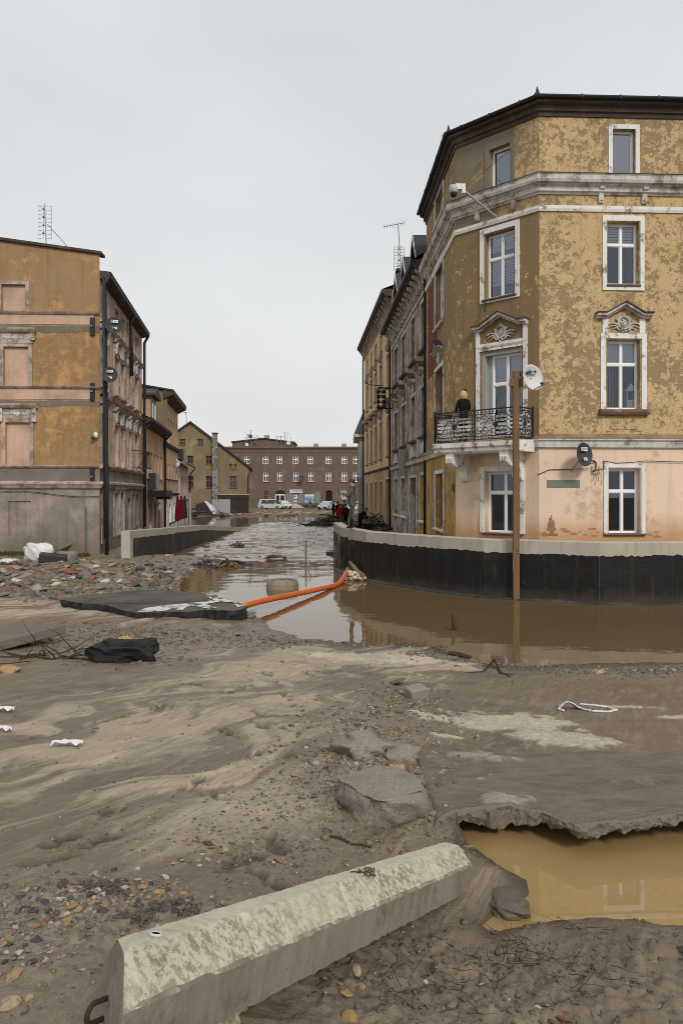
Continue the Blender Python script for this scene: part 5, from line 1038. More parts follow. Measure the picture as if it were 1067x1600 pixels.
mb = MB(); mb.add([FO.p(FO.L, 0, -.3), FO.p(FO.L, -14, -.3), FO.p(FO.L, -14, re[1]), FO.p(FO.L, 0, re[1])], [(0, 1, 2, 3)]); mb.build('side_wall', OLV, og)
mb = MB(); uc = FO.u_at(336.3)
mb_z = [FO.z_at(336, 804)]; zt = FO.z_at(336, 677)
chm = MB(); FO.box(chm, uc - .33, uc + .33, .001, .58, -.2, zt - .1); cho = chm.build('chimney', plain('grey brick stack', (.15, .14, .13), .9, .2, .4, 2.5, .4), og)
rr = random.Random(2); z = 2.2
while z < zt - .4:
    for s in range(3):
        if rr.random() < .62: m = MB(); FO.box(m, uc - .37 + s * .25, uc - .14 + s * .25, .05, .60, z, z + .3); m.build('brick', STONE, cho)
    z += .34
m = MB(); FO.box(m, uc - .42, uc + .42, .0, .66, zt - .1, zt + .05); m.build('chimney_cap', BROWNT, cho)
m = MB(); FO.box(m, uc - .4, uc + .4, .01, .63, -.2, 2.1); m.build('chimney_base', plain('painted grey base', (.30, .30, .29), .8, .2, .15, 2, .1), cho)
# annex shop front
an = [FO.u_at(341), FO.u_at(389)]; za1 = FO.z_at(360, 773); mb = MB()
FO.box(mb, an[0], FO.u_at(360), .002, .35, -.3, za1 - .55); mb.build('annex_wall', plain('light grey annex', (.32, .32, .33), .8, .2, .12, 2, .1), og)
mb = MB(); FO.box(mb, FO.u_at(370), an[1], .002, .35, .1, za1 - .55); mb.build('roller_shutter', plain('dark brown shutter', (.035, .018, .015), .6, .3, .25, 6, .2), og)
mb = MB(); FO.box(mb, FO.u_at(360), FO.u_at(370), .002, .12, .1, za1 - .6); mb.build('shop_door', FGLASS, og)
mb = MB(); FO.box(mb, an[0], an[1], .002, .45, za1 - .55, za1); mb.build('fascia', plain('dark fascia', (.03, .02, .02), .6, .3, .2, 5, 0), og)
mb = MB(); FO.box(mb, an[0] - .05, an[1] + .05, .002, .5, za1, za1 + .1); mb.build('fascia_trim', CONC, og)
mb = MB(); FO.box(mb, FO.u_at(322), FO.u_at(332), .002, .1, .0, FO.z_at(327, 781)); mb.build('door', plain('blue grey door', (.13, .15, .16), .6, .3, .2, 4, 0), og)
downpipe(og, [FO.p(FO.L + .3, .3, re[1] - .3), FO.p(FO.L - .1, .15, re[1] - 1), FO.p(FO.L - .1, .15, 0)], .08)

# ================================================================== 10  BROWN BUILDING
DB = 140.0; FB = Fr(((352 - CX) / FPX * DB, DB), ((574 - CX) / FPX * DB, DB)); bb = thing('brown_block', 'wide three storey brown brick block with white windows closing the square', 'building', (-8, DB, 0))
wb = []
for px in (386, 415, 437, 462, 485, 513, 538, 556): wb.append(('u', opening(FB, px - 4.3, px + 4.3, 713, 725.3)))
for px in (415.5, 437.5, 462.5, 486, 513.5, 538, 556): wb.append(('m', opening(FB, px - 4.3, px + 4.3, 738, 752.5)))
wb.append(('g', opening(FB, 412, 419.5, 766.5, 781.5))); wb.append(('m', opening(FB, 534, 541.5, 766, 780)))
arch = opening(FB, 430, 446, 766, 795); door = opening(FB, 459, 465.5, 771, 789); dar = opening(FB, 509, 519, 766, 783); shop = opening(FB, 476, 491, 772, 786)
mb = MB(); wall(mb, FB, 0, FB.L, -.3, FB.z_at(450, 698), [o for _, o in wb] + [arch, door, dar, shop], .3); mb.build('wall', BBR, bb)
for k, o in wb:
    ow = window(bb, FB, *o, .12, .62 if k != 'g' else .5, k != 'g' or True, near=False, glass=FGLASS, mat=UPVC if k != 'g' else OLDFR, fw=.13)
    if k != 'g': sill(bb, FB, o[0], o[1], o[2] - .02, .1, .12, .1, BBR)
m = MB(); FB.box(m, arch[0], arch[1], -.32, -.25, arch[2], arch[3]); am = m.build('shop_entrance', FGLASS, bb); m = MB()
for a, b, c, d in ((arch[0], arch[0] + .16, arch[2], FB.z_at(438, 773)), (arch[1] - .16, arch[1], arch[2], FB.z_at(438, 773)), (arch[0], arch[1], FB.z_at(438, 774), FB.z_at(438, 772.5)), (arch[0] + .85, arch[0] + 1.0, arch[2], FB.z_at(438, 774))): FB.box(m, a, b, -.25, -.12, c, d)
m.build('entrance_frame', UPVC, am)
def arch_top(o, z, w=.02):
    m = MB(); uc = (o[0] + o[1]) / 2; r = (o[1] - o[0]) / 2; pts = [(uc + r * math.cos(t), o[3] - r * .75 + r * .75 * math.sin(t)) for t in np.linspace(0, math.pi, 11)]
    FB.poly(m, [(o[1], o[3])] + pts[:6] + [(uc, o[3])], -.29, w); FB.poly(m, [(uc, o[3])] + pts[5:] + [(o[0], o[3])], -.29, w); m.build('arch_spandrel', BBR, bb)
arch_top(arch, 0); arch_top(dar, 0)
m = MB(); FB.box(m, dar[0], dar[1], -.34, -.28, dar[2], dar[3]); m.build('door', plain('dark doorway', (.02, .01, .009), .7, .2, .2, 4, 0), bb)
m = MB(); FB.box(m, door[0], door[1], -.34, -.28, door[2], door[3]); dq = m.build('shop_door', WHPL, bb)
for i in range(5): m = MB(); u = door[0] + .12 + (.32 if i % 2 else 0) * .9; FB.box(m, u, u + .22, -.28, -.26, door[2] + .25 + (i // 2) * .6, door[2] + .6 + (i // 2) * .6); m.build('pane', FGLASS, dq)
m = MB(); FB.box(m, shop[0], shop[1], -.1, -.02, shop[2], shop[3])
n = NT('blue poster print', .6, .3); pz = n.sep(); 
pst = n.mix(n.ramp(n.noise(.9, 3), [(.35, 0), (.65, 1)]), (.10, .22, .36), (.5, .58, .62)); POST = n.done(pst)
m.build('window_poster', POST, bb); m = MB(); FB.box(m, shop[0], shop[1], -.02, .02, shop[3] - .45, shop[3] - .25); m.build('poster_header', WHPL, bb)
GRYP = plain('grey boarding', (.21, .20, .185), .8, .2, .25, 1.5, .1)
for a, b, c, d in ((448, 458, 771, 790), (466.5, 474.5, 771, 786), (492, 500.5, 769, 786)): o = opening(FB, a, b, c, d); m = MB(); FB.box(m, o[0], o[1], .001, .06, o[2], o[3]); m.build('grey_panel', GRYP, bb)
m = MB(); FB.box(m, FB.u_at(420), FB.u_at(500), .001, .09, -.2, .75); m.build('plinth', plain('dark plinth', (.05, .042, .038), .8, .2, .3, 2, .2), bb)
m = MB()
for i in range(5): FB.box(m, door[0] - .5 - .25 * i, door[1] + .5 + .25 * i, .09, .5 + .32 * (i + 1), -.2, .75 - .18 * i)
m.build('steps', CONC, bb)
o = opening(FB, 453, 473, 765, 770); m = MB(); FB.box(m, o[0], o[1], .07, .2, o[2], o[3]); sg = m.build('shop_sign', WHPL, bb)
def text(body, size, par, F, u, w, z, mat, name='lettering'):
    cu = bpy.data.curves.new(name, 'FONT'); cu.body = body; cu.size = size; cu.extrude = .01; cu.align_x = 'CENTER'; cu.align_y = 'CENTER'
    t = bpy.data.objects.new(name, cu); COL.objects.link(t); dg = bpy.context.evaluated_depsgraph_get(); me = bpy.data.meshes.new_from_object(t.evaluated_get(dg)); bpy.data.objects.remove(t)
    an_ = math.atan2(F.d.y, F.d.x); me.transform(Matrix.Translation(F.p(u, w, z)) @ Matrix.Rotation(an_, 4, 'Z') @ Matrix.Rotation(math.pi / 2, 4, 'X')); me.transform(Matrix.Translation(-root_of(par).location))
    me.materials.clear(); me.materials.append(mat); ob = link(bpy.data.objects.new(name, me), par); return ob
INK = plain('dark blue lettering', (.02, .025, .05), .6, .2, .1, 5, 0)
text('FUNDLAM', .42, sg, FB, (o[0] + o[1]) / 2 + .18, .215, (o[2] + o[3]) / 2 + .08, INK)
m = MB(); FB.box(m, (o[0] + o[1]) / 2 - .45, (o[0] + o[1]) / 2 + .65, .2, .213, o[2] + .12, o[2] + .18); m.build('small_print', INK, sg)
m = MB(); FB.poly(m, [(o[0] + .22, o[2] + .12), (o[0] + .4, o[2] + .12), (o[0] + .31, o[3] - .12)], .2, .215); m.build('sign_emblem', INK, sg)
zt = FB.z_at(450, 698); mb = MB(); FB.box(mb, -.1, FB.L + .1, -.3, .25, zt - .3, zt + .02); mb.build('parapet', BBR, bb)
for z in (zt - .35, zt - 1.0): mb = MB(); FB.box(mb, 0, FB.L, .001, .12, z - .1, z); mb.build('string_course', plain('pale stone course', (.20, .155, .12), .9, .2, .2, 2, .1), bb)
mb = MB(); FB.box(mb, 0, FB.L, -12, -.3, zt - .5, zt - .3); mb.build('roof', SLATE, bb); mb = MB(); FB.box(mb, 0, .3, -12, -.01, -.3, zt - .3); FB.box(mb, FB.L - .3, FB.L, -12, -.01, -.3, zt - .3); mb.build('side_wall', BBR, bb)
for px in (385.5, 430, 468, 485.5, 500, 527, 548):
    pass
for px in (493, 537.5):
    m = MB(); u = FB.u_at(px); FB.box(m, u - .45, u + .45, -3, -2.2, zt - .3, zt + .75); m.build('chimney', STONE, bb)
# higher block behind
FK = Fr(((363 - CX) / FPX * 152, 152), ((459 - CX) / FPX * 152, 152)); kb = thing('rear_block', 'flat topped dark block with many aerials rising behind the brown block', 'building', (-16, 152, 0))
mb = MB(); FK.poly(mb, [(0, -.2), (FK.L, -.2), (FK.L, FK.z_at(459, 692)), (FK.u_at(412), FK.z_at(412, 686)), (0, FK.z_at(363, 691.5))], -10, 0); mb.build('wall', BBR, kb)
mb = MB(); FK.poly(mb, [(-.2, FK.z_at(363, 691.5)), (FK.u_at(412), FK.z_at(412, 686)), (FK.L + .2, FK.z_at(459, 692)), (FK.L + .2, FK.z_at(459, 692) + .25), (FK.u_at(412), FK.z_at(412, 686) + .25), (-.2, FK.z_at(363, 691.5) + .25)], -10.2, .2); mb.build('roof', SLATE, kb)
for px, py in ((405, 683.5), (416, 679.5)): m = MB(); u = FK.u_at(px); FK.box(m, u - .5, u + .5, -1.6, -.6, 12, FK.z_at(px, py)); m.build('chimney', STONE, kb)
# ================================================================== LOOSE STONES
def hull(seed, n=13, flat=.6, el=1.0):
    r = random.Random(seed); bm = bmesh.new()
    for i in range(n):
        v = Vector((r.gauss(0, 1), r.gauss(0, 1), r.gauss(0, 1))).normalized() * r.uniform(.8, 1.1); bm.verts.new((v.x * el, v.y, v.z * flat))
    bmesh.ops.convex_hull(bm, input=bm.verts); bmesh.ops.delete(bm, geom=[v for v in bm.verts if not v.link_faces], context='VERTS')
    bmesh.ops.triangulate(bm, faces=bm.faces); bm.verts.index_update()
    vs = np.array([v.co[:] for v in bm.verts]); fs = np.array([[v.index for v in f.verts] for f in bm.faces]); bm.free(); return vs, fs
def pebble(seed, flat=.65):
    r = random.Random(seed); bm = bmesh.new(); bmesh.ops.create_icosphere(bm, subdivisions=2, radius=1)
    dirs = [Vector((r.gauss(0, 1), r.gauss(0, 1), r.gauss(0, 1))).normalized() for _ in range(5)]; am = [r.uniform(-.25, .25) for _ in range(5)]
    for v in bm.verts:
        k = 1 + sum(a * max(0, v.co.dot(d)) for a, d in zip(am, dirs)); v.co *= k; v.co.z *= flat; v.co.x *= 1.25
    bm.verts.index_update(); vs = np.array([v.co[:] for v in bm.verts]); fs = np.array([[v.index for v in f.verts] for f in bm.faces]); bm.free(); return vs, fs
HULLS = [hull(i, 12 + i % 4, .45 + .1 * (i % 4), 1 + .15 * (i % 3)) for i in range(16)]; PEB = [pebble(i, .5 + .1 * (i % 3)) for i in range(6)]
PAL = {'slate': (.055, .06, .066), 'grey': (.17, .155, .135), 'beige': (.42, .33, .21), 'ochre': (.40, .25, .11), 'pale': (.52, .48, .40), 'brick': (.27, .085, .05), 'brown': (.14, .095, .06), 'tan': (.28, .215, .15)}
SMAT = {k: plain('stone ' + k, v, .75, .3, .28, 3, .5, dirt=((.15, .115, .08), .8)) for k, v in PAL.items()}
rs = random.Random(11)
STN = [0]
def stone_obj(x, y, s, kind, par=ground, name='stone', round_=False, sink=.25):
    vs, fs = rs.choice(PEB if round_ else HULLS); key = ('peb' if round_ else 'hull') + str(id(vs))
    me = stone_obj.c.get(key)
    if me is None:
        me = bpy.data.meshes.new('stone'); me.from_pydata([tuple(v) for v in vs], [], [tuple(map(int, f)) for f in fs]); me.materials.append(SMAT['grey'])
        if round_: me.polygons.foreach_set('use_smooth', [True] * len(me.polygons))
        stone_obj.c[key] = me
    o = link(bpy.data.objects.new(name, me), par); z = gh(x, y)
    o.location = (x, y, z + s * (.45 - sink)); o.scale = (s * rs.uniform(.8, 1.2), s * rs.uniform(.8, 1.2), s * rs.uniform(.6, 1.0)); o.rotation_euler = (rs.uniform(-.35, .35), rs.uniform(-.35, .35), rs.uniform(0, 6.3))
    o.material_slots[0].link = 'OBJECT'; o.material_slots[0].material = SMAT[kind]; STN[0] += 1; return o
stone_obj.c = {}
def pick(w): return rs.choices(list(w), list(w.values()))[0]
RUB = {'slate': 3, 'grey': 5, 'tan': 4, 'brown': 3, 'brick': .9, 'pale': 1.0, 'beige': 1.2, 'ochre': .5}
NEAR = {'slate': 3, 'grey': 3, 'beige': 2.5, 'ochre': 2.2, 'pale': 2, 'tan': 2, 'brick': .4}
BANK = {'slate': 2, 'grey': 4, 'tan': 3, 'brown': 4, 'brick': .6, 'beige': .7}
# hand placed larger stones (pixel, size, colour)
for px, py, s, k, r in [(105, 1440, .036, 'ochre', 1), (112, 1417, .024, 'ochre', 1), (120, 1424, .026, 'ochre', 1), (140, 1412, .03, 'beige', 1), (165, 1416, .026, 'ochre', 1), (20, 1530, .045, 'ochre', 1), (12, 1465, .03, 'ochre', 1), (70, 1412, .03, 'slate', 0), (52, 1425, .035, 'slate', 0), (40, 1420, .035, 'slate', 0),
                        (160, 1425, .03, 'slate', 0), (320, 1318, .03, 'slate', 0), (352, 1330, .026, 'beige', 1), (285, 1345, .024, 'beige', 1), (272, 1350, .022, 'beige', 1), (310, 1345, .022, 'beige', 1), (205, 1390, .024, 'ochre', 1), (250, 1395, .028, 'ochre', 1), (555, 1516, .028, 'beige', 1), (565, 1545, .04, 'beige', 1), (541, 1552, .032, 'ochre', 1), (548, 1592, .035, 'ochre', 1),
                        (665, 1535, .024, 'pale', 1), (18, 1570, .03, 'beige', 1), (45, 1560, .02, 'beige', 1), (878, 1593, .03, 'brick', 0), (840, 1575, .014, 'pale', 1), (850, 1572, .014, 'pale', 1), (480, 1225, .024, 'slate', 0), (486, 1245, .02, 'pale', 1), (440, 1240, .02, 'beige', 1), (380, 1247, .018, 'ochre', 1), (60, 1470, .03, 'slate', 0), (50, 1505, .03, 'slate', 0), (70, 1500, .02, 'pale', 1),
                        (150, 1395, .035, 'pale', 0), (100, 1385, .045, 'slate', 0), (620, 1068, .16, 'brown', 0), (195, 1004, .22, 'ochre', 1), (925, 1050, .12, 'ochre', 0), (936, 1053, .09, 'beige', 0), (190, 1048, .12, 'brown', 0), (372, 993, .1, 'brick', 0), (148, 975, .1, 'brick', 0), (15, 1050, .16, 'ochre', 0), (82, 992, .09, 'slate', 0), (582, 1040, .07, 'beige', 1), (612, 1022, .09, 'beige', 1), (640, 1024, .1, 'brick', 0)]:
    x, y, z = hit(px, py); stone_obj(x, y, s * .74, k, round_=bool(r) and rs.random() < .45)
for i in range(52):                                         # pebbles by the block
    px, py = rs.choice([(170, 1398, 70, 14), (60, 1430, 60, 25), (330, 1330, 70, 18), (30, 1480, 30, 50), (240, 1380, 60, 16)])[:2], 0
    cxp, cyp = px; x, y, z = hit(cxp + rs.gauss(0, 42), cyp + rs.gauss(0, 14)); k = pick(NEAR); stone_obj(x, y, rs.uniform(.010, .022), k, round_=k in ('ochre',) and rs.random() < .5)
for i in range(170):                                        # rubble by the left wall
    px = rs.uniform(-20, 335); py = rs.triangular(872, 936, 905) - .02 * px
    x, y, z = hit(px, py)
    if z < .01 or (y > 30.8 and x < -9): continue
    k = pick(RUB); stone_obj(x, y, rs.uniform(.1, .2) * (1.5 if rs.random() < .12 else 1), k, name='brick' if k == 'brick' else 'stone')
def stuff(name, spots, label, weights, cat, round_p=.3, lift=.22):
    V = []; Fc = []; Cc = []; nb_ = 0; kk = list(weights); P = np.array([s_[:2] for s_ in spots]); zz = ground_h(P[:, 0], P[:, 1])
    for (x, y, s), z in zip(spots, zz):
        k = pick(weights); vs, fs = rs.choice(HULLS if rs.random() > round_p else [HULLS[0], HULLS[3]])
        M_ = np.array(Matrix.Rotation(rs.uniform(0, 6.28), 3, 'Z') @ Matrix.Rotation(rs.uniform(-.5, .5), 3, 'X')); v = (vs * s * np.array([rs.uniform(.8, 1.3), rs.uniform(.7, 1), rs.uniform(.6, 1)])) @ M_.T + np.array([x, y, z + s * lift])
        V.append(v); Fc.append(fs + nb_); nb_ += len(v); c = np.array(PAL[k]) * rs.uniform(.55, 1.1); Cc.append(np.repeat([[*c, 1]], len(v), 0))
    V = np.vstack(V); Fc = np.vstack(Fc); Cc = np.vstack(Cc); me = bpy.data.meshes.new(name); m = len(Fc)
    me.vertices.add(len(V)); me.vertices.foreach_set('co', V.astype(np.float32).ravel()); me.loops.add(m * 3); me.loops.foreach_set('vertex_index', Fc.astype(np.int32).ravel())
    me.polygons.add(m); me.polygons.foreach_set('loop_start', np.arange(m, dtype=np.int32) * 3); me.polygons.foreach_set('loop_total', np.full(m, 3, np.int32)); me.update(calc_edges=True)
    a = me.attributes.new('col', 'FLOAT_COLOR', 'POINT'); a.data.foreach_set('color', Cc.astype(np.float32).ravel()); me.materials.append(GRAV); o = link(bpy.data.objects.new(name, me)); tag(o, label, cat, kind='stuff'); return o
n = NT('mixed gravel', .75, .3); GRAV = n.done(n.mix(n.noise(40, 4), n.attr('col', 0), (.17, .135, .1)), None, n.bump(n.noise(90, 3), .3, .005))
sp = []
def cloud(n_, px, py, sx, sy, s0, s1, lim=None):
    c = 0
    xs0, ys0, _ = hit(px, py)
    for i in range(n_):
        x = xs0 + rs.gauss(0, sx); y = ys0 + rs.gauss(0, sy)
        if y > .8: sp.append((x, y, s0 + (s1 - s0) * rs.random() ** 3))
cloud(1500, 600, 1150, .42, 1.2, .006, .035); cloud(900, 560, 1215, .32, .45, .004, .022); cloud(500, 480, 1240, .25, .35, .004, .018); cloud(450, 380, 1325, .26, .18, .004, .016); cloud(420, 170, 1395, .26, .13, .004, .02)
cloud(420, 40, 1480, .22, .35, .003, .016); cloud(300, 60, 1430, .22, .14, .004, .02); cloud(160, 120, 1520, .4, .3, .003, .010); cloud(220, 600, 1540, .4, .2, .003, .012); cloud(300, 850, 1530, .6, .3, .002, .010); 
cloud(500, 640, 1090, .25, .5, .006, .03); cloud(160, 680, 1300, .12, .06, .004, .014)
for i in range(900):
    x, y, z = hit(rs.uniform(0, 700), rs.uniform(1010, 1560)); sp.append((x, y, rs.uniform(.003, .012) * max(1, y / 5)))
stuff('gravel', sp, 'loose gravel and pebbles scattered over the mud', NEAR, 'gravel')
sp = []
cloud(800, 330, 995, 1.7, .6, .02, .08); cloud(500, 200, 1000, .9, .7, .02, .07); cloud(280, 210, 1030, .5, .4, .012, .05); cloud(900, 1010, 1050, 1.0, .35, .012, .06); cloud(260, 700, 1028, .35, .18, .02, .06); cloud(250, 780, 1038, .5, .15, .015, .05)
stuff('shore_gravel', sp, 'dark muddy gravel strewn along the near water edge', BANK, 'gravel', lift=.05)
sp = []
cloud(900, 850, 1525, .55, .28, .003, .016); cloud(500, 620, 1555, .4, .2, .003, .014); cloud(300, 960, 1480, .4, .2, .003, .012); cloud(260, 330, 1260, .6, .6, .003, .012); cloud(200, 470, 1330, .25, .25, .003, .012)
PAL['clod'] = (.115, .083, .056); stuff('mud_clods', sp, 'crumbs and clods of dark mud strewn over the near ground', {'clod': 1}, 'mud')
sp = []
for i in range(2600):
    px = rs.uniform(-40, 380); py = rs.triangular(866, 945, 905) - .02 * px; x, y, z = hit(px, py)
    if z < .0 or (y > 31 and x < -9.2): continue
    sp.append((x, y, .025 + .16 * rs.random() ** 3))
stuff('rubble', sp + [(x_, y_, s_ * 1.9) for x_, y_, s_ in sp[::31]], 'broken bricks and stones washed up below the left tenement', RUB, 'rubble', lift=-.05)
# far rubble bank on the square
V = MB(); rr = random.Random(9)
for i in range(1500):
    x = rr.uniform(-24, 4); y = rr.triangular(94, 118, 98); vs, fs = rr.choice(HULLS); s = rr.uniform(.08, .38); z = .1 + .12 * rr.random()
    V.add([(x + v[0] * s * 1.4, y + v[1] * s, z + v[2] * s * .8) for v in vs], [tuple(map(int, f)) for f in fs], rr.choice([0, 0, 1, 2, 2, 3]))
o = V.build('rubble_bank', [SMAT['tan'], SMAT['grey'], SMAT['brown'], SMAT['beige']]); tag(o, 'low bank of brown rubble across the square before the brown block', 'rubble', kind='stuff')

# ================================================================== CONCRETE BLOCKS
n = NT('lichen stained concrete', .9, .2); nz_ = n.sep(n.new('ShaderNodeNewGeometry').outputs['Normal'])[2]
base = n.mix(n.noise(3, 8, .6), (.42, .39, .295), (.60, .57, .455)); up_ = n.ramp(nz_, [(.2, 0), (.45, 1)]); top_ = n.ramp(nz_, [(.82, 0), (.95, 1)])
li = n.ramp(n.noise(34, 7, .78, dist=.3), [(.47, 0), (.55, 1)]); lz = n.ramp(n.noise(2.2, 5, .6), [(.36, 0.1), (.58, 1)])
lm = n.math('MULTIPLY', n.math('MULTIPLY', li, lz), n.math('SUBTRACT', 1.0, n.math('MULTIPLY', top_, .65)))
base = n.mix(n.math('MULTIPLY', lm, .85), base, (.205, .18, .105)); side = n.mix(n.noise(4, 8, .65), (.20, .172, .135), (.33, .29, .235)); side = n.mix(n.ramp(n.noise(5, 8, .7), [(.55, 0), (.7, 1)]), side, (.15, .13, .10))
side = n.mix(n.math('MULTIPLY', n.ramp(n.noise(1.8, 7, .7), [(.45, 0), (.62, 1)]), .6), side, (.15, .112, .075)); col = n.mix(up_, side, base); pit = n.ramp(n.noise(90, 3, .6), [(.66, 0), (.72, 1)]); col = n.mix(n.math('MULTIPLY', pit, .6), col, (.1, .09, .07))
mossz = n.ramp(n.noise(7, 7, .7), [(.60, 0), (.66, 1)]); col = n.mix(n.math('MULTIPLY', mossz, .35), col, (.075, .07, .035))
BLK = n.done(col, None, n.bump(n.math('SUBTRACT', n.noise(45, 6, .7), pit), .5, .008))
RUST = plain('rusty iron', (.055, .028, .018), .85, .3, .5, 30, .5)
def block(name, lab, N, Fp, flip=1, length=None, skew=.8):
    N = Vector(N); Fp = Vector(Fp); t = (Fp - N).normalized(); L = (Fp - N).length if length is None else length
    p = Vector((-t.y, t.x, 0)).normalized() * flip; up = t.cross(p).normalized(); up = up if up.z > 0 else -up
    prof = [(.012, -.138), (.024, -.145), (.226, -.145), (.238, -.138), (.25, -.008), (.246, .006), (.170, .080), (.158, .085), (.092, .085), (.080, .080), (.004, .006), (0, -.008)]
    k = max(8, int(L / .03)); m = len(prof); vs = []; fs = []; r = random.Random(int(L * 1000))
    for i in range(k + 1):
        e = .012 if i in (0, k) else 0
        for j, (s, h) in enumerate(prof):
            ch = r.uniform(-.0009, .0009) * (2.2 if j in (0, 4, 5, 6, 9, 10, 11) else .6)
            chip = r.uniform(.003, .011) if (j in (5, 6, 9, 10, 0) and r.random() < .10) else 0
            s2 = .125 + (s - .125) * (1 - chip * 3.5) * 1.0; s2 = .125 + (s2 - .125) * (1 - e * 3); h2 = -.04 + (h - chip + .04) * (1 - e * 3)
            vs.append(N + t * (L * i / k + skew * s * (1 - i / k)) + p * (s2 + ch) + up * (h2 + ch))
    fs = [(i * m + j, i * m + (j + 1) % m, (i + 1) * m + (j + 1) % m, (i + 1) * m + j) for i in range(k) for j in range(m)] + [tuple(range(m)), tuple(range(k * m, (k + 1) * m))]
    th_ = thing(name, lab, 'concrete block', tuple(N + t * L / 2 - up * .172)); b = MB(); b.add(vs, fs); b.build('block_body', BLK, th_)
    return th_, N, t, p, up, L
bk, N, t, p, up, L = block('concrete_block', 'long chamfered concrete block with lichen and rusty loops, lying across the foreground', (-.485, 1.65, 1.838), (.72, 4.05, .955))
for f in (.08, .86):
    c = N + t * (L * f) + p * .12 + up * .086; b = MB(); k = 18
    a1, a2 = p.normalized(), t
    b.tube([c + a1 * .014 * math.cos(6.2832 * i / k) + a2 * .014 * math.sin(6.2832 * i / k) for i in range(k + 1)], .004, 6, cap=False); ri = b.build('lifting_ring', plain('white plastic ring', (.55, .55, .52), .6, .3, .1, 20, 0), bk, smooth=True)
    b = MB(); b.lathe([(.011, -.004), (.011, .002)], c, 14, up); b.build('hole', ROOM, ri)  # dark disc: the shade inside the hole is put into its colour
for s, h in ((.15, -.065), (.05, -.11)):
    b = MB(); c = N + p * s + up * h + t * (.8 * s); q = []
    for i in range(13):
        an = -math.pi / 2 + math.pi * i / 12; q.append(c - t * (.04 + .022 * math.cos(an)) + up * .022 * math.sin(an))
    q = [c + t * .03 - up * .022] + q + [c + t * .03 + up * .022]; b.tube(q, .0065, 8); b.build('iron_loop', RUST, bk, smooth=True)
b = MB(); c = N + t * L + p * .05 - up * .05; b.tube([c - t * .01, c + t * .03 + up * .01, c + t * .035 - up * .03, c - t * .01 - up * .045], .008, 6); b.build('iron_loop', RUST, bk, smooth=True)
b = MB(); c = N + t * (L * .55) + p * .09 + up * .087
for i in range(26): q = c + t * rs.gauss(0, .035) + p * rs.gauss(0, .014); b.tube([q, q + Vector((rs.uniform(-.03, .03), rs.uniform(-.03, .03), rs.uniform(.0, .014)))], .003, 4)
tag(b.build('dry_leaf_clump', plain('dead plant', (.09, .062, .03), .9, .2, .3, 40, 0)), 'clump of dead plant matter lying on the long block', 'plant debris')
N2 = N + t * .05 + p * .015 - up * .235; block('concrete_block', 'second concrete block mostly buried beneath the near end of the long one', N2, N2 + t * .5 + Vector((-.03, .05, -.05)), 1, 1.0, .8)
# conglomerate lump and friends
def lump(name, lab, cat, c, size, mat, seed, sub=4, amp=.18, rot=0, flat_top=None, loc=None, smooth=True):
    bm = bmesh.new(); bmesh.ops.create_icosphere(bm, subdivisions=sub, radius=1); r = np.array([v.co[:] for v in bm.verts])
    nse = fbm(r[:, 0] * 1.6 + seed * 5 + r[:, 2] * 1.3, r[:, 1] * 1.6 + r[:, 2] * .9, 4, seed) * amp * 2 + fbm(r[:, 0] * 9 + r[:, 2] * 7, r[:, 1] * 9 + seed, 3, seed + 3) * amp * .4
    sgn = np.sign(r) * np.abs(r) ** .72 * (1 + nse[:, None]); ca, sa = math.cos(rot), math.sin(rot)
    for v, q in zip(bm.verts, sgn):
        x, y, z = q[0] * size[0], q[1] * size[1], q[2] * size[2]
        if flat_top is not None and z > flat_top * size[2]: z = flat_top * size[2] + (z - flat_top * size[2]) * .25
        v.co = (x * ca - y * sa, x * sa + y * ca, z)
    me = bpy.data.meshes.new(name); bm.to_mesh(me); bm.free(); me.materials.append(mat); me.polygons.foreach_set('use_smooth', [smooth] * len(me.polygons)); o = link(bpy.data.objects.new(name, me)); o.location = c; tag(o, lab, cat); return o
n = NT('pebbly conglomerate', .9, .2); v1 = n.noise(75, 5, .8); v0 = n.voro(85); col = n.mix(n.ramp(v1, [(.3, 0), (.72, 1)]), (.2, .17, .13), (.60, .53, .43)); pass
col = n.mix(n.ramp(n.noise(4, 6), [(.3, .5), (.5, 0)]), col, (.22, .18, .135))
CONG = n.done(col, None, n.bump(n.noise(40, 7, .82), 1.0, .03))
q = on(597, 1262); lump('concrete_lump', 'large rounded lump of pebbly concrete at the left corner of the broken slab', 'concrete lump', (q[0], q[1] + .02, q[2] + .075), (.25, .30, .17), CONG, 3, 5, .12, .5, .45)
for px, py, s, lab in [(628, 1183, .13, 'dark pebbly lump right behind the orange stone'), (566, 1172, .2, 'crumbling pebbly lump at the heart of the gravel mound'), (645, 1224, .055, 'small crumbly lump just below the orange stone')]:
    q = on(px, py); lump('concrete_lump', lab, 'concrete lump', (q[0], q[1], q[2] + s * .1), (s, s * 1.1, s * .5), CONG, int(px), 4, .25, px)
q = on(620, 1212); lump('orange_stone', 'rounded orange stone wedged behind the large pebbly lump', 'stone', (q[0], q[1], q[2] + .035), (.056, .05, .042), SMAT['ochre'], 5, 4, .16)
q = on(651, 1090); b = MB(); b.box((-.11, -.1, -.06), (.11, .1, .13)); o = b.build('granite_sett', plain('pale granite', (.25, .225, .19), .85, .3, .25, 30, .5)); o.location = q; o.rotation_euler = (.1, -.12, .35); tag(o, 'cubic grey granite sett at the top of the gravel mound', 'stone'); md = o.modifiers.new('b', 'BEVEL'); md.width = .02; md.segments = 2
ASPH = plain('broken black asphalt', (.018, .018, .018), .8, .35, .6, 40, .9)
q = on(195, 1034); lump('asphalt_chunk', 'thick black broken asphalt chunk lying on the sand at left', 'asphalt chunk', (q[0], q[1] + .1, q[2] + .11), (.47, .3, .19), ASPH, 9, 3, .42, .12, smooth=False)
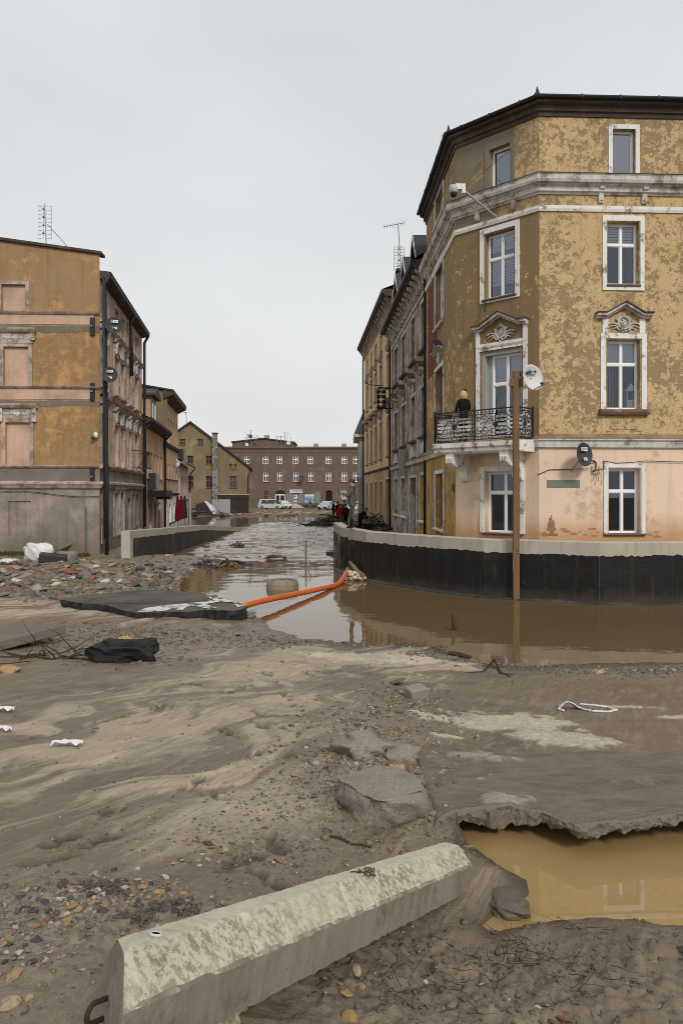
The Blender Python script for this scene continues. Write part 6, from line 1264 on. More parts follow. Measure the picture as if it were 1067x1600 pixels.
for px, py, s, lab in [(160, 1388, .062, 'heap of black tar crumbs beside the ochre pebbles'), (268, 1420, .05, 'heap of black tar crumbs touching the long block'), (215, 1432, .03, 'thin streak of black tar crumbs between the heaps')]:
    sp = []; q = on(px, py); sp = [(q[0] + rs.gauss(0, s), q[1] + rs.gauss(0, s * .5), .004 + .016 * rs.random() ** 2) for _ in range(int(s * 4200))]
    PAL['tar'] = (.016, .016, .017); stuff('tar_crumbs', sp, lab, {'tar': 6, 'slate': 1}, 'tar')
q = on(785, 1412); lump('mud_clod', 'flat grey mud slab sliding into the ochre puddle', 'mud clod', (q[0] + .02, q[1], POOL_Z + .012), (.11, .13, .05), plain('wet mud', (.12, .092, .066), .45, .4, .3, 12, .5), 31, 4, .2)
# asphalt slab with road paint
sp_ = [(94, 943, .36), (130, 936, .38), (220, 927, .42), (260, 928, .42), (300, 931, .40), (338, 939, .33), (362, 944, .28), (388, 953, .22), (372, 960, .23), (345, 960, .25), (320, 959, .27), (300, 962, .28), (262, 962, .29), (235, 965, .30), (212, 964, .31), (186, 958, .32), (166, 951, .34), (130, 949, .35)]
PT = np.array([W(*s_) for s_ in sp_]); cf = np.linalg.lstsq(np.c_[PT[:, :2], np.ones(len(PT))], PT[:, 2], rcond=None)[0]
def plane_pt(px, py, dz=0):
    a, b_, c_ = cf; rx = (px - CX) / FPX; rz = -(py - HOR) / FPX; d = (c_ - CAMZ) / (rz - a * rx - b_); return (rx * d, d, CAMZ + rz * d + dz)
rim = [];  r = random.Random(4)
for i in range(len(sp_)):
    (x0, y0, _), (x1, y1, _) = sp_[i], sp_[(i + 1) % len(sp_)]
    for k in range(5): tt = k / 5; rim.append(plane_pt(x0 + (x1 - x0) * tt + r.uniform(-1.2, 1.2), y0 + (y1 - y0) * tt + r.uniform(-.4, .4)))
slb = thing('asphalt_slab', 'big torn slab of road asphalt with white road paint at the water edge', 'asphalt slab', tuple(np.mean(PT, 0) - np.array([0, 0, .2]))); slb_z = slb.location.z
b = MB(); nr = len(rim); cen = np.mean(np.array(rim), 0); inn = [tuple(cen + (np.array(q) - cen) * .6 + np.array([0, 0, r.uniform(-.01, .01)])) for q in rim]
mid = [(q[0] + (cen[0] - q[0]) * .01 * r.uniform(-1, 2), q[1] + r.uniform(-.03, .05), q[2] - .1) for q in rim]; low = [(q[0] + (cen[0] - q[0]) * .03 * r.uniform(0, 2), q[1] + r.uniform(0, .12), q[2] - .3) for q in rim]
b.add([tuple(cen)] + inn + rim + mid + low, [(0, 1 + i, 1 + (i + 1) % nr) for i in range(nr)] + [(1 + k * nr + i, 1 + (k + 1) * nr + i, 1 + (k + 1) * nr + (i + 1) % nr, 1 + k * nr + (i + 1) % nr) for k in range(3) for i in range(nr)])
n = NT('dusty asphalt', .85, .3); gz_ = n.sep(n.new('ShaderNodeNewGeometry').outputs['Normal'])[2]; tp_ = n.ramp(gz_, [(.75, 0), (.93, 1)]); dust = n.ramp(n.noise(.9, 8, .65), [(.42, 0), (.62, 1)])
col = n.mix(n.noise(45, 4, .7), (.012, .012, .012), (.05, .049, .047)); col = n.mix(n.math('MULTIPLY', tp_, .6), col, (.085, .08, .072)); col = n.mix(n.math('MULTIPLY', n.math('MULTIPLY', dust, tp_), .6), col, (.17, .135, .098)); b.build('slab_body', n.done(col, None, n.bump(n.noise(60, 4, .7), .7, .015)), slb)
ROADW = plaster('worn white road paint', (.62, .61, .58), (.05, .05, .048), 3.2, .57, .03, streak=0, seed=40)
for poly in [[(214, 963), (228, 957), (262, 952), (300, 949), (330, 945), (352, 945), (330, 949), (300, 954), (270, 957), (262, 961), (236, 964)], [(322, 938), (338, 940), (362, 945), (372, 949), (352, 947), (336, 945)], [(300, 951), (318, 950), (340, 957), (326, 958), (314, 956)], [(366, 950), (385, 952), (372, 956)], [(280, 955), (292, 955), (286, 960), (276, 960)]]:
    b = MB(); b.add([plane_pt(x, y, .014) for x, y in poly], [tuple(range(len(poly)))]); b.build('road_marking', ROADW, slb)
slb.location.z = slb_z + .09
# pavement plate at the left edge
q = on(14, 1012); b = MB(); b.box((-.75, -.55, -.02), (.55, .75, .14)); o = b.build('pavement_plate', plain('brown paving', (.16, .125, .105), .8, .3, .3, 4, .3, dirt=((.17, .18, .06), .5))); o.location = (q[0] - .15, q[1] + .3, q[2] + .04); o.rotation_euler = (.06, -.08, -.55); tag(o, 'thick brown paving plate tilted on roots at the left edge', 'paving plate'); md = o.modifiers.new('b', 'BEVEL'); md.width = .015
# roots and twigs
ROOT = plain('dark roots', (.06, .042, .028), .9, .2, .4, 30, .3); DRY = plain('driftwood', (.20, .155, .11), .9, .2, .3, 12, .3)
def twiggy(name, lab, px, py, n_, ln, spread, mat, rad=.008, lift=.2, seed=1, cat='branch', group=None):
    r = random.Random(seed); q = on(px, py); b = MB()
    for i in range(n_):
        a = r.uniform(0, 6.28); pt = Vector((q[0] + r.gauss(0, spread), q[1] + r.gauss(0, spread), q[2] + .01)); dr = Vector((math.cos(a), math.sin(a) * .6, r.uniform(-.1, lift))); pts = [pt]
        for k in range(6):
            dr = (dr + Vector((r.uniform(-.5, .5), r.uniform(-.5, .5), r.uniform(-.35, .3)))).normalized(); pt = pt + dr * ln * r.uniform(.1, .25); pt.z = max(pt.z, gh(pt.x, pt.y) + rad * .6); pts.append(pt.copy())
        b.tube(pts, [rad * (1 - .13 * k) for k in range(7)], 5)
    o = b.build(name, mat, loc=q); tag(o, lab, cat, group); o['kind'] = 'stuff' if n_ > 6 else ''; 
    if n_ <= 6: del o['kind']
    return o
twiggy('root_tangle', 'tangle of dark torn roots on the sand below the left paving plate', 82, 1028, 26, .7, .28, ROOT, .012, .3, 2, 'roots'); twiggy('root_tangle', 'thin roots hanging at the right tip of the asphalt slab', 372, 966, 14, .5, .15, ROOT, .012, .3, 3, 'roots')
twiggy('root_tangle', 'dark fibrous roots scattered on the mud at lower right', 805, 1500, 40, .16, .09, ROOT, .0022, .25, 4, 'roots'); twiggy('root_tangle', 'fine dark plant fibres in the mud near the bottom edge', 660, 1555, 30, .12, .12, ROOT, .002, .25, 5, 'roots'); twiggy('root_tangle', 'fine dark fibres in the mud right of centre bottom', 930, 1560, 24, .12, .1, ROOT, .002, .25, 6, 'roots')
twiggy('root_tangle', 'dark roots beside the puddle at the right edge of the mud', 900, 1450, 10, .1, .05, ROOT, .002, .25, 9, 'roots')
q0, q1, q2, q3, q4 = [on(*c) for c in ((725, 1052), (755, 1050), (772, 1040), (782, 1052), (797, 1058))]; b = MB(); b.tube([q0, q1, (q2[0], q2[1], q2[2] + .1), q3, q4], [.012, .02, .026, .03, .015], 6); b.tube([q3, (q3[0] + .15, q3[1] - .2, q3[2] + .02), on(800, 1070)], [.02, .012, .006], 5); tag(b.build('crooked_twig', ROOT), 'crooked dark twig lying on the mud near the water', 'twig')
for a, c, r_, lab, m_ in [((700, 1023), (735, 1030), .05, 'short dark log at the near water edge', ROOT), ((515, 1308), (545, 1318), .011, 'dark stick pressed into mud below the pebbly lump', ROOT), ((548, 1320), (580, 1325), .008, 'thin dark stick beside the thicker stick near the block', ROOT), ((718, 1512), (745, 1503), .006, 'pale broken stick on the mud at the bottom', DRY)]:
    qa, qb = on(*a), on(*c); b = MB(); b.tube([(*qa[:2], qa[2] + r_ * .6), ((qa[0] + qb[0]) / 2, (qa[1] + qb[1]) / 2 + .01, (qa[2] + qb[2]) / 2 + r_ * .8), (*qb[:2], qb[2] + r_ * .5)], [r_ * .7, r_, r_ * .8], 7); tag(b.build('stick', m_), lab, 'stick')
b = MB(); a = W(714, 992, -.1); b.tube([a, (a[0] - .06, a[1] + .02, .1), (a[0] - .1, a[1] + .03, .34)], [.05, .055, .03], 7); tag(b.build('stake', ROOT), 'charred stake poking out of the calm water', 'stake')
b = MB(); a = W(478, 886, -.2); b.tube([a, (a[0], a[1], .95)], .045, 6); tag(b.build('thin_pole', DRY), 'thin upright pole standing in midstream', 'pole')
b = MB(); a = W(481, 895, -.05); b.tube([a, (a[0] + .12, a[1] + .1, .2), (a[0] + .05, a[1] + .1, .42)], .02, 5); tag(b.build('stick', DRY), 'small bent stick in the water below the thin pole', 'stick')
# manhole ring in the water
q = W(440, 922, 0); rg = thing('manhole_ring', 'concrete manhole ring standing in the water behind the orange pipe', 'manhole ring', (q[0], q[1] + .4, -.2))
b = MB(); c = (q[0], q[1] + .4, 0); b.lathe([(.52, -.2), (.5, .16), (.45, .27), (.40, .27), (.38, -.2)], c, 28, cap=False); b.build('ring', plain('wet concrete ring', (.26, .22, .16), .8, .3, .3, 5, .3, dirt=((.1, .075, .05), .7)), rg)
b = MB(); b.lathe([(.41, .235), (.001, .24)], c, 24, cap=False); b.build('water_inside', WAT, rg)
# orange pipe
pts = [WD(372, 950, 17.6), WD(384, 946, 17.9), WD(405, 940, 18.6), WD(430, 934.5, 19.4), WD(455, 929.5, 20.3), WD(480, 924.5, 21.3), WD(505, 919, 22.4), WD(520, 916, 23.2), WD(529, 912, 23.8), WD(535, 905, 24.5), WD(541, 895, 25.4), WD(544, 889, 26.0)]
b = MB(); b.tube(pts, .076, 14, cap=True); o = b.build('orange_pipe', plain('orange plastic pipe', (.62, .13, .025), .42, .45, .12, 3, .05, dirt=((.25, .08, .03), .4)), smooth=True); tag(o, 'bright orange corrugated hose running from the asphalt slab to the flood wall', 'pipe')
b = MB(); r = random.Random(6)
for i in range(70):
    c = WD(556 + r.gauss(0, 7), 902 + r.gauss(0, 3.5), 25.4 + r.uniform(-.4, .4)); s = r.uniform(.05, .12); b.ball((c[0], c[1], max(0, min(.32, c[2]))), (s * 1.2, s, s * .7), 7, 5)
tag(b.build('foam_heap', plain('dirty foam', (.50, .43, .34), .9, .2, .2, 8, .5), smooth=True), 'heap of dirty foam at the pipe mouth against the flood wall', 'foam', kind='stuff')
b = MB(); b.tube([WD(546, 878, 26.6), WD(551, 884, 26.2), WD(558, 893, 25.6), WD(568, 899, 24.9)], [.05, .08, .09, .06], 7); tag(b.build('driftwood_branch', DRY), 'driftwood branch leaning on the black wall above the foam', 'branch')
# ================================================================== PEOPLE
SKIN = plain('skin', (.50, .27, .19), .6, .3, .1, 10, 0); HAIRD = plain('dark cropped hair', (.05, .035, .025), .8, .2, .3, 40, .2); HAIRB = plain('blonde hair', (.52, .34, .16), .7, .3, .3, 30, .2)
CL = {k: plain('cloth ' + k, c, .9, .15, .2, 12, .4) for k, c in {'grey': (.085, .095, .105), 'brown': (.075, .055, .042), 'black': (.008, .008, .009), 'red': (.33, .012, .018), 'boot': (.022, .026, .02), 'navy': (.015, .018, .028), 'dark': (.018, .017, .017), 'beige': (.26, .21, .16)}.items()}
def person(label, loc, yaw, h=1.75, top='black', leg='black', shoe='boot', pose=None, hair=HAIRD, extra=None, group=None, hood=False, fingers=False):
    """one skinned body; local +Y is where the person faces"""
    J = {'pel': (0, 0, .95), 'sp': (0, .01, 1.14), 'ch': (0, 0, 1.33), 'nk': (0, -.005, 1.49), 'hd0': (0, .02, 1.575), 'hd1': (0, .03, 1.66), 'hd2': (0, .015, 1.735),
         'hl': (-.095, 0, .9), 'kl': (-.1, .02, .5), 'al': (-.1, -.02, .09), 'tl': (-.11, .15, .035), 'hr': (.095, 0, .9), 'kr': (.1, .02, .5), 'ar': (.1, -.02, .09), 'tr': (.11, .15, .035),
         'sl': (-.185, 0, 1.405), 'el': (-.24, -.02, 1.13), 'wl': (-.22, .1, .89), 'ml': (-.215, .14, .81), 'sr': (.185, 0, 1.405), 'er': (.24, -.02, 1.13), 'wr': (.22, .1, .89), 'mr': (.215, .14, .81), 'ns': (0, .115, 1.645)}
    J.update(pose or {})
    Rr = {'pel': .15, 'sp': .145, 'ch': .165, 'nk': .06, 'hd0': .075, 'hd1': .10, 'hd2': .07, 'hl': .095, 'kl': .062, 'al': .052, 'tl': .042, 'hr': .095, 'kr': .062, 'ar': .052, 'tr': .042, 'sl': .075, 'el': .055, 'wl': .04, 'ml': .035, 'sr': .075, 'er': .055, 'wr': .04, 'mr': .035, 'ns': .02}
    Ed = [('pel', 'sp', 't'), ('sp', 'ch', 't'), ('ch', 'nk', 't'), ('nk', 'hd0', 's'), ('hd0', 'hd1', 's'), ('hd1', 'hd2', 's'), ('hd1', 'ns', 's'), ('pel', 'hl', 'l'), ('hl', 'kl', 'l'), ('kl', 'al', 'l'), ('al', 'tl', 'b'), ('pel', 'hr', 'l'), ('hr', 'kr', 'l'), ('kr', 'ar', 'l'), ('ar', 'tr', 'b'), ('ch', 'sl', 't'), ('sl', 'el', 't'), ('el', 'wl', 't'), ('wl', 'ml', 's'), ('ch', 'sr', 't'), ('sr', 'er', 't'), ('er', 'wr', 't'), ('wr', 'mr', 's')]
    ks = list(J); k = h / 1.75; me = bpy.data.meshes.new('person'); me.from_pydata([tuple(c * k for c in J[n_]) for n_ in ks], [(ks.index(a), ks.index(b)) for a, b, _ in Ed], []); o = bpy.data.objects.new('tmp', me); COL.objects.link(o)
    md = o.modifiers.new('s', 'SKIN'); sv = me.skin_vertices[0].data
    for i, n_ in enumerate(ks): sv[i].radius = (Rr[n_] * k * (1.2 if n_ in ('pel', 'sp', 'ch') else 1), Rr[n_] * k * (.8 if n_ in ('pel', 'sp', 'ch') else 1)); sv[i].use_root = n_ == 'pel'
    ss = o.modifiers.new('u', 'SUBSURF'); ss.levels = 2; ss.render_levels = 2
    bm2 = bpy.data.meshes.new_from_object(o.evaluated_get(bpy.context.evaluated_depsgraph_get())); bpy.data.objects.remove(o)
    body = bpy.data.objects.new('person', bm2); COL.objects.link(body); bm2.materials.clear()
    mats = {'t': CL[top], 's': SKIN, 'l': CL[leg], 'b': CL[shoe]}
    for q in 'tslb': bm2.materials.append(mats[q])
    ce = np.array([p_.center[:] for p_ in bm2.polygons]); best = np.full(len(ce), 9e9); idx = np.zeros(len(ce), int)
    for a, b, c in Ed:
        A_ = np.array(J[a]) * k; B_ = np.array(J[b]) * k; e_ = B_ - A_; t_ = np.clip(((ce - A_) @ e_) / (e_ @ e_ + 1e-9), 0, 1); d_ = np.linalg.norm(ce - A_ - t_[:, None] * e_, axis=1)
        d_ = d_ - (Rr[a] + (Rr[b] - Rr[a]) * t_) * k; m_ = d_ < best; best[m_] = d_[m_]; idx[m_] = 'tslb'.index(c)
    if shoe == 'boot': idx[(ce[:, 2] < .36 * k) & (idx == 2)] = 3
    idx[(idx == 2) & (ce[:, 2] > .84 * k)] = 0
    bm2.polygons.foreach_set('material_index', idx.astype(np.int32)); bm2.polygons.foreach_set('use_smooth', [True] * len(bm2.polygons))
    body.location = loc; body.rotation_euler = (0, 0, yaw); tag(body, label, 'person', group)
    def part(name, mb_, mat): me_ = mb_.mesh(name, mat, smooth=True); return link(bpy.data.objects.new(name, me_), body)
    hd = Vector(J['hd1']) * k
    for s in (-1, 1): b = MB(); b.ball((hd.x + s * .036 * k, hd.y + .088 * k, hd.z + .012 * k), .012 * k, 6, 5); part('eye', b, CL['black']); b = MB(); b.ball((hd.x + s * .098 * k, hd.y - .01, hd.z - .005), (.015 * k, .025 * k, .032 * k), 6, 5); part('ear', b, SKIN)
    b = MB(); b.box((hd.x - .025 * k, hd.y + .088 * k, hd.z - .052 * k), (hd.x + .025 * k, hd.y + .096 * k, hd.z - .044 * k)); part('mouth', b, CL['brown'])
    b = MB()
    if hair is HAIRB:
        b.ball((hd.x, hd.y - .018 * k, hd.z + .03 * k), (.112 * k, .118 * k, .11 * k), 14, 10)
        for i in range(22): a = math.pi * (1.02 + .96 * i / 21) + 0; x, y = .1 * math.cos(a), .1 * math.sin(a); b.tube([(hd.x + x * k, hd.y + y * k - .01, hd.z + .04 * k), (hd.x + x * 1.15 * k, hd.y + y * 1.15 * k - .01, hd.z - .06 * k), (hd.x + x * 1.1 * k, hd.y + y * 1.2 * k - .01, hd.z - .19 * k)], [.024 * k, .022 * k, .010 * k], 5)
    else: b.ball((hd.x, hd.y - .022 * k, hd.z + .035 * k), (.1 * k, .105 * k, .085 * k), 12, 8)
    part('hair', b, hair)
    if hood: b = MB(); nk = Vector(J['nk']) * k; b.tube([(nk.x + .1 * k * math.cos(a), nk.y - .01 + .1 * k * math.sin(a), nk.z + .01 + .02 * math.sin(a)) for a in np.linspace(0, 6.283, 15)], .042 * k, 7, cap=False); part('hood', b, CL[top])
    if top in ('grey', 'red', 'black', 'navy'):
        b = MB(); pr = [(.165, .80), (.172, .92), (.168, 1.05), (.178, 1.2)]; b.lathe([(r_ * k, z_ * k) for r_, z_ in pr], (J['sp'][0] * k, J['sp'][1] * k, 0), 18, cap=False, ell=.82); part('jacket_hem', b, CL[top])
    if fingers:
        for s, m_, w_ in ((-1, 'ml', 'wl'), (1, 'mr', 'wr')):
            b = MB(); c = Vector(J[m_]) * k; dr = (c - Vector(J[w_]) * k).normalized(); sd = Vector((1, 0, 0)); pal = dr.cross(sd).normalized()
            for i, ln in enumerate((.062, .07, .066, .052)):
                st = c + sd * (.024 - .016 * i) + dr * .01; b.tube([st, st + dr * ln * .55 + pal * -.006, st + dr * ln * .8 + pal * -.03, st + dr * ln * .75 + pal * -.05], [.0095, .009, .008, .006], 5)
            st = c - sd * s * .03; b.tube([st, st - sd * s * .025 + dr * .025, st - sd * s * .02 + dr * .05], [.011, .009, .007], 5); part('hand', b, SKIN)
    return body
mz = 1.672
man = person('man in dark grey jacket and tall boots standing on the flood wall holding a phone', (.40, 27.05, mz), math.radians(82), 1.80, 'grey', 'brown', 'boot', {'el': (-.2, .12, 1.17), 'wl': (-.07, .36, 1.27), 'ml': (-.03, .43, 1.31), 'er': (.21, .1, 1.17), 'wr': (.09, .35, 1.26), 'mr': (.05, .42, 1.30), 'hd1': (0, .035, 1.66), 'hl': (-.09, 0, .9), 'al': (-.1, -.06, .09), 'tl': (-.11, .11, .035), 'kr': (.1, .05, .5), 'ar': (.1, .06, .09), 'tr': (.11, .23, .035)}, hood=True, fingers=True)
b = MB(); b.box((-.045, .50, 1.30), (.045, .512, 1.47)); o = b.build('phone', DKPL); o.matrix_world = Matrix.Translation((.40, 27.05, mz)) @ Matrix.Rotation(math.radians(82), 4, 'Z'); tag(o, 'dark phone held up by the man on the flood wall', 'phone')
pb = FC.p(.78, .66, 4.67)
person('blonde woman in black top seen from behind on the iron balcony', pb, math.radians(20), 1.66, 'black', 'black', 'boot', {'el': (-.25, .05, 1.15), 'wl': (-.17, .26, 1.04), 'ml': (-.1, .32, 1.06), 'er': (.25, .05, 1.15), 'wr': (.17, .26, 1.04), 'mr': (.1, .32, 1.06)}, hair=HAIRB, fingers=True)
wp = bpy.data.objects[-1] if False else None
b = MB(); b.ball((pb[0] + .03, pb[1] + .0, 4.67 + 1.70), (.085, .065, .035), 8, 6); tag(b.build('hair_band', CL['black']), 'black cap or band on the blonde woman', 'hat')
def dep(px, py, d): q = WD(px, py, d); return q
for lab, px, d, yaw, top, leg, hh in [('person in black coat standing left of the red jacket by the debris', 521, 72, 1.2, 'navy', 'black', 1.76), ('person in red jacket and dark trousers behind the flood wall end', 531.5, 52, .3, 'red', 'black', 1.66), ('dark clothed person just left behind the red jacket', 527.5, 60, .8, 'dark', 'black', 1.74), ('dark clothed person half hidden between red jacket and the man', 540, 50, .4, 'dark', 'black', 1.7), ('person in dark coat partly hidden behind the man on the wall', 538, 62, -.6, 'brown', 'dark', 1.78)]:
    x = (px - CX) / FPX * d; person(lab, (x, d, .55 if d < 66 else .45), yaw, hh, top, leg, 'boot')
person('person in black bending over beside the yellow house', ((562 - CX) / FPX * 44, 44, .62), -2.0, 1.7, 'black', 'black', 'boot', {'ch': (0, .22, 1.22), 'sp': (0, .08, 1.1), 'nk': (0, .34, 1.31), 'hd0': (0, .4, 1.36), 'hd1': (0, .46, 1.42), 'hd2': (0, .46, 1.5), 'ns': (0, .54, 1.38), 'sl': (-.17, .26, 1.25), 'sr': (.17, .26, 1.25), 'el': (-.22, .36, 1.0), 'wl': (-.16, .5, .82), 'ml': (-.14, .54, .75), 'er': (.22, .36, 1.0), 'wr': (.16, .5, .82), 'mr': (.14, .54, .75)})
person('distant pedestrian walking before the blue poster', ((485 - CX) / FPX * 130, 130, .15), 1.4, 1.75, 'navy', 'beige', 'boot')

# ================================================================== VEHICLES
def car(label, px, d, z, yaw, van, colour, L=4.3):
    c = thing('parked_car', label, 'car', ((px - CX) / FPX * d, d, z), 'cars parked on the square'); rot = Matrix.Rotation(yaw, 4, 'Z')
    def part(name, mb_, mat, par=c, smooth=False): me_ = mb_.mesh(name, mat, smooth=smooth); me_.transform(rot); return link(bpy.data.objects.new(name, me_), par)
    W2, H = .86, 1.75 if van else 1.45; hl = L / 2
    low = [(-hl, .35), (-hl, .75), (-hl + .05, .92), (hl - 1.2, .95), (hl - .15, .78), (hl, .6), (hl, .32), (hl - .2, .22), (-hl + .2, .22)]
    cab = [(-hl + .08, .9), (-hl + .2, H - .12), (-hl + .55, H), (hl - 2.0, H), (hl - 1.75, H - .05), (hl - .95, .93)] if van else [(-hl + .15, .88), (-hl + .75, H - .05), (-hl + 1.1, H), (hl - 2.0, H), (hl - 1.7, H - .06), (hl - .85, .9)]
    def ext(poly, w0, w1=None):
        b = MB(); w1 = w1 or w0; n_ = len(poly); vs = []
        for y, wf in ((-1, 1), (1, 1)):
            for x, zz in poly: t_ = (zz - .9) / (H - .9); ww = w0 if zz <= .95 else w0 + (w1 - w0) * t_; vs.append((x, y * ww, zz))
        b.add(vs, [tuple(range(n_)), tuple(range(n_, 2 * n_))[::-1]] + [(i, (i + 1) % n_, n_ + (i + 1) % n_, n_ + i) for i in range(n_)]); return b
    PAINT = plain('paint ' + label[:12], colour, .25, .5, .06, 3, 0, dirt=((.2, .15, .1), .3))
    o = part('body', ext(low, W2), PAINT); o.modifiers.new('b', 'BEVEL').width = .05
    o = part('cabin', ext(cab, W2 - .02, W2 - .18), PAINT); o.modifiers.new('b', 'BEVEL').width = .04
    b = MB(); b.hexa([(hl - 1.0, -.68, .97), (hl - 1.0, .68, .97), (hl - .95, .68, .96), (hl - .95, -.68, .96), (hl - 1.72, -.6, H - .1), (hl - 1.72, .6, H - .1), (hl - 1.66, .6, H - .1), (hl - 1.66, -.6, H - .1)]); part('windscreen', b, FGLASS)
    for s in (-1, 1):
        for x0, x1 in ((-hl + .6, -hl + 1.6), (-hl + 1.7, hl - 1.45)):
            b = MB(); y0, y1 = s * (W2 - .015), s * (W2 - .145); b.add([(x0, y0, .98), (x1 + .25, y0, .98), (x1, y1, H - .14), (x0 + .1, y1, H - .14)], [(0, 1, 2, 3)]); part('side_window', b, FGLASS)
        for x in (-hl + .8, hl - .8):
            b = MB(); b.lathe([(.2, -.09), (.31, -.09), (.32, 0), (.31, .09), (.2, .09)], (x, s * (W2 - .08), .31), 18, (0, 1, 0)); w_ = part('wheel', b, DKPL); b = MB(); b.lathe([(.001, .1), (.19, .095), (.2, .09)], (x, s * (W2 - .08), .31), 14, (0, s, 0)); part('rim', b, STEEL, w_)
        b = MB(); b.ball((hl - .08, s * .62, .68), (.1, .16, .09), 8, 6); part('headlight', b, WHPL); b = MB(); b.ball((-hl + .04, s * .68, .85), (.06, .1, .14), 8, 6); part('tail_light', b, CL['red']); b = MB(); b.ball((hl - 1.3, s * (W2 + .1), 1.02), (.07, .1, .08), 8, 6); part('mirror', b, PAINT)
    b = MB(); b.box((hl - .03, -.75, .3), (hl + .06, .75, .5)); part('bumper', b, DKPL); b = MB(); b.box((hl + .06, -.26, .36), (hl + .07, .26, .47)); part('number_plate', b, WHPL)
    return c
WHITE = (.55, .57, .55)
car('white family van parked at the arched shop entrance', 425, 126, .18, math.radians(-22), True, WHITE, 4.5); car('silver hatchback parked near the dark arched doorway', 511, 122, .2, math.radians(-112), False, (.38, .40, .40), 4.2); car('white car mostly hidden behind the man on the wall', 556, 118, .2, math.radians(-150), False, WHITE, 4.2)
car('small white car behind the van by the arched entrance', 443.5, 134, .15, math.radians(-60), False, WHITE, 3.7)

# ================================================================== DISHES, AERIALS, CAMERA
DISH = plain('dark grey dish', (.045, .052, .056), .6, .3, .15, 8, 0); DISHW = plain('white dish', (.60, .61, .61), .5, .3, .08, 6, 0)
def dish(label, c, r, face, mat, base=None, logo=True, feed=True, marks='plain'):
    c = Vector(c); f = Vector(face).normalized(); t_ = thing('satellite_dish', label, 'satellite dish', tuple(c)); b = MB()
    prof = [(.001, -.10 * r / .4), (r * .5, -.07 * r / .4), (r * .85, -.02 * r / .4), (r, .02), (r * .985, .03), (r * .84, -.008 * r / .4), (r * .5, -.055 * r / .4), (.001, -.085 * r / .4)]
    b.lathe(prof, c, 28, f, cap=False); b.build('reflector', mat, t_, smooth=True)
    sd = f.cross(Vector((0, 0, 1))).normalized(); up_ = sd.cross(f).normalized()
    if feed:
        b = MB(); fp = c + f * r * 1.05 - up_ * r * .8; b.tube([c - up_ * r * .95 - f * .03, fp], .014, 6); fa = b.build('feed_arm', STEEL, t_); b = MB(); b.tube([fp, fp + (c - fp).normalized() * .1], [.03, .04], 8); b.build('feed_head', DKPL, fa)
    if base is not None: b = MB(); b.tube([c - f * .06, c - f * .14 - up_ * r * .3, Vector(base)], .022, 6); b.build('wall_arm', STEEL, t_)
    if logo:
        def rect(u0, u1, v0, v1, off, mat_, nm):
            m = MB(); m.add([c + f * (off + .005) + sd * -u + up_ * v for u, v in ((u0, v0), (u1, v0), (u1, v1), (u0, v1))], [(0, 1, 2, 3)]); return m.build(nm, mat_, lg if nm != 'sticker' else t_)
        lm, dm = (WHPL, DKPL) if mat is DISH else (plain('pale sticker', (.45, .47, .47), .5, .3, .05, 5, 0), DKPL)
        lg = None; lg = rect(-r * .38, r * .42, r * .28, r * .6, .02, lm, 'sticker')
        rect(-r * .34, -r * .12, r * .32, r * .56, .026, dm, 'emblem'); rect(-r * .28, -r * .18, r * .38, r * .5, .03, lm, 'emblem'); rect(-r * .04, r * .36, r * .46, r * .5, .026, dm, 'lettering'); rect(-r * .04, r * .3, r * .38, r * .41, .026, dm, 'lettering')
        if mat is DISH: lg = rect(-r * .16, r * .3, -r * .5, -r * .25, .02, lm, 'sticker'); rect(-r * .08, r * .1, -r * .42, -r * .34, .026, dm, 'emblem')
        else: rect(r * .12, r * .42, r * .42, r * .47, .028, dm, 'emblem'); rect(r * .25, r * .3, r * .32, r * .58, .029, dm, 'emblem')
    return t_
dish('dark oval satellite dish on the peach ground floor of the corner tenement', FF.p(1.21, .55, 4.17), .37, (.55, -.83, .1), DISH, FF.p(1.0, .02, 3.68))
pq = (4.90, 20.62)
dish('white satellite dish fixed beside the tall wooden post', (5.32, 20.55, 6.22), .37, (.5, -.85, .12), DISHW, (4.98, 20.6, 6.3))
dish('upper dark satellite dish on the left tenement corner', WD(179, 508, 31.8), .37, (.25, -.95, .1), DISH, FT2.p(.6, .02, 10.1)); dish('lower dark satellite dish on the left tenement corner', WD(172, 585.5, 31.4), .335, (.15, -.97, .1), DISH, FT2.p(.3, .02, 7.9))
dish('white satellite dish on the peach house above the parasols', WD(275.5, 723.5, 64), .33, (.3, -.95, .1), DISHW, L7.p(8.2, .05, 5.2)); dish('small dark satellite dish on the olive gable house', WD(296, 758, 98.5), .36, (-.2, -.95, .1), DISH, (-20.3, 99.9, 3.9), logo=False)
dish('grey satellite dish on the brown block facade', WD(471.5, 746.5, 138.8), .5, (.1, -.95, .3), DISH, (-7.3, 139.9, 5.8), logo=False)
for i, (px, py, r_, mt) in enumerate([(391.5, 682, .42, DISH), (386, 694.5, .36, DISHW), (398, 695, .36, DISH), (451, 692, .42, DISHW), (441, 694, .36, DISH)]):
    q = WD(px, py, 150.5); dish(['dark dish high on a mast over the rear block', 'white dish at left of the rear block roof', 'dark dish beside the chimney of the rear block', 'white dish at right of the rear block roof', 'dark dish near the right end of the rear block'][i], q, r_, (.2, -.95, .3), mt, (q[0], 151.2, q[2] - 1.2), logo=False)
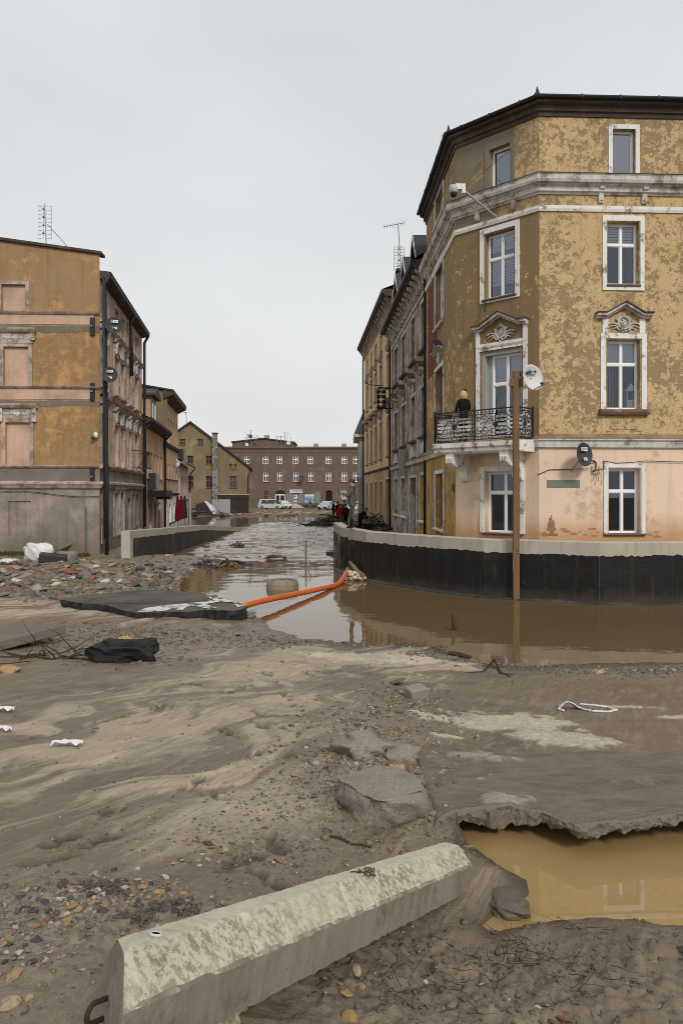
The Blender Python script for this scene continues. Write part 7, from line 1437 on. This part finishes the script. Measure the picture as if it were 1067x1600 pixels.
def aerial(label, foot, top, kind, boom=(1, 0, 0), r=.02, L=1.6, nel=8, gw=.3):
    t_ = thing('roof_aerial', label, 'aerial', foot); b = MB(); b.tube([foot, top], r, 6); b.build('mast', STEEL, t_); B_ = Vector(boom).normalized(); S_ = B_.cross(Vector((0, 0, 1))).normalized(); T_ = Vector(top)
    if kind in ('yagi', 'both'):
        b = MB(); a0 = T_ - B_ * L * .7; a1 = T_ + B_ * L * .3; b.tube([a0, a1], r * .7, 5)
        for i in range(nel): c = a0 + (a1 - a0) * i / (nel - 1); w_ = .12 + .06 * i / nel; b.tube([c - S_ * w_ - Vector((0, 0, w_ * .6)), c + S_ * w_ + Vector((0, 0, w_ * .6))], r * .35, 4)
        b.build('boom', STEEL, t_)
    if kind in ('grid', 'both'):
        z0 = T_.z - (0.1 if kind == 'grid' else 1.35); b = MB(); fx = Vector((T_.x + (Vector(foot).x - T_.x) * (.0 if kind == 'grid' else .35), T_.y, 0)); w_ = gw; hh = 1.45 if kind == 'grid' else 1.35
        for s in (-1, 1):
            for i in range(9): z = z0 - hh * i / 8; b.tube([(fx.x + s * .06, fx.y, z), (fx.x + s * w_, fx.y + .08, z)], r * .33, 4)
            for q in (.2, 1): b.tube([(fx.x + s * w_ * q, fx.y + .04, z0), (fx.x + s * w_ * q, fx.y + .04, z0 - hh)], r * .33, 4)
        for i in range(4): z = z0 - hh * (.12 + .25 * i); b.ball((fx.x, fx.y - .1, z), (.05, .08, .04), 6, 5); b.tube([(fx.x - .16, fx.y - .18, z + .12), (fx.x, fx.y - .1, z), (fx.x + .16, fx.y - .18, z + .12)], r * .3, 4); b.tube([(fx.x - .16, fx.y - .18, z - .12), (fx.x, fx.y - .1, z), (fx.x + .16, fx.y - .18, z - .12)], r * .3, 4)
        b.build('grid', STEEL, t_)
    return t_
aerial('grid aerial on the roof of the left tenement', WD(73, 384, 33), WD(70, 318, 33), 'grid', r=.022); cable('stay_wire', [WD(74, 350, 33), WD(105, 384, 33)], .012, None, None, 'thin stay wire of the left roof aerial', 'wire')
aerial('tall yagi aerial above the grey tenement roof', WD(626, 424, 44), WD(622, 350, 44), 'both', (1, 0, .2), .032, 1.25, 8)
aerial('whip aerial beside the gable house ridge', WD(292, 664, 100.5), WD(291, 645, 100.5), 'yagi', (.3, 1, 0), .05, .7, 4)
rr = random.Random(8)
for i, (px, py) in enumerate([(384.5, 683), (387.5, 679), (392, 673), (398, 684), (402, 681), (433, 682), (439, 682.5), (445, 675), (449, 678), (454, 683)]):
    q = WD(px, py, 151.5); aerial(('first', 'second', 'third', 'fourth', 'fifth', 'sixth', 'seventh', 'eighth', 'ninth', 'rightmost')[i] + (' thin aerial from the left on the rear block roof' if i < 9 else ' thin aerial on the rear block roof'), (q[0], q[1], 12.6), q, 'yagi', (rr.uniform(-1, 1), rr.uniform(-1, 1), 0), .05, 1.2, 4)['group'] = 'aerials on the rear block'
# wooden post
n = NT('rough pine post', .85, .2); g_ = n.noise(3, 6, .6, vec=n.map((9, 9, .5))); col = n.mix(g_, (.13, .07, .036), (.26, .15, .08)); col = n.mix(n.ramp(n.noise(1.2, 5, vec=n.map((2, 2, .4))), [(.5, 0), (.7, 1)]), col, (.12, .075, .045)); PINE = n.done(col, None, n.bump(g_, .4, .01))
ps = thing('wooden_post', 'tall square wooden post rising from the water before the corner tenement', 'post', (4.88, 20.62, -.5))
b = MB(); b.hexa([(4.80, 20.54, -.5), (4.97, 20.54, -.5), (4.97, 20.70, -.5), (4.80, 20.70, -.5), (4.795, 20.54, 6.42), (4.955, 20.54, 6.42), (4.955, 20.70, 6.42), (4.795, 20.70, 6.42)]); o = b.build('post', PINE, ps); o.modifiers.new('b', 'BEVEL').width = .012
b = MB(); b.box((4.70, 20.535, 5.98), (4.795, 20.66, 6.2)); b.build('side_block', PINE, ps); b = MB(); b.box((4.96, 20.56, 5.98), (5.07, 20.69, 6.2)); b.build('side_block', PINE, ps)
b = MB(); b.hexa([(4.97, 20.5, 6.28), (5.26, 20.42, 6.32), (5.26, 20.6, 6.4), (4.97, 20.66, 6.36), (4.97, 20.5, 6.31), (5.26, 20.42, 6.36), (5.26, 20.6, 6.44), (4.97, 20.66, 6.4)]); b.build('metal_clamp', DKPL, ps)
for z in (.15, .75, 1.35, 2.6, 3.9, 5.1): b = MB(); b.lathe([(.016, 0), (.016, .012)], (4.88, 20.54, z), 8, (0, -1, 0)); b.build('bolt', STEEL, ps)
b = MB()
for i in range(3): b.tube([(4.88 + .11 * math.cos(a), 20.62 + .11 * math.sin(a), 1.32 + .05 * i + .02 * math.sin(a * 3)) for a in np.linspace(0, 6.3, 14)], .009, 5)
b.tube([(4.80, 20.5, 1.4), (4.77, 20.48, 1.0), (4.79, 20.49, .7)], .008, 5); b.build('rope', plain('hemp rope', (.30, .22, .13), .9, .2, .2, 30, 0), ps)
# security camera on its arm
q0 = Vector(FC.p(FC.u_at(776), .05, 12.02)); q1 = Vector(WD(722, 296, 22.6)); sc = thing('security_camera', 'white dome security camera on a long steel arm at the building corner', 'camera', tuple(q1))
b = MB(); b.tube([q0, q1], .035, 8); b.build('arm', plain('pale steel', (.42, .42, .40), .5, .4, .15, 10, 0), sc); b = MB(); b.box((q1.x - .02, q1.y - .1, q1.z - .14), (q1.x + .08, q1.y + .08, q1.z + .14)); b.build('mount_plate', WHPL, sc); b = MB(); b.box((q1.x - .22, q1.y - .09, q1.z - .02), (q1.x - .02, q1.y + .07, q1.z + .15)); b.build('bracket', WHPL, sc)
cc = (q1.x - .27, q1.y, q1.z - .02); b = MB(); b.lathe([(.02, .16), (.12, .14), (.14, .05), (.14, -.08), (.12, -.1)], cc, 16); b.build('housing', plain('light grey plastic', (.42, .42, .43), .5, .4, .05, 8, 0), sc, smooth=True); b = MB(); b.ball((cc[0], cc[1], cc[2] - .12), .11, 12, 8); b.build('dome', plain('smoked dome', (.01, .01, .012), .15, .5, .1, 5, 0), sc, smooth=True)
for a_, b_ in ((q1, FC.p(FC.u_at(799), .02, FC.z_at(799, 233))), (q1, FC.p(FC.u_at(751), .02, FC.z_at(751, 253)))): b = MB(); b.tube([a_, b_], .008, 4); b.build('stay_wire', DKPL, sc)
b = MB(); b.tube([FC.p(FC.u_at(764), .3, FC.z_at(764, 305)), FC.p(FC.u_at(768), .35, 12.5), q0], .012, 5); b.build('cable', DKPL, sc)
b = MB(); b.tube([FC.p(FC.u_at(757), .05, FC.z_at(757, 470)), FC.p(FC.u_at(762), .2, FC.z_at(762, 488))], .03, 6); tag(b.build('iron_bracket', IRON), 'short black iron rod above the corner pediment', 'bracket')
# little junction bracket and small camera
b = MB(); 
jb = thing('junction_bracket', 'small rusty pipe bracket with loose wires left of the ground floor window', 'bracket', FF.p(1.75, .05, 3.7))
b.tube([FF.p(1.72, .02, 3.68), FF.p(1.72, .16, 3.7), FF.p(1.72, .18, 3.95)], .035, 6); b.tube([FF.p(1.72, .15, 3.7), FF.p(1.95, .2, 3.74), FF.p(1.97, .2, 3.98)], .028, 6); b.build('pipe', plain('rusty grey', (.16, .13, .11), .8, .3, .3, 20, .2), jb)
for i in range(4): b = MB(); b.tube([FF.p(1.75 + .05 * i, .15, 3.66), FF.p(1.7 + .07 * i, .1, 3.5), FF.p(1.66 + .1 * i, .04, 3.36 - .1 * (i % 2))], .006, 4); b.build('wire', DKPL, jb)
q = FL.p(FL.L - .12, .1, zl(680)); ws = thing('wall_camera', 'tiny white camera on the left tenement corner', 'camera', q); b = MB(); b.ball((q[0], q[1] - .05, q[2]), (.1, .1, .14), 8, 6); b.build('housing', WHPL, ws); b = MB(); b.ball((q[0] - .1, q[1] - .1, q[2] - .12), .09, 8, 6); b.build('lens', DKPL, ws)
# insulator rack between grey and yellow house
ir = thing('insulator_rack', 'black electric bracket with stacked insulators sticking out over the street', 'power bracket', tuple(FG.p(.6, .1, 8.4)))
def ip(px, py): return Vector(WD(px, py, 45.8))
b = MB()
for py in (606, 638): b.tube([FG.p(.6, .0, CAMZ + (HOR - py) * 46 / FPX), ip(591, py)], .05, 6)
b.tube([ip(591, 605), ip(591, 639)], .05, 6); b.tube([ip(602, 605), ip(602, 639)], .04, 6); b.tube([ip(613, 605), ip(613, 639)], .04, 6); b.tube([ip(575, 601), ip(599, 603)], .03, 6); b.build('frame', IRON, ir)
for py in (612, 620, 628, 636):
    for s in (-1, 1): q = ip(595 + s * 4.2, py); b = MB(); b.lathe([(.03, -.12), (.12, -.08), (.14, .0), (.07, .05), (.1, .1), (.04, .13)], q, 10); b.build('insulator', IRON, ir)
    b = MB(); b.tube([ip(589, py), ip(601, py)], .035, 5); b.build('crossbar', IRON, ir)
# closed parasols
for i, d in enumerate((56.5, 59.5, 62.5)):
    x, y = street_pt(d); x += .9; t_ = thing('closed_parasol', ['folded dark red parasol nearest the black awning', 'folded dark red parasol in the middle of the row', 'folded green parasol farthest down the left row'][i], 'parasol', (x, y, 0)); b = MB(); b.tube([(x, y, -.1), (x, y, 2.75)], .03, 6); b.build('pole', STEEL, t_); b = MB()
    k = 14; rings = []
    for r_, z in ((.05, 2.75), (.1, 2.3), (.15, 1.7), (.19, 1.0), (.17, .85)): rings.append([(x + r_ * (1 + .25 * (j % 2)) * math.cos(6.283 * j / k), y + r_ * (1 + .25 * (j % 2)) * math.sin(6.283 * j / k), z) for j in range(k)])
    b.add([q for r_ in rings for q in r_], [(a * k + j, a * k + (j + 1) % k, (a + 1) * k + (j + 1) % k, (a + 1) * k + j) for a in range(4) for j in range(k)] + [tuple(range(k))]); b.build('folded_canopy', plain('wine red canvas', (.12, .008, .014), .9, .1, .2, 6, .1) if i < 2 else plain('dark green cloth', (.02, .035, .028), .9, .1, .2, 6, .1), t_)
# ================================================================== LITTER AND DEBRIS
def crumple(name, lab, cat, c, size, mat, seed, amp=.35): return lump(name, lab, cat, c, size, mat, seed, 4, amp, seed)
BAG = plain('white plastic sheet', (.66, .66, .64), .45, .4, .1, 5, .6); q = WD(61, 872, 29.0); crumple('white_bag', 'big crumpled white plastic sack heaped by the left tenement', 'plastic sack', (q[0], q[1], gh(q[0], q[1]) + .28), (.58, .42, .38), BAG, 12, .22)
q = WD(14, 882, 27); crumple('white_bag', 'small torn white plastic piece among the rubble at far left', 'plastic piece', (q[0], q[1], gh(q[0], q[1]) + .1), (.35, .25, .1), BAG, 14, .4)
q = on(85, 878); b = MB(); b.box((-.55, -.25, -.05), (.45, .25, .3)); o = b.build('black_crate', DKPL); o.location = q; o.rotation_euler = (.1, .12, .3); tag(o, 'black plastic tray dumped beside the white sack', 'tray'); o.modifiers.new('b', 'BEVEL').width = .04
q = on(104, 876); lump('grey_boulder', 'pale grey slab of rock right of the black tray', 'rock', (q[0], q[1], q[2] + .15), (.42, .25, .22), plain('grey rock', (.2, .185, .165), .85, .3, .3, 6, .5), 15, 3, .25)
b = MB(); qa, qb = on(90, 868), on(118, 864); b.tube([(*qa[:2], qa[2] + .25), (*qb[:2], qb[2] + .5)], .12, 6); tag(b.build('broken_beam', DRY), 'broken timber resting behind the black tray', 'timber')
# cloth ribbon on the right mud
rb = thing('white_cloth', 'white cloth with trailing straps lying on the right mud', 'cloth', on(890, 1108)); CLOTH = plain('white fabric', (.68, .67, .66), .8, .2, .06, 20, .2)
q = on(893, 1108); b = MB(); nn = 12; vs = []
for i in range(nn):
    for j in range(6):
        u_, v_ = i / (nn - 1), j / 5; x = q[0] - .13 + .24 * u_; y = q[1] - .03 + .13 * v_; vs.append((x, y, gh(x, y) + .012 + .075 * math.sin(math.pi * min(1, u_ * 1.25)) * (1 - .5 * v_) + .012 * math.sin(9 * u_ + 4 * v_)))
b.add(vs, [(i * 6 + j, (i + 1) * 6 + j, (i + 1) * 6 + j + 1, i * 6 + j + 1) for i in range(nn - 1) for j in range(5)]); o = b.build('cloth', CLOTH, rb, smooth=True); o.modifiers.new('s', 'SOLIDIFY').thickness = .006
for pp in ([(876, 1106), (872, 1110), (880, 1112)], [(902, 1107), (915, 1111), (922, 1112)], [(906, 1102), (930, 1104), (948, 1106), (963, 1111), (950, 1114), (925, 1113)]):
    pts = [on(a_, b_, .014) for a_, b_ in pp]; b = MB(); b.tube(pts, [.012] * len(pts), 5); b.build('strap', CLOTH, rb)
for px, py, s, lab in [(106, 1166, .12, 'small scrap of white plastic on the left sand'), (3, 1112, .12, 'torn white and blue wrapper at the left edge of the sand'), (1, 1143, .1, 'white plastic scrap at the far left edge')]:
    q = on(px, py); b = MB(); vs = []
    for i in range(7):
        for j in range(4): x = q[0] + s * (i / 6 - .5) * 2; y = q[1] + s * .7 * (j / 3 - .5); vs.append((x, y, gh(x, y) + .012 + .035 * abs(math.sin(i * 1.9 + j * 1.3))))
    b.add(vs, [(i * 4 + j, (i + 1) * 4 + j, (i + 1) * 4 + j + 1, i * 4 + j + 1) for i in range(6) for j in range(3)]); o = b.build('plastic_scrap', CLOTH, loc=q); tag(o, lab, 'plastic scrap'); o.modifiers.new('s', 'SOLIDIFY').thickness = .004
# drift piles
def pile(label, px, py, d, w, hgt, n_, seed, mats, z0=0, lean=.4):
    r = random.Random(seed); c = WD(px, py, d); b = MB()
    for i in range(n_):
        x = c[0] + r.gauss(0, w * .4); y = c[1] + r.gauss(0, w * .3); f_ = max(0, 1 - abs(x - c[0]) / w); z = z0 + r.uniform(0, hgt) * f_; k = r.randrange(len(mats))
        if r.random() < .55: a = r.uniform(0, 3.14); L_ = r.uniform(.4, 1.6) * w * .3; b.tube([(x - L_ * math.cos(a), y - .4 * L_ * math.sin(a), z), (x, y, z + .1), (x + L_ * math.cos(a), y + .4 * L_ * math.sin(a), z + r.uniform(-.2, lean))], [.03, .06, .03], 5, k)
        else:
            vs, fs = r.choice(HULLS); s = r.uniform(.08, .28); b.add([(x + v[0] * s * 1.5, y + v[1] * s, z + v[2] * s) for v in vs], [tuple(map(int, f)) for f in fs], k)
    return tag(b.build('drift_pile', mats), label, 'debris', kind='stuff')
DM = [ROOT, DRY, SMAT['brown'], SMAT['slate'], DKPL]
pile('drift of branches and rubbish piled by the group of people', 511, 816, 66, 2.4, .7, 110, 1, DM, .0); pile('drift of twigs and rubbish at the foot of the yellow house', 575, 818, 47, 1.6, .9, 60, 2, DM, .6, .8); pile('tangle of timber and rubbish in front of the gable house', 312, 806, 96, 3.2, 1.5, 90, 3, DM, .0); pile('small snag of debris in the water beside the gable house', 347, 810, 93, 1.2, .4, 24, 4, DM, 0); pile('rubbish washed up against the left tenement doorway', 213, 812, 42, 1.6, .8, 60, 5, DM, .2, .8)
pile('snag of drift breaking the rapids at left', 372, 857, 41, .4, .3, 8, 6, DM, -.05, .2); pile('low snag of drift across the current', 425, 873, 33.5, 1.3, .06, 16, 7, DM, -.04, .1); pile('driftwood lying at the shore left of the stream', 345, 880, 30.5, 1.3, .18, 40, 8, DM, -.02, .15)
wk = thing('wrecked_panel', 'dark red wrecked van shell tipped among debris by the gable house', 'wreck', WD(316, 800, 95)); q = WD(318, 798, 95)
b = MB(); b.prism([(q[0] - 1.4, q[1], .1), (q[0] + 1.3, q[1], .1), (q[0] + 1.0, q[1], 1.2), (q[0] + .1, q[1], 1.9), (q[0] - .9, q[1], 1.5)], (0, 1.6, 0)); b.build('shell', plain('dark maroon metal', (.045, .02, .022), .5, .4, .3, 2, .2), wk); b = MB(); b.prism([(q[0] + .1, q[1] - .05, 1.95), (q[0] + 1.05, q[1] - .05, 1.2), (q[0] + 1.6, q[1] - .05, .3), (q[0] + 1.3, q[1] - .05, .2), (q[0] + .7, q[1] - .05, 1.1)], (0, 1.7, 0)); b.build('white_panel', WHPL, wk)
b = MB(); a = W(298, 822, -.1); b.tube([(a[0], a[1], -.2), (a[0] - .1, a[1], 3.0)], .12, 7); tag(b.build('grey_pole', plain('grey post', (.33, .32, .3), .8, .2, .2, 4, 0)), 'pale grey pole standing in the water before the gable house', 'pole')
b = MB(); st = thing('traffic_stand', 'small bent sign stand on its base in the shallow stream', 'sign stand', W(521, 866, 0)); a = W(520, 866, .0); b.tube([(a[0], a[1], .05), (a[0] + .1, a[1], .5), (a[0] + .12, a[1], .9), (a[0] + .3, a[1], .95)], .05, 6); b.build('stem', STEEL, st); b = MB(); b.box((a[0] - .3, a[1] - .25, -.05), (a[0] + .35, a[1] + .25, .12)); b.build('base', DKPL, st)
# moss and grass at the left wall foot
b = MB(); r = random.Random(10)
for i in range(2600):
    x = r.uniform(-16, -10.7); y = 31.55 + .05 * (x + 10) - abs(r.gauss(0, .45)); z = gh(x, y); a = r.uniform(0, 6.28); hh = r.uniform(.05, .2); b.add([(x - .02 * math.cos(a), y - .02 * math.sin(a), z), (x + .02 * math.cos(a), y + .02 * math.sin(a), z), (x + r.uniform(-.06, .06), y + r.uniform(-.06, .06), z + hh)], [(0, 1, 2)])
tag(b.build('grass', plain('olive grass', (.07, .08, .025), .9, .2, .4, 3, 0)), 'short olive grass and moss along the left wall foot', 'grass', kind='stuff')
